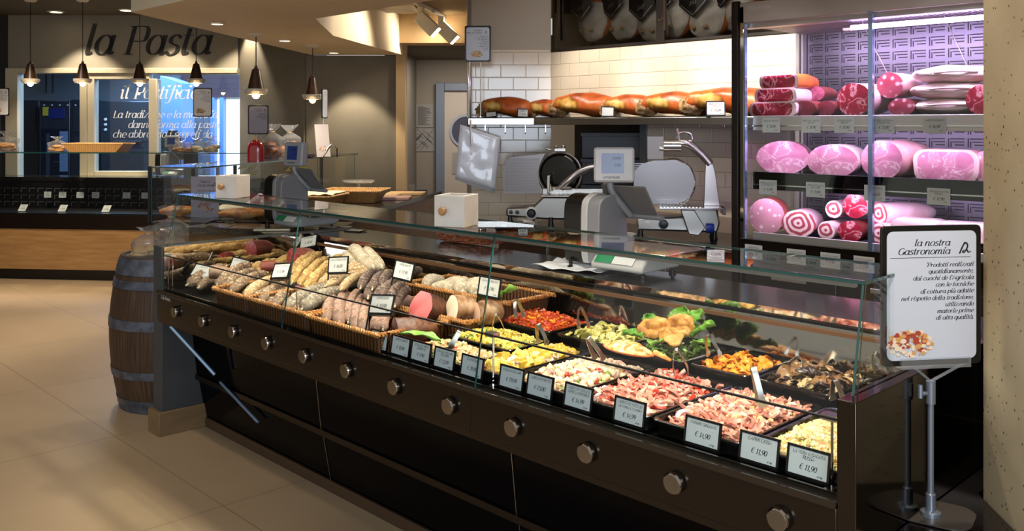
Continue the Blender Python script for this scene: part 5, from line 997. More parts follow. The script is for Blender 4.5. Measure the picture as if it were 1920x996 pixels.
    # sharpener on top
    m = MB(); m.box(.04, .13, -.02, .06, .575, .60); m.tube([(.05, .02, .60), (.05, .0, .625)], .016, 10); m.tube([(.11, .02, .60), (.11, .0, .63)], .016, 10); m.tube([(.02, -.01, .585), (-.03, -.01, .60)], .009, 8); m.build('sharpener', ALUM, t, bev=.004)
    m = MB(); m.prism([(.18, .23), (.30, .23), (.24, .08), (.20, .02)], -.17, -.05, 'y'); m.build('carriage_support', ALUM, t, bev=.006)
    return t
sl = at(1010, 417, z=.90)
slicer('steel meat slicer at the left, with its ribbed plate towards the tiled return wall', (at(1030, 400, y=4.74).x, 4.74, .90), YAW - .12, sc=.92)
# second slicer is seen from its blade-arm side
def slicer2(label, loc, rz):
    t = thing('meat_slicer', label, 'slicer', loc, rz, 'meat slicers'); t.scale = (.84,) * 3
    m = MB(); m.prism([(-.30, .06), (-.30, .15), (.05, .17), (.12, .24), (.30, .23), (.32, .12), (.30, .05)], -.08, .12, 'y'); m.build('body', ALUM, t, bev=.015)
    for x, y in ((-.27, -.06), (-.27, .10), (.28, -.06), (.28, .10)): MB().lathe([(.026, 0), (.02, .02), (.016, .07)], 12, 0, MX.Translation((x, y, 0))).build('foot', BLACK, t)
    m = MB(); m.tube([(-.02 + .165 * math.cos(a), .02, .42 + .18 * math.sin(a)) for a in [2 * PI * i / 48 for i in range(48)]], .006, 8, closed=True); m.build('blade_guard', CHROME, t)
    m = MB(); m.prism([(-.32, .26), (-.32, .50), (-.26, .56), (-.17, .585), (.0, .59), (.10, .54), (.145, .42), (.10, .30), (.0, .25)], .01, .025, 'y')
    for i in range(22): z = .275 + i * .0135; m.box(-.315, -.02 + .155 * math.sqrt(max(0, 1 - ((z - .42) / .175) ** 2)), .004, .01, z, z + .006)
    m.build('ribbed_fence', RIB, t)
    m = MB(); m.box(-.14, .34, -.24, -.04, .235, .25); m.box(.32, .345, -.24, -.04, .20, .25); m.build('carriage_tray', plain('bright_tray', '#cfcbd0', .18, .95), t, bev=.003)
    m = MB()
    for i in range(12): m.box(-.13 + i * .026, -.12 + i * .026, -.22, -.06, .25, .27)
    m.build('tray_teeth', CHROME, t)
    m = MB(); m.prism([(.20, .25), (.32, .25), (.285, .50), (.27, .56), (.24, .58), (.215, .56), (.21, .5)], -.06, -.03, 'y'); m.tube(cr([(.25, -.045, .56), (.20, -.045, .62), (.12, -.05, .69), (.06, -.06, .72), (-.02, -.06, .71)], 5), .03, 10); m.build('carriage_arm', ALUM, t, bev=.004)
    m = MB(); m.tube([(-.10, -.065, .70), (.03, -.065, .70)], .042, 16); m.tube([(-.13, -.08, .68), (-.04, -.08, .68)], .018, 10); m.tube(cr([(.0, -.06, .75), (.03, -.06, .80), (.10, -.06, .79), (.11, -.06, .74), (.05, -.06, .73)], 4), .010, 8); m.tube([(.02, -.06, .74), (.0, -.06, .83)], .012, 8); m.build('meat_grip', ALUM, t); MB().box(-.22, -.10, -.075, -.068, .60, .77).build('grip_plate', plain('dull_plate', '#77706c', .4, .7), t)
    m = MB(); m.prism([(.02, .23), (.12, .23), (.20, .10), (.15, .04), (.08, .05)], -.2, -.09, 'y'); m.build('carriage_support', ALUM, t, bev=.006)
    m = MB(); m.lathe([(.036, 0), (.036, .05), (.03, .058), (.0001, .06)], 18, 0, MX.Translation((.21, -.14, .09)) @ MX.Rotation(PI / 2, 4, 'Y')); m.build('blue_knob', plain('blue_plastic', '#2b3f9a', .35), t)
    m = MB(); m.lathe([(.02, 0), (.02, .01), (.0001, .011)], 16, 0, MX.Translation((-.22, -.08, .11)) @ MX.Rotation(PI / 2, 4, 'X')); m.build('switch_button', plain('switch_white', '#d0ccc6', .3), t)
    m = MB(); m.lathe([(.036, 0), (.036, .02), (.03, .045), (.0001, .047)], 18, 0, MX.Translation((-.10, -.08, .11)) @ MX.Rotation(PI / 2, 4, 'X')); m.build('thickness_knob', BLACK, t)
    return t
slicer2('steel meat slicer with a blue knob and upright arm, beside the meat fridge', (at(1268, 400, y=4.78).x, 4.78, .90), YAW - .12)
m = MB(); m.lathe([(.0001, .002), (.10, .0), (.12, .012), (.117, .014), (.10, .006), (.0001, .006)], 32); o = m.build('white_plate', plain('white_ceramic', '#d8d4cc', .2)); p = at(1085, 421, z=.905); o.location = (-3.70, 4.58, .902); tag(o, 'white plate on the back counter between the two slicers', 'plate')
# stacked dark grey crates in the wall opening
CRG = plain('dark_grey_crate', '#585d64', .5)
for i in range(3):
    t = thing('storage_crate', 'dark grey crate stacked in the wall opening, %s' % ('lowest', 'middle', 'topmost')[i], 'crate', (at(1155, 290, y=YW + .33).x, YW + .36, .95 + .205 * i), .5, 'stacked crates in the wall opening')
    MB().box(-.26, .26, -.17, .17, .0, .196).build('crate_body', CRG, t, bev=.008); MB().box(-.268, .268, -.178, .178, .172, .200).build('crate_rim', CRG, t, bev=.003)

# ================================================================ HAM SHELF
SHZ = 1.672
rp = V((ret_a.x, ret_a.y, 0)); cpt = V((cx0.x, cx0.y, 0)); dr = (rp - cpt).normalized(); nr_ = V((-dr.y, dr.x, 0)); nr_ = nr_ if nr_.dot(V((0, 0, 0)) - cpt) > 0 else -nr_
SD = .34
fc = at(1020, 225, y=YW - SD)
A1 = cpt + V((0, -.003, 0)); B1 = rp + dr * .01; B2 = B1 + nr_ * SD; F2 = V((-2.715, YW - SD, 0)); F1 = V((-2.715, YW - .003, 0))
# front corner: where the two front edges meet
tt = (YW - SD - B2.y) / (-dr.y) if abs(dr.y) > 1e-6 else 0; K = B2 - dr * ((B2.y - (YW - SD)) / dr.y) if abs(dr.y) > 1e-6 else B2
t = thing('ham_shelf', 'long steel shelf along the tiled wall, carrying the row of whole hams', 'shelf', (-3.6, 5.0, SHZ))
pl = [(p.x, p.y) for p in (A1 + nr_ * .004, B1 + nr_ * .004, B2, K, F2, F1)]
m = MB(); m.prism(pl, SHZ - .05, SHZ); wb(m, 'shelf_board', STEEL, t, bev=.003)
m = MB(); m.prism([(a * 1, b) for a, b in pl], SHZ, SHZ + .006); wb(m, 'dark_mat', plain('dark_shelf_mat', '#17120f', .5), t)
m = MB(); q = B1 + nr_ * .06; m.tube([(q.x, q.y, SHZ), (q.x, q.y, SHZ + .46)], .006, 8); q2 = B2 - nr_ * .03; m.tube([(q2.x, q2.y, SHZ), (q2.x, q2.y, SHZ + .46)], .006, 8); wb(m, 'end_rods', CHROME, t)
m = MB(); 
for i in range(4): q = B1 - dr * (.12 + .16 * i) + nr_ * .03; m.tube([(q.x, q.y, SHZ - .05), (q.x, q.y, SHZ - .11), (q.x + nr_.x * .02, q.y + nr_.y * .02, SHZ - .12)], .004, 6)
wb(m, 'hooks', CHROME, t)
HSKIN = noisy('ham_skin', [(.25, '#7c3310'), (.5, '#b4561f'), (.75, '#c87034')], 7, .38, 7, .4, .006, coat=.2); HFAT = noisy('ham_fat', [(.25, '#8a6426'), (.45, '#c69a48'), (.7, '#e0c27c')], 9, .4, 5, .3, .006); HSHANK = noisy('ham_shank', [(.3, '#4c3218'), (.55, '#8f7048'), (.75, '#c4aa7c')], 20, .6, 6, .6, .008)
def nham():
    n = N('cured_ham_skin'); c = n.co((1, 1, 1)); mp = n.n('ShaderNodeMapping'); mp.vector_type = 'POINT'; mp.inputs['Location'].default_value = (.30, .20, -.70); mp.inputs['Scale'].default_value = (3.8, 2.8, 7.2); n.l(c, mp.inputs[0])
    ln = n.n('ShaderNodeVectorMath', _operation='LENGTH'); n.l(mp.outputs[0], ln.inputs[0]); t = n.n('ShaderNodeTexNoise', Scale=14, Detail=6); n.l(c, t.inputs[0])
    ma = n.n('ShaderNodeMath', _operation='MULTIPLY_ADD'); n.l(t.outputs[0], ma.inputs[0]); ma.inputs[1].default_value = .9; n.l(ln.outputs['Value'], ma.inputs[2])
    fat = n.ramp(ma.outputs[0], [(.35, '#e2cc96'), (.6, '#cda050'), (.8, '#8a5c1e'), (.92, '#000000')]); msk = n.ramp(ma.outputs[0], [(.80, '#ffffff'), (.90, '#000000')])
    t2 = n.n('ShaderNodeTexNoise', Scale=8, Detail=7); n.l(c, t2.inputs[0]); sk = n.ramp(t2.outputs[0], [(.28, '#6e2c0c'), (.5, '#a84d1a'), (.75, '#c06a30')]); mx = n.n('ShaderNodeMix', _data_type='RGBA'); n.l(msk, mx.inputs[0]); n.l(sk, mx.inputs[6]); n.l(fat, mx.inputs[7]); n.l(mx.outputs[2], n.b.inputs['Base Color']); n.b.inputs['Roughness'].default_value = .4; n.bump(t.outputs[0], .5, .008); return n.mt
HAMM = nham()
def ham(label, loc, rz, L=.5, s=1.0, seed=0, rx=0.0):
    """whole cured ham: shank towards local -x, broad rump to +x"""
    t = thing('cured_ham', label, 'ham', loc, rz, 'whole hams on the wall shelf'); t.scale = (s,) * 3; o = V((seed * 4.1, seed, 0))
    def body(u, v):
        a = 2 * PI * v; x = L * (u - .45)
        ry = .062 + .036 * math.sin(PI * min(1, u * 1.15) ** 1.3 * .78); e = (1 - u) / .16; ry *= math.sqrt(max(.002, 1 - max(0, 1 - e) ** 2)) if e < 1 else 1
        if u < .05: ry *= .55 + 9 * u
        rz_ = ry * .86; k = 1 + .14 * NZ.noise(V((u * 3.4, math.cos(a) * 1.2, math.sin(a) * 1.2)) + o) + .03 * NZ.noise(V((u * 16, math.cos(a) * 5, math.sin(a) * 5)) + o)
        return V((x, ry * math.cos(a) * k * 1.1, .095 + .012 * math.sin(u * 5) + rz_ * math.sin(a) * k))
    m = MB(); m.grid(body, 34, 26, cv=True); m.f += [tuple(range(25, -1, -1)), tuple(range(33 * 26, 34 * 26))]; m.m += [0, 0]; k = len(m.v); mn = min(p[2] for p in m.v); m.v = [(p[0], p[1], p[2] - mn) for p in m.v]; m.build('skin', HAMM, t, ang=80)
    m = MB(); m.ell((-.45 * L + .03, 0, .062), (.075, .07, .06), 24, 16, nz=.5, fr=2.6); m.build('shank_end', HSHANK, t, ang=80); return t
hl = [(945, .46, 'leftmost, its shank beside the glass rod'), (1022, .40, 'second from the left, behind the small framed card'), (1092, .52, 'third from the left, large'), (1180, .46, 'fourth from the left, behind the blank white card'), (1262, .52, 'fifth from the left, with a hollow cut side'), (1362, .56, 'at the right end, partly behind the fridge')]
for i, (px, L, lb) in enumerate(hl):
    p = at(px, 210, y=YW - .19) if px > 1040 else None
    if p is None:
        Zr = V((K.x, K.y)).dot(V((-SA, CA))) + .18; p = at(px, 210, Z=Zr)
    ham('orange cured ham on the wall shelf, %s' % lb, (p.x, p.y, SHZ + .007), (YAW - .25 if px < 1040 else .30), L, seed=i + 1, s=(.90, .80, 1.0, .88, .95, 1.05)[i])
for px, py, w_, lines, pr, lb, rl, tl in ((921, 211, .085, ['SAN DANIELE'], '€ 28,90', 'lying tilted at the left end of the ham shelf', -8, -50), (980, 200, .085, ['PROSCIUTTO', 'CRUDO'], '€ 26,90', 'between the first two hams on the shelf', 2, -8), (1139, 191, .092, [' '], ' ', 'blank white, shining in front of the fourth ham', 2, -6), (1342, 202, .12, ['PROSCIUTTO CRUDO', 'NAZIONALE'], '€ 23,89', 'at the right end of the ham shelf beside the fridge', 0, -6)):
    p = at(px, py, y=YW - SD + .02) if px > 1050 else at(px, py, Z=V((K.x, K.y)).dot(V((-SA, CA))) + .03)
    card('black framed price card ' + lb, 'price cards on the ham shelf', (p.x, p.y, SHZ + .0075), YAW - .12, lines, pr, w=w_, h=w_ * .78, tilt=tl, roll=rl, paper=CARDW)
# bundle of clear bags hung under the shelf end
t = thing('bag_bundle', 'bundle of white plastic bags hanging from a hook under the ham shelf', 'bags', (B2 - nr_ * .02).to_tuple()[:2] + (SHZ - .09,), YAW)
m = MB()
for k in range(5): m.grid(lambda u, v, k=k: V((.03 + .30 * (u - .3) * 1.0 + .0 - .16 * v * .55 + .05 * v, -.02 - .006 * k + .012 * NZ.noise(V((u * 4, v * 4, k))), -.40 * v - .10 * u + .02 + .006 * k)), 10, 14, 0, MX.Rotation(0, 4, 'Y'))
m.build('bags', plain('milky_plastic', '#e8ecf2', .25, coat=.4), t, ang=80, solid=.0008)
m = MB(); m.tube([(.02, -.03, .08), (.02, -.05, .0), (.03, -.055, -.12)], .008, 8); m.build('hook', STEEL, t)

# ================================================================ HANGING HAM CABINET ABOVE THE WALL
t = thing('ham_cabinet', 'black wall cabinet with glass front and hams hanging inside, above the tiled wall', 'cabinet', (-3.4, YW, 2.3))
hz0 = HZ0; fx = -1.0
BCB = plain('black_cabinet', '#0d0b0a', .45)
kx0 = cx0.x + .01
m = MB(); m.box(kx0, fx, YW + .36, YW + .38, hz0, 2.95); m.box(kx0, fx, YW + .005, YW + .36, hz0 + .001, hz0 + .025); m.box(kx0, kx0 + .03, YW + .005, YW + .36, hz0, 2.95); wb(m, 'cabinet_body', BCB, t)
mx_ = at(1240, 60, y=YW).x; m = MB(); m.box(mx_ - .035, mx_ + .035, YW - .014, YW + .012, hz0 + .002, 2.95); m.box(kx0, fx, YW - .012, YW + .012, hz0 + .002, hz0 + .02); wb(m, 'door_frame', plain('dark_frame', '#26211e', .35, .4), t)
m = MB(); p = V((mx_, YW - .015, at(1240, 36, y=YW).z)); m.lathe([(.016, 0), (.016, .006), (.0001, .007)], 14, 0, MX.Translation(p) @ MX.Rotation(PI / 2, 4, 'X')); wb(m, 'lock', CHROME, t)
for px in (1050, 1250): 
    m = MB(); q = at(px, 20, y=YW); m.box(q.x - .008, q.x + .008, YW - .03, YW - .012, hz0 + .09, 2.9); wb(m, 'door_handle', plain('handle_bronze', '#55483c', .3, .8), t)
mb = MB().box(kx0 + .03, fx, YW + .001, YW + .005, hz0 + .02, 2.95, 0); wb(mb, 'cabinet_glass', archglass('cabinet_glass', '#dcdcdc'), t)
GRH = noisy('white_mould_ham', [(.25, '#6b6358'), (.5, '#a39b8e'), (.75, '#beb7a9')], 8, .7, 6, .4, .006); ORH = noisy('ham_side_skin', [(.3, '#7c3c1a'), (.7, '#b8692c')], 8, .5); BLT = plain('black_tag', '#0a0a0a', .5); 
for i, (px, py, nm) in enumerate(((1118, 38, 'leftmost'), (1175, 34, 'second from the left'), (1232, 38, 'third, behind the door bar'), (1266, 30, 'fourth, just right of the door bar'), (1330, 30, 'fifth, wide, with two holes showing'), (1382, 12, 'rightmost, above the fridge'))):
    p = at(px, py, y=YW + .15 + .02 * (i % 2)); t2 = thing('hanging_ham', 'pale mouldy cured ham hanging in the wall cabinet, %s' % nm, 'ham', p, -.3, 'hams hanging in the wall cabinet'); o = V((i * 3.3, 0, 0)); t2.scale = (1.55, 1.15, 1.0)
    def shp(u, v, f=1.0):
        a = 2 * PI * v; b = PI * (u - .5); d = V((math.cos(a) * math.cos(b), math.sin(a) * math.cos(b), math.sin(b))); k = 1 + .08 * NZ.noise(d * 2 + o)
        wz = 1 + .25 * max(0, d.z) * -1; return V((.128 * d.x * wz * k, .085 * d.y * k, (.17 if d.z < 0 else .34) * d.z * k))
    m = MB(); m.grid(lambda u, v: shp(u, v), 18, 26, cv=True); m.build('skin', ORH, t2, ang=80)
    m = MB(); m.grid(lambda u, v: (lambda q: q + V((0, -.006 - .004 * NZ.noise(q * 22), 0)))(shp(.02 + .60 * u, .5 + .03 + .44 * v)), 20, 20); m.build('mouldy_face', GRH, t2, ang=80)
    m = MB(); m.ell((-.04, -.088, -.08), (.018, .006, .016), 10, 8, nz=.4); m.ell((.045, -.085, -.085), (.014, .006, .014), 10, 8); m.build('bone_marks', HSHANK, t2)
    m = MB(); m.prism([(-.10, .30), (-.10, .10), (0, .0), (.10, .10), (.10, .30)], -.125, -.118, 'y', 0, MX.Translation((0, 0, -.02))); m.build('black_tag', BLT, t2)
    m = MB(); m.tube([(-.088, -.127, .085), (0, -.127, .0), (.088, -.127, .085)], .0015, 4); lettering(m, 'pit', .022, 0, .075, -.1265, 'c'); m.build('tag_lettering', plain('tag_grey', '#8a8680', .5), t2)
# framed poster on a rod at the shelf end
p = at(896, 118, Z=V((B2.x, B2.y)).dot(V((-SA, CA))) - .02); ph = at(896, 50, Z=V((p.x, p.y)).dot(V((-SA, CA)))).z - p.z
t = thing('framed_poster', 'black framed poster on a rod above the left end of the ham shelf', 'poster', (p.x, p.y, SHZ + .007), YAW - .05)
m = MB(); m.tube([(0.02, .012, 0), (.02, .012, p.z - SHZ + .02)], .005, 8); m.lathe([(.03, 0), (.03, .006), (.008, .01)], 14, 0, MX.Translation((.02, .012, 0))); m.build('rod', CHROME, t)
poster(t, .20, ph, ['il Piatto', 'Freddo di Terrina'], ['Preparazioni', 'e ricette tradizionali', 'per ogni giorno', 'dai nostri', 'cuochi esperti', 'con gusto di', 'verdure fresche', 'e prodotti', 'genuini'], FLOW3, 5, (-.05, .22, .22), z0=p.z - SHZ, paper=POSTW)

# ================================================================ MEAT FRIDGE
fx0, fx1, fy0, fy1, fz0, fz1 = -2.665, -1.02, 4.35, 5.02, 1.0, 2.29
t = FR = thing('meat_fridge', 'tall open steel fridge with violet lighting, sliding glass and three shelves of meat', 'fridge', (-1.9, 4.7, 0))
DKS = plain('dark_drawer_steel', '#57504a', .32, .95); FST = plain('fridge_steel', '#c6c2be', .48, 1.0)
m = MB(); m.box(fx0, fx1, fy0, fy1, fz1 - .115, fz1); wb(m, 'canopy', FST, FR, bev=.004)
m = MB(); m.box(fx0, fx0 + .028, fy0, fy0 + .035, fz0 - .14, fz1 - .02); wb(m, 'front_post', CHROME, FR, bev=.004)
m = MB(); m.box(fx0 - .045, fx0 - .003, fy0 - .012, fy0 + .02, 0, fz1 + .01); wb(m, 'dark_post', plain('dark_post', '#2c2724', .3, .6), FR, bev=.004)
m = MB(); m.box(fx0 + .004, fx0 + .03, fy1 - .06, fy1, fz0, fz1 - .1); m.box(fx0 + .05, fx0 + .065, fy1 - .08, fy1 - .04, fz0, fz1 - .1); wb(m, 'rear_post', FST, FR)
panes('side_glass', FR, 0, .005, .036 - .35, .27 , fz0 - 0, fz1 - .12, MX.Translation((fx0 + .010 - FR.location.x, 0, 0)), 'x')
# perforated back panel
def nperf():
    n = N('perforated_panel'); n.b.inputs['Metallic'].default_value = .85; n.b.inputs['Roughness'].default_value = .38; n.b.inputs['Base Color'].default_value = lin('#66646c'); return n.mt
PERF = nperf(); m = MB(); m.box(fx0 + .03, fx1, fy1 - .03, fy1 - .02, fz0, fz1 - .1); wb(m, 'back_panel', PERF, FR)
m = MB(); cw, chh = .098, .068
yb = fy1 - .0305
for i in range(int((fx1 - fx0 - .1) / cw)):
    for j in range(int((fz1 - .12 - fz0) / chh)):
        x = fx0 + .08 + i * cw; z = fz0 + .02 + j * chh
        for k in range(3): m.box(x + .010 + .012 * k, x + .082, yb - .0006, yb, z + .048 - .016 * k, z + .048 - .016 * k + .006)
        for k in range(2): m.box(x + .012 * k, x + .006 + .012 * k, yb - .0006, yb, z + .006, z + .054 - .016 * k)
wb(m, 'vent_slots', plain('slot_black', '#07060a', .6), FR)
m = MB()
for i in range(70): x = fx0 + .06 + i * .023; m.box(x, x + .01, fy0 + .10, fy1 - .04, fz1 - .135, fz1 - .115)
m.box(fx0, fx1, fy0 + .03, fy0 + .10, fz1 - .14, fz1 - .115); wb(m, 'ribbed_ceiling', FST, FR)
m = MB(); m.tube([(fx0 + .55, fy0 + .18, fz1 - .165), (fx1, fy0 + .18, fz1 - .165)], .013, 12); wb(m, 'light_tube', emis('violet_tube', '#c9a6ff', 9), FR)
m = MB(); m.tube([(fx0 + .51, fy0 + .18, fz1 - .165), (fx0 + .55, fy0 + .18, fz1 - .165)], .016, 12); wb(m, 'tube_socket', FST, FR)
for nm, z, dk in (('top_shelf', 1.665, 0), ('middle_shelf', 1.345, 1), ('bottom_shelf', 1.015, 1)):
    sm = BLACKG if dk else FST
    m = MB(); m.box(fx0 + .06, fx1, fy0 + .06, fy1 - .05, z - .012, z); wb(m, nm, sm, FR, bev=.002)
    m = MB(); m.box(fx0 + .055, fx1, fy0 + .045, fy0 + .062, z - .075, z + (.02 if dk else .004)); wb(m, nm + '_front', sm if nm == 'middle_shelf' else FST, FR, bev=.002)
    m = MB(); m.box(fx0 + .055, fx1, fy0 + .040, fy0 + .046, z - .052, z - .046); wb(m, 'price_rail', CHROME, FR)
m = MB(); m.box(fx0, fx1, fy0 - .005, fy0 + .02, fz0 - .115, fz0 - .01); m.box(fx0, fx1, fy0 - .012, fy0 + .02, fz0 - .01, fz0); wb(m, 'lower_front', BRONZE, FR)
# sliding glass panes with steel edge
xm = at(1632, 300, y=fy0).x
panes('sliding_glass', FR, fx0 + .03 - FR.location.x, xm - FR.location.x, fy0 + .012 - FR.location.y, fy0 + .017 - FR.location.y, fz0, fz1 - .11, None, 'y'); panes('sliding_glass', FR, xm - FR.location.x, fx1 - FR.location.x, fy0 + .002 - FR.location.y, fy0 + .007 - FR.location.y, fz0, fz1 - .11, None, 'y')
for xa, xb in ((xm - .011, xm + .011), (fx0 + .028, fx0 + .036)):
    m = MB(); m.box(xa, xb, fy0 - .004, fy0 + .02, fz0, fz1 - .11); wb(m, 'glass_edge_profile', plain('blue_profile', '#9fb4d8', .15, .8), FR)
m = MB(); m.box(fx0, fx1, fy0 + .05, fy1, .08, fz0 - .115); wb(m, 'base_cabinet', DKS, FR)
for i in range(3):
    x = fx0 + .02 + i * .54
    m = MB(); m.box(x, x + .52, fy0 + .03, fy0 + .05, .50, .84); wb(m, 'drawer', DKS, FR, bev=.004); m = MB(); m.box(x + .16, x + .36, fy0 + .015, fy0 + .03, .79, .815); wb(m, 'drawer_handle', FST, FR, bev=.004)
m = MB(); T = MX.Translation((fx0 + .05, fy0 - .001, fz1 - .045)); lettering(m, 'Cria Rosja', .016, 0, 0, T=T); wb(m, 'maker_lettering', WHITE, FR)
m = MB()
for qx, qz in ((fx0 + .62, fz1 - .12), (fx0 + 1.02, fz1 - .12)): m.tube([(qx, fy0 + .12, qz), (qx + .07, fy0 + .35, qz - .33)], .0022, 5)
wb(m, 'hanging_wires', STEEL, FR)

# ---- meat in the fridge
MEATR = noisy('raw_ham_red', [(.3, '#741020'), (.47, '#9c2034'), (.50, '#dca0a4'), (.53, '#a82a3c'), (.66, '#8a1a2c'), (.7, '#c8707a'), (.74, '#9c2436')], 9, .3, 4, dist=1.2); PKF = noisy('pink_fat', [(.3, '#d2a0a4'), (.7, '#ecd0d0')], 10, .35); COOKH = noisy('cooked_ham_face', [(.28, '#a8607a'), (.42, '#c8809a'), (.485, '#cf8aa0'), (.50, '#efd0d6'), (.52, '#d08ca2'), (.62, '#d898aa'), (.66, '#eccad0'), (.70, '#c88098')], 6, .32, 3, dist=1.6)
COOKR = noisy('cooked_ham_rind', [(.3, '#b87a80'), (.6, '#d8a4a4'), (.8, '#eccaca')], 9, .4, 4, .2, .004); DKSK = noisy('dark_meat_skin', [(.3, '#4a1c1c'), (.7, '#74342e')], 14, .35); MORT = spots('mortadella_face', '#c08890', '#ecd4d0', 26, .26, .03, .35, '#cc949c'); FATP = noisy('white_lard', [(.3, '#dcbcb8'), (.7, '#f2e2dc')], 9, .35, 4, .2, .004)
def nroll():
    n = N('rolled_pancetta_face'); c = n.co((1, 1, 1)); sp = n.n('ShaderNodeSeparateXYZ'); n.l(c, sp.inputs[0]); cb = n.n('ShaderNodeCombineXYZ'); n.l(sp.outputs[1], cb.inputs[0]); n.l(sp.outputs[2], cb.inputs[1])
    wv = n.n('ShaderNodeTexWave', Scale=11, Distortion=5, Detail=2); wv.wave_type = 'RINGS'; wv.rings_direction = 'SPHERICAL'; n.l(cb.outputs[0], wv.inputs[0]); n.l(n.ramp(wv.outputs['Fac'], [(.35, '#a84a50'), (.5, '#d89a98'), (.62, '#f0d4cc')]), n.b.inputs['Base Color']); n.b.inputs['Roughness'].default_value = .35; return n.mt
ROLLF = nroll()
def cutround(label, cat, px, py, r, L=.3, skin=COOKR, face=COOKH, y=None, z=None, sx=1.0, sq=1.0, yaw=-.0, name='cooked_ham', seed=1, lump=.05, group=None):
    """cut meat lying with its face to the customer"""
    y = fy0 + .12 if y is None else y; p = at(px, py, y=y)
    if z is not None: p.z = z + r * sq
    d = V((math.sin(yaw), math.cos(yaw), 0)); return rot_piece(name, label, cat, p, p + d * L, r, skin, face, sx=sx, squash=sq, lump=lump, seed=seed, endr=.6, group=group)
Zt, Zm, Zb = 1.667, 1.347, 1.018
GC = 'cut cooked hams on the middle fridge shelf'
cutround('large cooked ham half with browned rind at the left of the middle fridge shelf', 'ham', 1468, 285, .115, .36, COOKR, COOKH, fy0 + .22, Zm, 1.25, .80, -.35, seed=31, group=GC)
cutround('round cooked ham with a thick white fat edge, second on the middle fridge shelf', 'ham', 1560, 290, .105, .34, FATP, COOKH, fy0 + .13, Zm, 1.30, .82, -.1, seed=32, group=GC)
cutround('pink cooked ham behind the sliding-glass edge on the middle fridge shelf', 'ham', 1652, 290, .112, .36, COOKR, COOKH, fy0 + .14, Zm, 1.15, .88, .3, seed=33, group=GC)
def slab(label, name, cat, p, lx, ly, lz, rz, skin, face, seed, r=.03, group=None, front=True):
    t = thing(name, label, cat, p, rz, group); o = V((seed * 2.7, 0, 0)); pr = rrect(lx, lz, min(r, lz * .45), 4, 0, lz / 2); m = MB(); k = len(pr); vs = []
    for i in range(7):
        f = i / 6; s = 1 - .22 * f ** 3
        for x, z in pr: q = 1 + .06 * NZ.noise(V((x * 12, z * 12, f * 2)) + o); vs.append((x * s * q, -ly / 2 + ly * f + .012 * NZ.noise(V((x * 9, z * 9, 0)) + o), .0 + z * (s if f > .5 else 1) * (1 + .05 * NZ.noise(V((x * 10, 3, f)) + o))))
    m.add(vs, [(i * k + j, i * k + (j + 1) % k, (i + 1) * k + (j + 1) % k, (i + 1) * k + j) for i in range(6) for j in range(k)] + [tuple(range(6 * k, 7 * k))]); m.build('rind', skin, t, ang=60)
    c = V((0, -ly / 2, lz / 2)); m = MB(); vv = [V(v) for v in vs[:k]]; rings = []
    for q, dy in ((1.0, -.0005), (.86, -.003), (.5, -.004)): rings += [V((0, 0, 0)) + V((v.x * q, v.y + dy, lz / 2 + (v.z - lz / 2) * q)) for v in vv]
    m.add(rings, [(i * k + j, i * k + (j + 1) % k, (i + 1) * k + (j + 1) % k, (i + 1) * k + j) for i in range(2) for j in range(k)] + [tuple(range(2 * k, 3 * k))], 1)
    for i in range(k): m.m[i] = 0
    m.build('cut_face', [PKF, face], t, ang=60); return t
p = at(1772, 300, y=fy0 + .15); slab('square pressed cooked ham with a small hole, on the middle fridge shelf', 'cooked_ham', 'ham', (p.x, fy0 + .30, Zm), .30, .30, .155, 0, COOKR, COOKH, 34, .05, GC)
cutround('dark red cut piece at the pillar on the middle fridge shelf', 'meat', 1848, 305, .07, .2, plain('red_casing', '#b01c20', .3), MORT, fy0 + .16, Zm, 1, 1.1, .2, 'cured_meat', 35)
pz = Zt
for i, nm in enumerate(('lowest', 'middle', 'topmost')):
    p = at(1457, 190, y=fy0 + .16); slab('raw ham slab with white fat border, %s of three on the top fridge shelf' % nm, 'ham_slab', 'ham', (p.x + .02 * i - .0, fy0 + .24, pz), .30 - .02 * i, .22, .078, -.15, HSKIN if i == 2 else PKF, MEATR, 40 + i, .028, 'stacked raw ham slabs'); pz += .076
cutround('dark round cut salami leaning over the others on the top fridge shelf', 'salami', 1526, 176, .055, .2, DKSK, noisy('violet_salami', [(.4, '#8c3c54'), (.7, '#b0647a')], 40, .35), fy0 + .26, None, 1.2, .75, .1, 'cut_salami', 44)
cutround('dark cut bresaola lying left of the loin on the top fridge shelf', 'meat', 1508, 195, .055, .22, DKSK, noisy('bresaola', [(.3, '#5e1420'), (.7, '#84283a')], 14, .35), fy0 + .14, Zt, 1.35, .75, .15, 'cured_meat', 45)
cutround('small dark cured piece in clear film on the top fridge shelf', 'meat', 1548, 196, .045, .2, DKSK, noisy('bresaola2', [(.3, '#64182a'), (.7, '#8c3040')], 14, .35), fy0 + .15, Zt, 1.2, .9, .1, 'cured_meat', 46)
cutround('large red cut loin with a white fat seam on the top fridge shelf', 'meat', 1600, 188, .085, .28, PKF, MEATR, fy0 + .14, Zt, 1.25, 1.0, .25, 'cured_loin', 47)
cutround('marbled coppa with round face right of the sliding-glass edge on the top shelf', 'meat', 1668, 160, .068, .24, PKF, spots('marbled_coppa', '#8e2c3c', '#e2b4b8', 26, .28, .08, .35, '#a8485a'), fy0 + .18, None, 1.1, .95, .2, 'coppa', 48)
cutround('dark coppa under the marbled round one on the top fridge shelf', 'meat', 1690, 194, .05, .24, DKSK, spots('marbled_coppa2', '#7e2434', '#d8a4a8', 26, .28, .08, .35, '#983c4c'), fy0 + .16, Zt, 1.5, .85, .2, 'coppa', 49)
pz = Zt
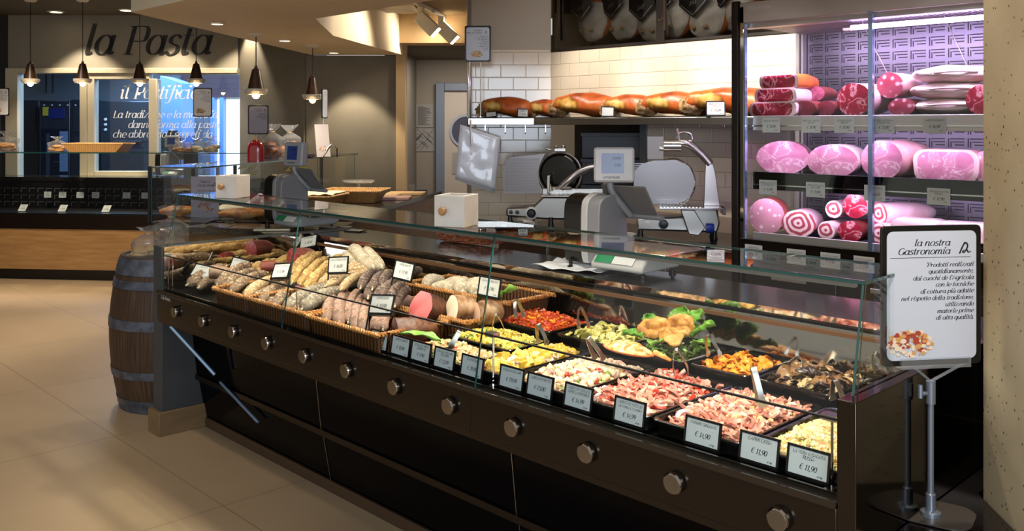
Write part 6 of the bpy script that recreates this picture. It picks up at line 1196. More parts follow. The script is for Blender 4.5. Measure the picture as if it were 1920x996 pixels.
for i, (nm, px, L) in enumerate((('lowest', 1762, .34), ('middle', 1766, .36), ('topmost', 1775, .38))):
    p = at(px, 190, y=fy0 + .15); t2 = thing('lard_slab', 'white slab of lard, %s of the stack beside the pillar on the top fridge shelf' % nm, 'lard', (p.x, fy0 + .26, pz), .12 + .04 * i, 'stacked lard slabs')
    m = MB(); m.ell((0, 0, .043), (L / 2, .12, .044), 26, 12, nz=.16, fr=1.6); m.v = [(x * (1 + .25 * (1 - abs(x) / L * 2)), y, z) for x, y, z in m.v]; m.build('fat_body', FATP, t2, ang=80); m = MB(); m.tube(cr([(-L * .42, -.085, .05), (-L * .2, -.113, .048), (.0, -.122, .052), (L * .3, -.105, .05)], 4), .0045, 6); m.build('meat_seam', PKF, t2); pz += .078
cutround('round cut piece with dark red face at the pillar on the top fridge shelf', 'meat', 1838, 190, .07, .25, DKSK, MEATR, fy0 + .14, Zt, 1, 1, .2, 'cured_meat', 53)
# bottom shelf
cutround('big round mortadella with fat cubes at the left of the bottom fridge shelf', 'mortadella', 1437, 400, .098, .3, noisy('mortadella_skin', [(.4, '#b8504a'), (.7, '#cc6c60')], 10, .4), MORT, fy0 + .14, Zb, 1, 1, -.3, 'mortadella', 61, .01)
GP = 'rolled pancetta on the bottom fridge shelf'
cutround('large rolled pancetta with a flat swirled face, right of the mortadella', 'pancetta', 1497, 415, .084, .34, PKF, ROLLF, fy0 + .13, Zb, 1.1, .86, -.25, 'rolled_pancetta', 62, group=GP)
cutround('small rolled pancetta resting high between its neighbours on the bottom shelf', 'pancetta', 1563, 393, .046, .3, PKF, ROLLF, fy0 + .18, None, 1, 1, 0, 'rolled_pancetta', 63, group=GP)
cutround('small pancetta in clear film, low on the bottom shelf', 'pancetta', 1549, 430, .048, .3, PKF, ROLLF, fy0 + .13, Zb, 1, 1, 0, 'rolled_pancetta', 64, group=GP)
cutround('round red culatello stacked on top, left of the sliding-glass edge on the bottom shelf', 'culatello', 1603, 386, .064, .3, PKF, MEATR, fy0 + .17, None, 1, 1, .0, 'culatello', 65)
cutround('red coppa in clear film below the culatello on the bottom shelf', 'coppa', 1594, 430, .058, .3, DKSK, MEATR, fy0 + .13, Zb, 1.15, .95, .05, 'coppa', 66)
cutround('pale rolled pancetta right of the sliding-glass edge, stacked on another', 'pancetta', 1648, 402, .06, .36, PKF, ROLLF, fy0 + .18, None, 1, 1, .45, 'rolled_pancetta', 67, group=GP)
cutround('grey-pink rolled pancetta half behind the la nostra Gastronomia sign', 'pancetta', 1648, 440, .056, .3, PKF, ROLLF, fy0 + .13, Zb, 1, 1, .3, 'rolled_pancetta', 68, group=GP)
for px, nm, sd in ((1722, 'speckled, above the top edge of the sign', 71), (1805, 'with a dark cut side, close to the pillar', 72)):
    p = at(px, 412, y=fy0 + .2); slab('pale lard on the bottom fridge shelf, %s' % nm, 'lard_piece', 'lard', (p.x, fy0 + .26, Zb + .05), .24, .26, .09, .15, FATP, spots('lard_face%d' % sd, '#dfb8b4', '#8e3c40', 30, .12, .04, .35, '#e8ccc6'), sd, .035, 'lard pieces on the bottom fridge shelf')
    m = MB(); m.box(-.11, .11, -.11, .13, 0, .05); o = m.build('support_block', BLACKG, bev=.004); o.location = (p.x, fy0 + .26, Zb - .001); tag(o, 'black riser block under the pale lard %s' % nm, 'riser', 'black riser blocks')
# fridge price cards
def fcard(px, z, ln, pr, lb, y=fy0 + .038):
    p = at(px, 300, y=y); return card('white price card on the %s' % lb, 'white price cards on the fridge shelves', (p.x, y, z - .10), 0, ln, pr, w=.105, h=.078, tilt=0, frame=False, paper=CARDW)
for px, ln, pr in ((1446, ['SPECK DEL TRENTINO'], '€ 21,90'), (1521, ['BRESAOLA PUNTA', "D'ANCA"], '€ 38,90'), (1583, ['CULATELLO DI', 'ZIBELLO'], '€ 58,90'), (1657, ['COPPA NOSTRANA', 'STAGIONATA'], '€ 23,80'), (1752, ['LARDO NOSTRANO'], '€ 16,90')): fcard(px, 1.68, ln, pr, 'top fridge shelf priced ' + pr[2:])
for px, ln, pr in ((1440, ['PROSCIUTTO COTTO', 'ALTA QUALITA'], '€ 34,90'), (1529, ['PROSCIUTTO COTTO', 'ALLE ERBE'], '€ 23,90'), (1640, ['SPALLA COTTA'], '€ 17,60'), (1760, ['PROSCIUTTO COTTO', 'PRAGA'], '€ 12,90')): fcard(px, 1.345, ln, pr, 'middle fridge shelf priced ' + pr[2:])
for px, ln, pr in ((1413, ['MORTADELLA', 'BOLOGNA'], '€ 13,90'), (1493, ['PANCETTA COPPATA'], '€ 17,90'), (1557, ['PANCETTA LOMBATA'], '€ 17,60'), (1620, ['PANCETTA DOPPIA', 'MAGRA'], '€ 15,99')): fcard(px, .995, ln, pr, 'front below the bottom fridge shelf priced ' + pr[2:], fy0 - .014)
# ================================================================ BREAD COUNTER (far left, behind the main counter)
bo = cf(-2.05, 5.95); BR = MX.Translation(bo) @ MX.Rotation(YAW - .19, 4, 'Z')          # local y runs away along the counter, x to the right
def B(x, y, z=0.0): return BR @ V((x, y, z))
t = thing('bread_counter', 'dark wood bread counter with a raised glass shelf, running back to the grey-green wall', 'counter', B(.2, 1.6), YAW - .19)
WOODB = noisy('brown_veneer', [(.3, '#6b4526'), (.7, '#85592f')], 4, .45, 5, vec=(1, 1, 8))
m = MB(); m.box(-.37, .74, .10, 3.10, .05, .93, 0, BR); wb(m, 'cabinet', WOODB, t)
m = MB(); m.box(-.39, .78, .05, 3.14, .93, .97, 0, BR); wb(m, 'worktop', GRAN, t, bev=.003)
rt = [cf(*q) for q in ((-2.1, 5.74), (-1.62, 5.64), (-1.44, 5.30), (-1.10, 5.55), (-1.06, 6.05), (-2.0, 6.05))]
m = MB(); m.prism([(q.x, q.y) for q in rt], .93, .97); wb(m, 'worktop_return', GRAN, t, bev=.003)
rt = [cf(*q) for q in ((-2.05, 5.80), (-1.62, 5.70), (-1.42, 5.38), (-1.14, 5.58), (-1.10, 6.0), (-2.0, 6.0))]
m = MB(); m.prism([(q.x, q.y) for q in rt], .05, .93); wb(m, 'cabinet_return', WOODB, t)
for nm, a in (('shelf_glass', (-.37, .0, 0, 2.9, 1.332, 1.342)),):
    mb = MB().box(a[0], a[1], a[2], a[3], a[4], a[5], 1, BR); mb.m[0] = mb.m[1] = 0; wb(mb, nm, [GLASS, GEDGE], t)
mb = MB().box(-.37, -.362, 0, 2.9, .97, 1.332, 1, BR); mb.m[4] = mb.m[5] = 0; wb(mb, 'front_glass', [GLASS, GEDGE], t)
mb = MB().box(-.04, -.034, 2.0, 2.9, .97, 1.332, 1, BR); mb.m[4] = mb.m[5] = 0; wb(mb, 'rear_glass', [GLASS, GEDGE], t)
m = MB(); m.box(-.385, -.37, -.01, .02, .97, 1.345, 0, BR); m.box(-.385, -.37, 2.87, 2.9, .97, 1.33, 0, BR); m.box(-.20, -.18, .8, .82, .97, 1.332, 0, BR); wb(m, 'posts', BLACK, t)
sz = 1.343
BAGC = archglass('cellophane', '#eef0f0', .06, gloss=2.2, haze=.10); BREADC = noisy('bread_crust', [(.25, '#6e3a18'), (.5, '#b26a2c'), (.75, '#d9a05a')], 18, .5, 6, .6, .01)
def bread_bag(label, loc, s, h, rz=0.0, seed=1, fill=BREADC, top=.5, group='bagged bread', lumps=5):
    t = thing('bread_bag', label, 'bag', loc, rz, group); o = V((seed * 3.7, 0, 0)); r_ = random.Random(seed)
    m = MB()
    for i in range(lumps): m.ell((r_.uniform(-.25, .25) * s, r_.uniform(-.25, .25) * s, h * (.2 + .6 * i / lumps) * .8), (s * .36, s * .34, h * .24), 12, 9, nz=.3)
    m.v = [(a, b, max(c, .003)) for a, b, c in m.v]; m.build('bread', fill, t, ang=80)
    m = MB()
    def bagf(u, v):
        a = 2 * PI * v; z = h * (1 + top) * u
        k = (.5 * s) * (1 if u < .62 else max(.13, 1 - (u - .62) * 5.5)) if u < .78 else (.5 * s) * (.13 + (u - .78) * 3.2)
        k *= 1 + .14 * NZ.noise(V((math.cos(a) * 2, math.sin(a) * 2, u * 6)) + o) + (.10 * math.sin(a * 9 + seed) if u > .55 else 0); sq = max(abs(math.cos(a)), abs(math.sin(a))) ** (-.55) if u < .6 else 1
        return V((k * math.cos(a) * sq, k * math.sin(a) * sq, z + .01 * NZ.noise(V((a, u * 5, seed)))))
    m.grid(bagf, 22, 32, cv=True); m.build('cellophane_bag', BAGC, t, ang=180); m = MB(); zt = h * (1 + top) * .78; m.tube([(.075 * s * math.cos(a), .075 * s * math.sin(a), zt) for a in [2 * PI * i / 12 for i in range(12)]], .004, 6, closed=True); m.build('bag_tie', plain('gold_tie', '#c9a24a', .4), t); return t
def ons(px, py, z): return at(px, py, z=z)
p = at(511, 299, Z=7.15); bread_bag('square cellophane bag of dark bread on the glass shelf, left of the other', (p.x, p.y, sz), .17, .19, YAW, 3, noisy('dark_raisin_bread', [(.3, '#3c1c0e'), (.6, '#8a4c22'), (.8, '#c08248')], 26, .5, 6, .5, .01))
p = at(543, 297, Z=7.35); bread_bag('cellophane bag of brown bread on the glass shelf, right of the dark one', (p.x, p.y, sz), .17, .185, YAW + .2, 4)
p = at(479, 302, Z=6.9); t = thing('red_bag', 'glossy red bag tied at the top, on the glass shelf of the bread counter', 'bag', (p.x, p.y, sz), YAW)
m = MB(); m.grid(lambda u, v: (lambda a, k: V((k * math.cos(a), .6 * k * math.sin(a), .165 * u)))(2 * PI * v, .064 * (1.0 if u < .5 else max(.12, math.sqrt(max(0, 1 - ((u - .5) / .5) ** 2.2)))) * (1 + .05 * math.sin(2 * PI * v * 5))), 16, 24, cv=True); m.build('red_film', plain('red_film', '#a01420', .25, coat=.6), t, ang=80); m = MB(); m.lathe([(.008, .16), (.010, .175), (.004, .20)], 8); m.build('tie', plain('gold_tie2', '#c9a24a', .4), t)
p = at(569, 296, Z=7.5); m = MB(); m.lathe([(.0001, .0), (.07, 0), (.10, .02), (.105, .03), (.10, .03), (.07, .01), (.0001, .008)], 28); o = m.build('blue_bowl', plain('dark_blue_glaze', '#1c2448', .2)); o.location = (p.x, p.y, sz); tag(o, 'low dark blue bowl on the glass shelf behind the bread bags', 'bowl')
def stand_sign(label, px0, px1, py0, py1, Z, zbase, yaw, pal, seed, paper=POSTW, head=('la nostra', 'Cucina'), txt=True, pole=True, bw=.010):
    xc = (px0 + px1) / 2; p = at(xc, py1, Z=Z); q = at(xc, py0, Z=Z); w_ = (px1 - px0) / FPX * Z / max(.3, math.cos(yaw - YAW)); h_ = q.z - p.z
    t = thing('framed_sign', label, 'sign', (p.x, p.y, zbase), yaw, 'framed signs on thin poles')
    if pole: m = MB(); m.tube([(0, .008, .0), (0, .008, p.z - zbase + .02)], .006, 8); m.prism(rrect(.10, .08, .02), 0, .004); m.build('pole', ALU, t)
    poster(t, w_, h_, list(head), ['Scegli i nostri', 'prodotti freschi', 'preparati ogni giorno', 'con materie prime', 'selezionate'] if txt else [], pal, seed, (-.1, .2, .24), paper=paper, z0=p.z - zbase, bw=bw); return t
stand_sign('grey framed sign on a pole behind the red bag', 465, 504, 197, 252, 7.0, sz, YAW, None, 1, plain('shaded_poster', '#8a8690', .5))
stand_sign('narrow framed sign turned edge-on, above the house-shaped card holder', 605, 612, 166, 222, 7.9, sz, YAW + 1.32, None, 2, txt=False)
# leaning leaflet and house-shaped holder
p = at(607, 292, Z=7.85); t = thing('leaflet', 'tall narrow leaflet with a food picture leaning on the bread counter shelf', 'leaflet', (p.x, p.y, sz), YAW + .9, rot=None)
m = MB(); m.box(-.075, .075, -.002, .002, 0, .285, 0, MX.Rotation(-.12, 4, 'X')); m.build('card', plain('leaflet_paper', '#b9b2b0', .6), t); m = MB(); food_picture(m, 0, .07, .05, 26, 9, -.0042); T2 = MX.Rotation(-.12, 4, 'X'); m.v = [tuple(T2 @ V(a)) for a in m.v]; m.build('food_picture', PASTA3, t)
p = at(622, 289, Z=7.7); t = thing('card_holder', 'small house-shaped white card tent with black edges on the bread counter shelf', 'card holder', (p.x, p.y, sz), YAW + .3)
m = MB(); m.add([(-.075, -.03, .0), (-.03, -.03, .09), (.0, -.03, .115), (.0, .03, .115), (-.03, .03, .09), (-.075, .03, .0)], [(0, 1, 4, 5), (1, 2, 3, 4)]); m.add([(0, -.03, .115), (.045, -.03, .075), (.045, .03, .075), (0, .03, .115)], [(0, 1, 2, 3)]); m.build('white_card', plain('bright_card', '#ecece6', .5), t, solid=.002)
m = MB()
for s in (-.03, .03): m.tube([(-.075, s, 0), (0, s, .117), (.045, s, .075), (.045, s, 0)], .003, 6)
m.build('black_edges', BLACK, t)
# worktop: baskets, boards, cake stand
basket('light wicker basket with a pale cloth on the bread counter, nearer one', B(.28, 1.30, .972) , .32, .42, .09, YAW - .19 + PI / 2 * 0, .04, WICKL, WICKLR, 'light baskets on the bread counter')
basket('light wicker basket with sloping sides on the bread counter, beside the cake stand', B(.40, 1.78, .972), .50, .36, .10, YAW - .1, .06, WICKL, WICKLR, 'light baskets on the bread counter')
m = MB(); m.grid(lambda u, v: V((.30 * (u - .5), .42 * (v - .5), .02 * NZ.noise(V((u * 4, v * 4, 0))) + .012)), 16, 16); o = m.build('cream_cloth', plain('cream_cloth', '#e6d9b4', .8), ang=80, solid=.002); o.location = B(.28, 1.30, 1.068); o.rotation_euler = (0, 0, YAW - .1); tag(o, 'cream cloth lying over the nearer light basket', 'cloth')
for i, (x, y, lb, cc) in enumerate(((.42, 2.35, 'pale, behind the light baskets', '#d2b27a'), (.58, 2.62, 'rear, under the cake stand', '#caa468'), (.60, 2.12, 'pinkish, near the worktop edge', '#b08a7c'))):
    m = MB(); m.prism(rrect(.34, .24, .02), 0, .022); o = m.build('cutting_board', noisy('board_%d' % i, [(.3, cc), (.7, cc)], 5, .5), bev=.003); o.location = B(x, y, .971); o.rotation_euler = (0, 0, YAW - .15 + .1 * i); tag(o, 'wooden board on the bread counter, %s' % lb, 'board', 'boards on the bread counter')
p = at(672, 352, Z=8.3); t = thing('cake_stand', 'clear glass cake stand on the bread counter in front of the grey-green wall', 'cake stand', (p.x, p.y, .994), 0)
GLS = archglass('pressed_glass', '#f2ecdc', .05, gloss=2.5, haze=.16); m = MB(); m.lathe([(.075, 0), (.06, .012), (.018, .035), (.014, .06), (.02, .085), (.05, .095)], 24); m.build('foot', GLS, t); m = MB(); m.lathe([(.0001, .095), (.14, .096), (.15, .104), (.15, .118), (.146, .118), (.142, .106), (.0001, .104)], 40); m.build('plate', GLS, t)
m = MB(); m.box(-.06, .06, -.04, .04, 0, .03); o = m.build('dark_box', plain('dark_blue_box', '#20222c', .4), bev=.005); o.location = B(.62, 2.95, .971); o.rotation_euler = (0, 0, YAW); tag(o, 'small dark box at the far corner of the bread counter', 'box')
# poster Pane & Focacceria standing on the worktop, bread pieces behind the glass
p = at(384, 408, Z=6.35); t = thing('bread_sign', 'grey bread poster standing at the front of the bread counter beside the white knobbed box', 'sign', (p.x, p.y, .972), YAW)
m = MB(); m.box(-.098, .098, 0, .004, 0, .285); m.build('board', plain('lilac_board', '#a49ca8', .5), t); m = MB(); lettering(m, 'Pane &', .013, -.0, .24, -.001, 'c'); lettering(m, 'Focacceria', .013, -.0, .215, -.001, 'c'); lettering(m, '\u00a4', .016, .085, .215, -.001, 'r', thick=.28)
for i, tx in enumerate(('Pane fresco ogni giorno', 'con farine scelte', 'e lievito madre')): lettering(m, tx, .0075, .085, .18 - .017 * i, -.001, 'r')
m.build('lettering', INK, t); m = MB(); food_picture(m, .01, .07, .065, 34, 12, -.001); m.build('food_picture', [plain('print_bread', '#9a6a44', .6), plain('print_bread2', '#a8513c', .6), plain('print_bread3', '#c0966c', .6)], t)
for i, (px, py, lb, mt_, sx) in enumerate(((455, 395, 'long, dark, right of the bread poster', BREADC, .17), (485, 388, 'long, beside the mid scale', BREADC, .15), (335, 392, 'flat, left of the bread poster', BREADC, .13), (430, 398, 'floury, in front', FATW, .12))):
    p = at(px, py, Z=6.25 + .1 * i); m = MB(); m.ell((0, 0, .035), (sx, .06, .035), 18, 10, nz=.25, fr=2); o = m.build('bread_loaf', mt_, ang=80); o.location = (p.x, p.y, .972); o.rotation_euler = (0, 0, YAW + .1 * i); tag(o, 'bread loaf on the bread counter, %s' % lb, 'bread', 'loaves on the bread counter')
m = MB(); m.grid(lambda u, v: V((.2 * (u - .5), .02 * math.sin(v * 7), .16 * v * (1 - .5 * abs(2 * u - 1)))), 12, 8); o = m.build('white_bag', PAPR, ang=80, solid=.002); p = at(484, 350, Z=6.6); o.location = (p.x, p.y, .972); o.rotation_euler = (-.3, 0, YAW); tag(o, 'white paper bag standing between the white knobbed box and the mid scale', 'bag')
# wheat leaves painted on the grey wall
LFP = plain('ochre_leaf_paint', '#8f8440', .7); m = MB()
for px, py in ((470, 322), (478, 314), (463, 312), (480, 326), (560, 310), (568, 304), (552, 316), (563, 322), (573, 314)):
    p = at(px, py, Z=9.3); 
    q = CF.inverted() @ p; m.prism([(q.x + dx, q.z + dz) for dx, dz in ((-.07, -.03), (-.02, .03), (.06, .05), (.03, -.01))], 9.19, 9.198, 'y', 0, CF)
tag(m.build('wall_leaf_pattern', LFP), 'ochre leaf pattern on the grey wall behind the bread counter glass', 'wall decoration')

# ================================================================ PENDANT LAMPS
WALN = noisy('dark_walnut', [(.3, '#2c1a10'), (.7, '#4a2e1c')], 6, .35, 4, vec=(6, 6, 1)); SHADE = plain('cream_glass_shade', '#d8cdb8', .3, trans=.2)
pend = None
for i, (px, pyb, pyt, Z, lb) in enumerate(((57, 158, 2, 9.2, 'leftmost of the row over the pasta counter'), (155, 158, 2, 9.2, 'second of the row over the pasta counter'), (262, 158, 0, 9.2, 'third of the row, in front of the lettering'), (368, 158, 0, 9.2, 'fourth of the row, above the white framed menu'), (480, 180, 62, 7.0, 'largest, hanging from the soffit above the red bag'), (586, 189, 90, 8.0, 'hanging from the soffit above the leaning leaflet'))):
    zc = 2.33 if i > 3 else 2.9; pb_ = at(px, pyb, Z=Z); s = 1.0 if i < 4 else .97
    top = zc - pb_.z
    t = thing('pendant_lamp', 'dark wooden cone pendant lamp, %s' % lb, 'pendant lamp', (pb_.x, pb_.y, pb_.z), 0, 'pendant lamps')
    m = MB(); m.tube([(0, 0, .2), (0, 0, top - .01)], .004, 6); m.build('cord', BLACK, t)
    m = MB(); m.lathe([(.062, .0), (.06, -.01), (.045, -.022), (.0001, -.024)], 24, 0, MX.Translation((0, 0, top))); m.build('ceiling_rose', RING, t)
    m = MB(); m.lathe([(.064, .055), (.03, .205), (.012, .215), (.011, .235), (.0001, .236)], 28); m.build('wooden_cone', WALN, t)
    m = MB(); m.lathe([(.03, .056), (.088, .055), (.09, .040), (.075, .012), (.055, .012), (.07, .038), (.03, .05)], 32); m.build('glass_rim', SHADE, t)
    m = MB(); m.ell((0, 0, .012), (.03, .03, .034), 16, 12); m.build('bulb', emis('warm_bulb', '#ffd9a0', 26), t)
# ================================================================ PASTA COUNTER AND ITS GOODS
po = cf(-5.37, 9.457); PF = MX.Translation(po) @ MX.Rotation(YAW - math.radians(6.5), 4, 'Z')
def P(x, y, z=0.0): return PF @ V((x, y, z))
def pz_(py, Z=9.35): return CAMZ - (py - HY) / FPX * Z
t = thing('pasta_counter', 'glass topped pasta counter with a light oak front at the far left', 'counter', P(.8, .5), YAW - math.radians(6.5))
OAK = noisy('light_oak', [(.3, '#9a7243'), (.7, '#b48a56')], 3.5, .45, 5, vec=(1, 1, 9))
x0p, x1p = -1.4, 2.75
m = MB(); m.box(x0p, x1p, .06, .9, 0, .115, 0, PF); wb(m, 'toe_kick', BLACK, t)
m = MB(); m.box(x0p, x1p, 0, .9, .115, .535, 0, PF); wb(m, 'oak_front', OAK, t)
m = MB(); m.box(x0p, x1p, -.01, .02, .54, .685, 0, PF); wb(m, 'steel_band', plain('dark_brown_steel', '#3a2f29', .25, .85), t)
m = MB(); m.box(x0p, x1p, .02, .9, .54, .70, 0, PF); wb(m, 'deck', BLACK, t)
m = MB(); m.box(x0p, x1p, .62, .66, .70, 1.0, 0, PF); wb(m, 'rear_panel', plain('dark_rear_panel', '#262528', .3, .6), t)
m = MB()
for i in range(40):
    for j in range(3): x = x0p + .1 + i * .10; m.box(x, x + .07, .615, .62, .76 + .075 * j, .766 + .075 * j, 0, PF); m.box(x, x + .006, .615, .62, .72 + .075 * j, .766 + .075 * j, 0, PF)
wb(m, 'vent_pattern', plain('slot_grey', '#7b7880', .4, .5), t)
m = MB(); m.box(x0p, x1p, .60, 1.0, 1.0, 1.04, 0, PF); wb(m, 'worktop', GRAN, t)
mb = MB().box(x0p, x1p, .0, .006, .70, 1.325, 1, PF); mb.m[2] = mb.m[3] = 0; wb(mb, 'front_glass', [GLASS, GEDGE], t)
mb = MB().box(x0p, x1p, .0, .36, 1.325, 1.335, 1, PF); mb.m[0] = mb.m[1] = 0; wb(mb, 'glass_shelf', [GLASS, GEDGE], t)
m = MB(); m.box(1.72, 1.83, .60, .72, 1.04, 1.36, 0, PF); wb(m, 'end_post', BLACK, t)
ps = 1.336
def pp(px, y=.18): # point on the glass shelf under a photo column
    o_ = V((0, 0, CAMZ)); d = at(px, 300, Z=1.0) - o_; Mi = PF.inverted(); a = Mi @ o_; b = Mi.to_3x3() @ d; s = (y - a.y) / b.y; return PF @ V((a.x + b.x * s, y, ps)), a.x + b.x * s
for i, (px, py, lb) in enumerate(((89, 369, 'dim, leftmost in the upper line'), (117, 371, 'second in the upper line'), (150, 371, 'third in the upper line'), (179, 372, 'with a black mark, fourth in the upper line'), (237, 373, 'fifth in the upper line'), (272, 373, 'rightmost in the upper line'), (40, 390, 'lying flat at the left of the lower line'), (115, 391, 'middle of the lower line'), (197, 392, 'right of the lower line'))):
    yl_ = .50 if py < 385 else .14; q, xx = pp(px, yl_); c = card('small price card in the pasta counter, %s' % lb, 'price cards in the pasta counter', (q.x, q.y, .82 if py < 385 else .705), YAW - .11, ['PASTA'], '€ 9,90', w=.085, h=.065 if py < 385 else .085, tilt=-5 if py < 385 else -40, frame=False, paper=CARDW)
    if py < 385:
        m = MB(); m.box(-.004, .004, .0, .004, -.12, .0); m.build('clip', BLACK, c)
q, _ = pp(184); t = thing('wicker_tray', 'long pale wicker tray on the pasta counter glass', 'tray', q, YAW - .11)
m = MB(); m.prism([(-.26, 0), (.26, 0), (.34, .085), (.325, .085), (.25, .012), (-.25, .012), (-.325, .085), (-.34, .085)], -.10, .12, 'y'); m.prism([(-.26, 0), (.26, 0), (.34, .085), (-.34, .085)], -.112, -.10, 'y'); m.prism([(-.26, 0), (.26, 0), (.34, .085), (-.34, .085)], .12, .13, 'y'); m.build('tray_body', WICKL, t); m = MB(); m.tube([(-.34, -.11, .088), (.34, -.11, .088), (.34, .13, .088), (-.34, .13, .088)], .008, 6, closed=True); m.build('tray_rim', WICKLR, t)
TARAL = noisy('taralli', [(.3, '#a8682c'), (.6, '#d39a52'), (.8, '#e8c48c')], 30, .5, 5, .6, .01)
for px, s, lb, sd in ((12, .20, 'at the left edge, full of golden nuts', 21), (107, .15, 'left of the long wicker tray', 22), (337, .11, 'right of the pasta scale', 23), (352, .10, 'small, second right of the pasta scale', 24)):
    q, _ = pp(px); bread_bag('bag of golden biscuits on the pasta counter, %s' % lb, q, s, s * .62, YAW, sd, TARAL, .75, 'biscuit bags on the pasta counter', 9)
for px, s, lb, sd in ((371, .13, 'left', 25), (397, .15, 'right', 26)):
    q, _ = pp(px); bread_bag('cellophane bag of pale meringues on the pasta counter, %s of the pale pair' % lb, q, s, s * .66, YAW, sd, PALEC, .7, 'biscuit bags on the pasta counter', 7)
q, _ = pp(318, .78); scale('grey counter scale on the pasta counter in front of the kitchen window', (q.x, q.y, 1.041), YAW - .5, SCG, plain('scale_mid', '#9a9ea4', .4), .85, .55)
for px0, px1, py0, py1, lb, sd, yy in ((362, 398, 165, 219, 'white framed menu with biscuits on a pole at the right end of the pasta counter', 31, .05), (-22, 18, 165, 217, 'white framed menu at the left edge of the pasta counter', 32, .05)):
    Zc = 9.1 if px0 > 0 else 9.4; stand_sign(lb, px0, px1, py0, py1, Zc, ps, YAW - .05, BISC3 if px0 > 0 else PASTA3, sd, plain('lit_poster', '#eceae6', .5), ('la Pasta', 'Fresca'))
# ================================================================ PASTA KITCHEN
BLS = plain('kitchen_steel', '#5a6678', .35, .7); BLD = plain('kitchen_dark', '#1b2230', .4)
def kb(name, label, cat, px0, px1, py0, py1, Z, dep, build, z0=None):
    X0, X1 = (px0 - 960) / FPX * Z, (px1 - 960) / FPX * Z; zt = CAMZ - (py0 - HY) / FPX * Z; t = thing(name, label, cat, cf((X0 + X1) / 2, Z, 0), YAW); build(t, X1 - X0, dep, zt); return t
def cooler(t, w_, d, h):
    MB().box(-w_ / 2, w_ / 2, 0, d, .0, h).build('body', plain('cooler_body', '#3a4352', .35, .6), t, bev=.01); MB().box(-w_ / 2 + .03, w_ / 2 - .03, -.012, 0, .08, h - .38).build('glass_door', plain('cooler_door', '#141c2c', .1), t); MB().box(-w_ * .2, w_ * .32, -.012, 0, h - .24, h - .10).build('control_panel', plain('panel_blue', '#1c2a6a', .3), t)
    MB().box(-w_ / 2 + .05, -w_ / 2 + .13, -.012, 0, h - .2, h - .08).build('yellow_sticker', plain('sticker_yellow', '#c9b83a', .5), t); m = MB()
    for i in range(6): m.box(-w_ / 2 + .06 + i * .11, -w_ / 2 + .075 + i * .11, -.014, 0, h - .06, h - .045)
    m.build('vent_dots', WHITE, t); MB().box(w_ * .18, w_ * .45, -.016, -.012, h - .98, h - .42).build('notice', plain('blue_notice', '#6f86a8', .5), t); m = MB(); m.box(-w_ / 2 + .10, -w_ / 2 + .15, -.02, -.012, .1, h - .45); m.build('door_handle', BLS, t)
    m = MB()
    for i in range(4): m.box(-w_ / 2 + .2, w_ / 2 - .1, -.014, -.012, .5 + .3 * i, .512 + .3 * i)
    m.build('rack_lines', BLS, t)
kb('cold_cabinet', 'dark upright cooling cabinet with a yellow sticker and blue control panel, behind the kitchen window', 'fridge', 74, 131, 190, 330, 12.6, .8, cooler)
def cupb(t, w_, d, h): MB().box(-w_ / 2, w_ / 2, 0, d, 0, h).build('body', BLD, t, bev=.01); MB().box(-w_ / 2 + .04, w_ / 2 - .04, -.01, 0, h - .45, h - .1).build('vent_grille', plain('grille_grey', '#343c48', .4, .5), t)
kb('dark_cupboard', 'black cupboard with a grille at the left end of the kitchen', 'cupboard', 36, 73, 188, 330, 12.9, .7, cupb)
kb('dark_cupboard', 'dark cupboard between the cooling cabinet and the window post', 'cupboard', 132, 156, 187, 330, 12.6, .7, cupb)
def oven(t, w_, d, h):
    MB().box(-w_ / 2, w_ / 2, 0, d, 0, h).build('body', plain('oven_steel', '#4a5866', .3, .7), t, bev=.01); MB().box(-w_ / 2 + .15, w_ / 2 - .08, -.012, 0, .5, h - .5).build('oven_door', BLD, t, bev=.004); m = MB()
    for i in range(3): m.lathe([(.02, 0), (.018, .02), (.0001, .021)], 10, 0, MX.Translation((-w_ / 2 + .06, 0, h - .25 - .07 * i)) @ MX.Rotation(PI / 2, 4, 'X'))
    m.build('knobs', WHITE, t); MB().box(-w_ / 2 + .18, w_ / 2 - .1, -.03, -.012, h - .56, h - .53).build('handle', BLS, t)
kb('baking_oven', 'tall steel oven behind the sliding window pane', 'oven', 190, 281, 190, 330, 12.4, .55, oven)
def desk(t, w_, d, h): MB().box(-w_ / 2, w_ / 2, 0, d, h - .04, h).build('top', plain('desk_blue', '#7d9cc8', .3), t, bev=.004); [MB().box(x, x + .04, y, y + .04, 0, h - .04).build('leg', BLS, t) for x in (-w_ / 2, w_ / 2 - .04) for y in (0, d - .04)]
kb('work_table', 'pale blue work table in the kitchen near the street door', 'table', 316, 385, 312, 330, 12.2, .6, desk)
def hood(t, w_, d, h): MB().prism([(-w_ / 2, 0), (w_ / 2, 0), (w_ / 2, .75), (-w_ / 2, .85)], 0, .5, 'y', 0, MX.Translation((0, 0, h - .75))).build('hood_body', plain('hood_blue', '#6f9ae0', .4), t, bev=.01); MB().box(-w_ * .42, w_ * .4, -.02, .0, h - .98, h - .7).build('dark_screen', plain('screen_dark_green', '#16302e', .2), t); MB().box(-.03, .03, .3, .36, 0, h - .75).build('support', BLS, t)
kb('extractor_hood', 'blue wall unit with a dark slanted screen, right of the window post', 'hood', 300, 341, 155, 210, 12.5, .35, hood)
def wm(t, w_, d, h): MB().box(-w_ / 2, w_ / 2, 0, d, 0, h).build('body', plain('unit_blue', '#6b93d4', .4), t, bev=.01); MB().box(-w_ / 2 + .03, w_ / 2 - .03, -.01, 0, h * .5, h - .05).build('panel', plain('unit_light', '#86aae4', .4), t); MB().box(-.06, .1, -.02, -.01, h - .03, h + .03).build('lamp_bar', plain('unit_white', '#e8f0ff', .4), t)
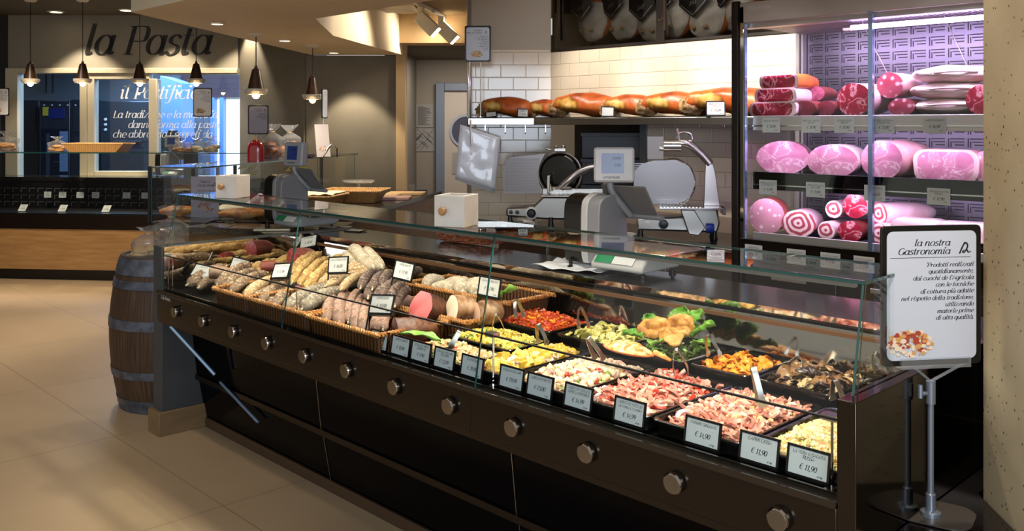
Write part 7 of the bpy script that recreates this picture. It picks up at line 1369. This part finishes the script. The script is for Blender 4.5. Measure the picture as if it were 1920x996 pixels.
kb('kitchen_cabinet', 'light blue kitchen cabinet below the slanted screen', 'cabinet', 299, 340, 216, 330, 13.0, .5, wm)
def chair(t, w_, d, h): MB().lathe([(w_ * .5, 0), (w_ * .5, h * .2), (w_ * .35, h * .28), (.0001, h * .3)], 18, 0, MX.Translation((0, .2, h - h * .3))).build('backrest', BLACK, t); MB().box(-w_ / 2, w_ / 2, 0, .4, .42, .48).build('seat', BLACK, t); MB().lathe([(.2, 0), (.03, .04), (.03, .42)], 12, 0, MX.Translation((0, .2, 0))).build('pedestal', BLS, t)
kb('office_chair', 'black rounded chair back in the kitchen, above the pasta scale', 'chair', 301, 325, 240, 330, 11.5, .5, chair)
# pipes on the kitchen wall
m = MB()
for X in (-.05, .05): m.tube([((92 - 960) / FPX * 13.5 + X, 13.5, 2.1), ((92 - 960) / FPX * 13.5 + X, 13.5, 2.9)], .02, 8, T=CF)
tag(m.build('wall_pipes', BLD), 'pair of dark pipes rising on the kitchen wall above the cooling cabinet', 'pipes')
# notices in the passage
for i, (x0, x1, y0, y1, lb) in enumerate(((780, 812, 195, 239, 'printed price list pinned high in the passage left of the door'), (765, 816, 241, 284, 'scribbled site plan pinned under the price list in the passage'))):
    Z = 11.49; t = thing('wall_notice', lb, 'notice', cf((x0 + x1) / 2 / FPX * Z - 960 / FPX * Z, Z, CAMZ - (y1 - HY) / FPX * Z), YAW); w_ = (x1 - x0) / FPX * Z; h_ = (y1 - y0) / FPX * Z; MB().box(-w_ / 2, w_ / 2, 0, .003, 0, h_).build('sheet', plain('notice_paper', '#8f8a82', .7), t); m = MB(); r_ = random.Random(i)
    for k in range(26):
        if i == 0: z = h_ * (.1 + .8 * k / 26); m.box(-w_ * .4, -w_ * .4 + w_ * r_.uniform(.3, .8), -.001, 0, z, z + .005)
        else: x, z, a = r_.uniform(-.35, .35) * w_, h_ * r_.uniform(.15, .85), r_.choice((.7, -.85)); m.box(-.06, .06, -.001, 0, -.003, .003, 0, MX.Translation((x, 0, z)) @ MX.Rotation(a, 4, 'Y'))
    m.build('print', plain('notice_ink', '#4c4844', .7), t)
m = MB(); m.box(-.10, .10, 0, .01, 0, .75, 0, MX.Rotation(-.05, 4, 'X')); o = m.build('white_board', plain('leaning_board', '#a8a298', .6), bev=.002); o.location = cf(-1.12, 9.4, .0); o.rotation_euler = (0, 0, YAW); o.scale = (1, 1, 1.33); tag(o, 'white board leaning in the passage beside the lit wall end', 'board')
m = MB(); m.ell((0, 0, .03), (.12, .06, .035), 18, 10, nz=.6, fr=3); o = m.build('crumpled_paper', FATW, ang=60); p = at(793, 397, Z=6.2); o.location = (p.x, p.y, .901) if False else tuple(V((-4.62, 4.62, .90))); tag(o, 'crumpled pale paper on the back counter left of the slicer', 'paper')
# door sign
Z = 11.44; t = thing('door_sign', 'small paper sign with a dark logo on the grey door below the porthole', 'sign', cf((872 - 960) / FPX * Z, Z, CAMZ - (326 - HY) / FPX * Z), YAW); MB().box(-.16, .16, .0, .003, 0, .27).build('sheet', plain('door_sign_paper', '#9d938a', .7), t); m = MB(); lettering(m, '\u00a4', .04, -.08, .2, -.001, thick=.3); m.build('logo', INK, t)
# ================================================================ BARREL WITH BAGS
bc = cf(-2.0, 5.32); t = thing('wine_barrel', 'old oak wine barrel with grey iron hoops, standing behind the left end of the counter', 'barrel', (bc.x, bc.y, 0)); H = .872
def br_(z): return .285 + .062 * (1 - ((z - H / 2) / (H / 2)) ** 2)
n = N('barrel_staves'); c = n.co((1, 1, 1)); sp = n.n('ShaderNodeSeparateXYZ'); n.l(c, sp.inputs[0]); at2 = n.n('ShaderNodeMath', _operation='ARCTAN2'); n.l(sp.outputs[1], at2.inputs[0]); n.l(sp.outputs[0], at2.inputs[1]); ms = n.n('ShaderNodeMath', _operation='MULTIPLY'); n.l(at2.outputs[0], ms.inputs[0]); ms.inputs[1].default_value = 4.5
cb = n.n('ShaderNodeCombineXYZ'); n.l(ms.outputs[0], cb.inputs[0]); n.l(sp.outputs[2], cb.inputs[1]); wv = n.n('ShaderNodeTexNoise', Scale=3.0, Detail=6); mp = n.n('ShaderNodeMapping'); mp.inputs['Scale'].default_value = (2.5, 1.2, 1); n.l(cb.outputs[0], mp.inputs[0]); n.l(mp.outputs[0], wv.inputs[0])
n.l(n.ramp(wv.outputs[0], [(.3, '#2a1a10'), (.55, '#44301f'), (.75, '#5e4630')]), n.b.inputs['Base Color']); n.b.inputs['Roughness'].default_value = .6; fr_ = n.n('ShaderNodeMath', _operation='FRACT'); n.l(ms.outputs[0], fr_.inputs[0]); lt = n.n('ShaderNodeMath', _operation='GREATER_THAN'); n.l(fr_.outputs[0], lt.inputs[0]); lt.inputs[1].default_value = .06; n.bump(lt.outputs[0], .5, .004)
STAVE = n.mt; HOOP = noisy('grey_iron_hoop', [(.3, '#3f4450'), (.7, '#6b7280')], 16, .5, 5, .3, .004, metal=.5)
m = MB(); prof = [(br_(H * i / 24), H * i / 24) for i in range(25)]; m.lathe(prof + [(br_(H) - .025, H), (br_(H) - .03, H - .04), (.0001, H - .04)], 48); m.build('staves', STAVE, t)
for z0, z1 in ((.0, .075), (.20, .245), (.475, .53), (.70, .745), (.775, H - .006)):
    m = MB(); m.lathe([(br_(z0) + .001, z0), (br_(z0) + .005, z0), (br_((z0 + z1) / 2) + .0055, (z0 + z1) / 2), (br_(z1) + .005, z1), (br_(z1) + .001, z1)], 48); m.build('hoop', HOOP, t)
for i, (dx, dy, s, h, lb, fl) in enumerate(((-.12, -.06, .16, .12, 'front left, of pale rolls', noisy('pale_rolls', [(.3, '#b88a4a'), (.7, '#dcb878')], 16, .5)), (.03, -.10, .16, .12, 'front right, half behind the counter end', TARAL), (-.05, .10, .18, .15, 'rear, tallest', BREADC))):
    q = cf(-2.0 + dx, 5.32 + dy); bread_bag('cellophane bag of bread on the barrel, %s' % lb, (q.x, q.y, H - .039), s, h, YAW, 40 + i, fl, 1.0 if i == 2 else .6, 'bread bags on the barrel')

# ================================================================ fittings that belong to one part of their thing
SUBS = {'drawer_knob': ('front_panel',), 'panel_joint': ('front_panel',), 'screen': ('display_head',), 'digits': ('display_head',), 'maker_lettering': ('display_head', 'front_panel', 'canopy'), 'lettering': ('paper', 'sheet', 'board'), 'food_picture': ('sheet', 'board', 'card'), 'tag_lettering': ('black_tag',), 'drawer_handle': ('drawer',),
        'lock': ('door_frame',), 'door_handle': ('door_frame', 'glass_door'), 'twisted_rim': ('basket_body',), 'knob': ('box_body',), 'bulb': ('glass_rim',), 'knob_dial': ('thickness_knob',), 'grip_handle': ('meat_grip',), 'lens': ('head',), 'green_label': ('base',), 'white_label': ('base',), 'base_joint': ('upper_base_panel',),
        'tray_teeth': ('carriage_tray',), 'yellow_sticker': ('body',), 'control_panel': ('body',), 'vent_dots': ('body',), 'notice': ('glass_door',), 'handle': ('oven_door',), 'tube_socket': ('light_tube',), 'logo': ('sheet',), 'print': ('sheet',), 'bone_marks': ('mouldy_face',), 'lamp': ('ring',), 'worktop_edge': ('worktop',), 'clamp': ('pole',), 'top_shelf_front': ('top_shelf',), 'middle_shelf_front': ('middle_shelf',), 'bottom_shelf_front': ('bottom_shelf',)}
for root in [o for o in bpy.data.objects if o.parent is None and o.get('category')]:
    kids = list(root.children); by = {}
    for k in kids: by.setdefault(k.name.split('.')[0], []).append(k)
    for nm, pars in SUBS.items():
        par = next((by[q] for q in pars if q in by), None)
        if par and nm in by:
            for i, k in enumerate(by[nm]): k.parent = par[min(i, len(par) - 1)]
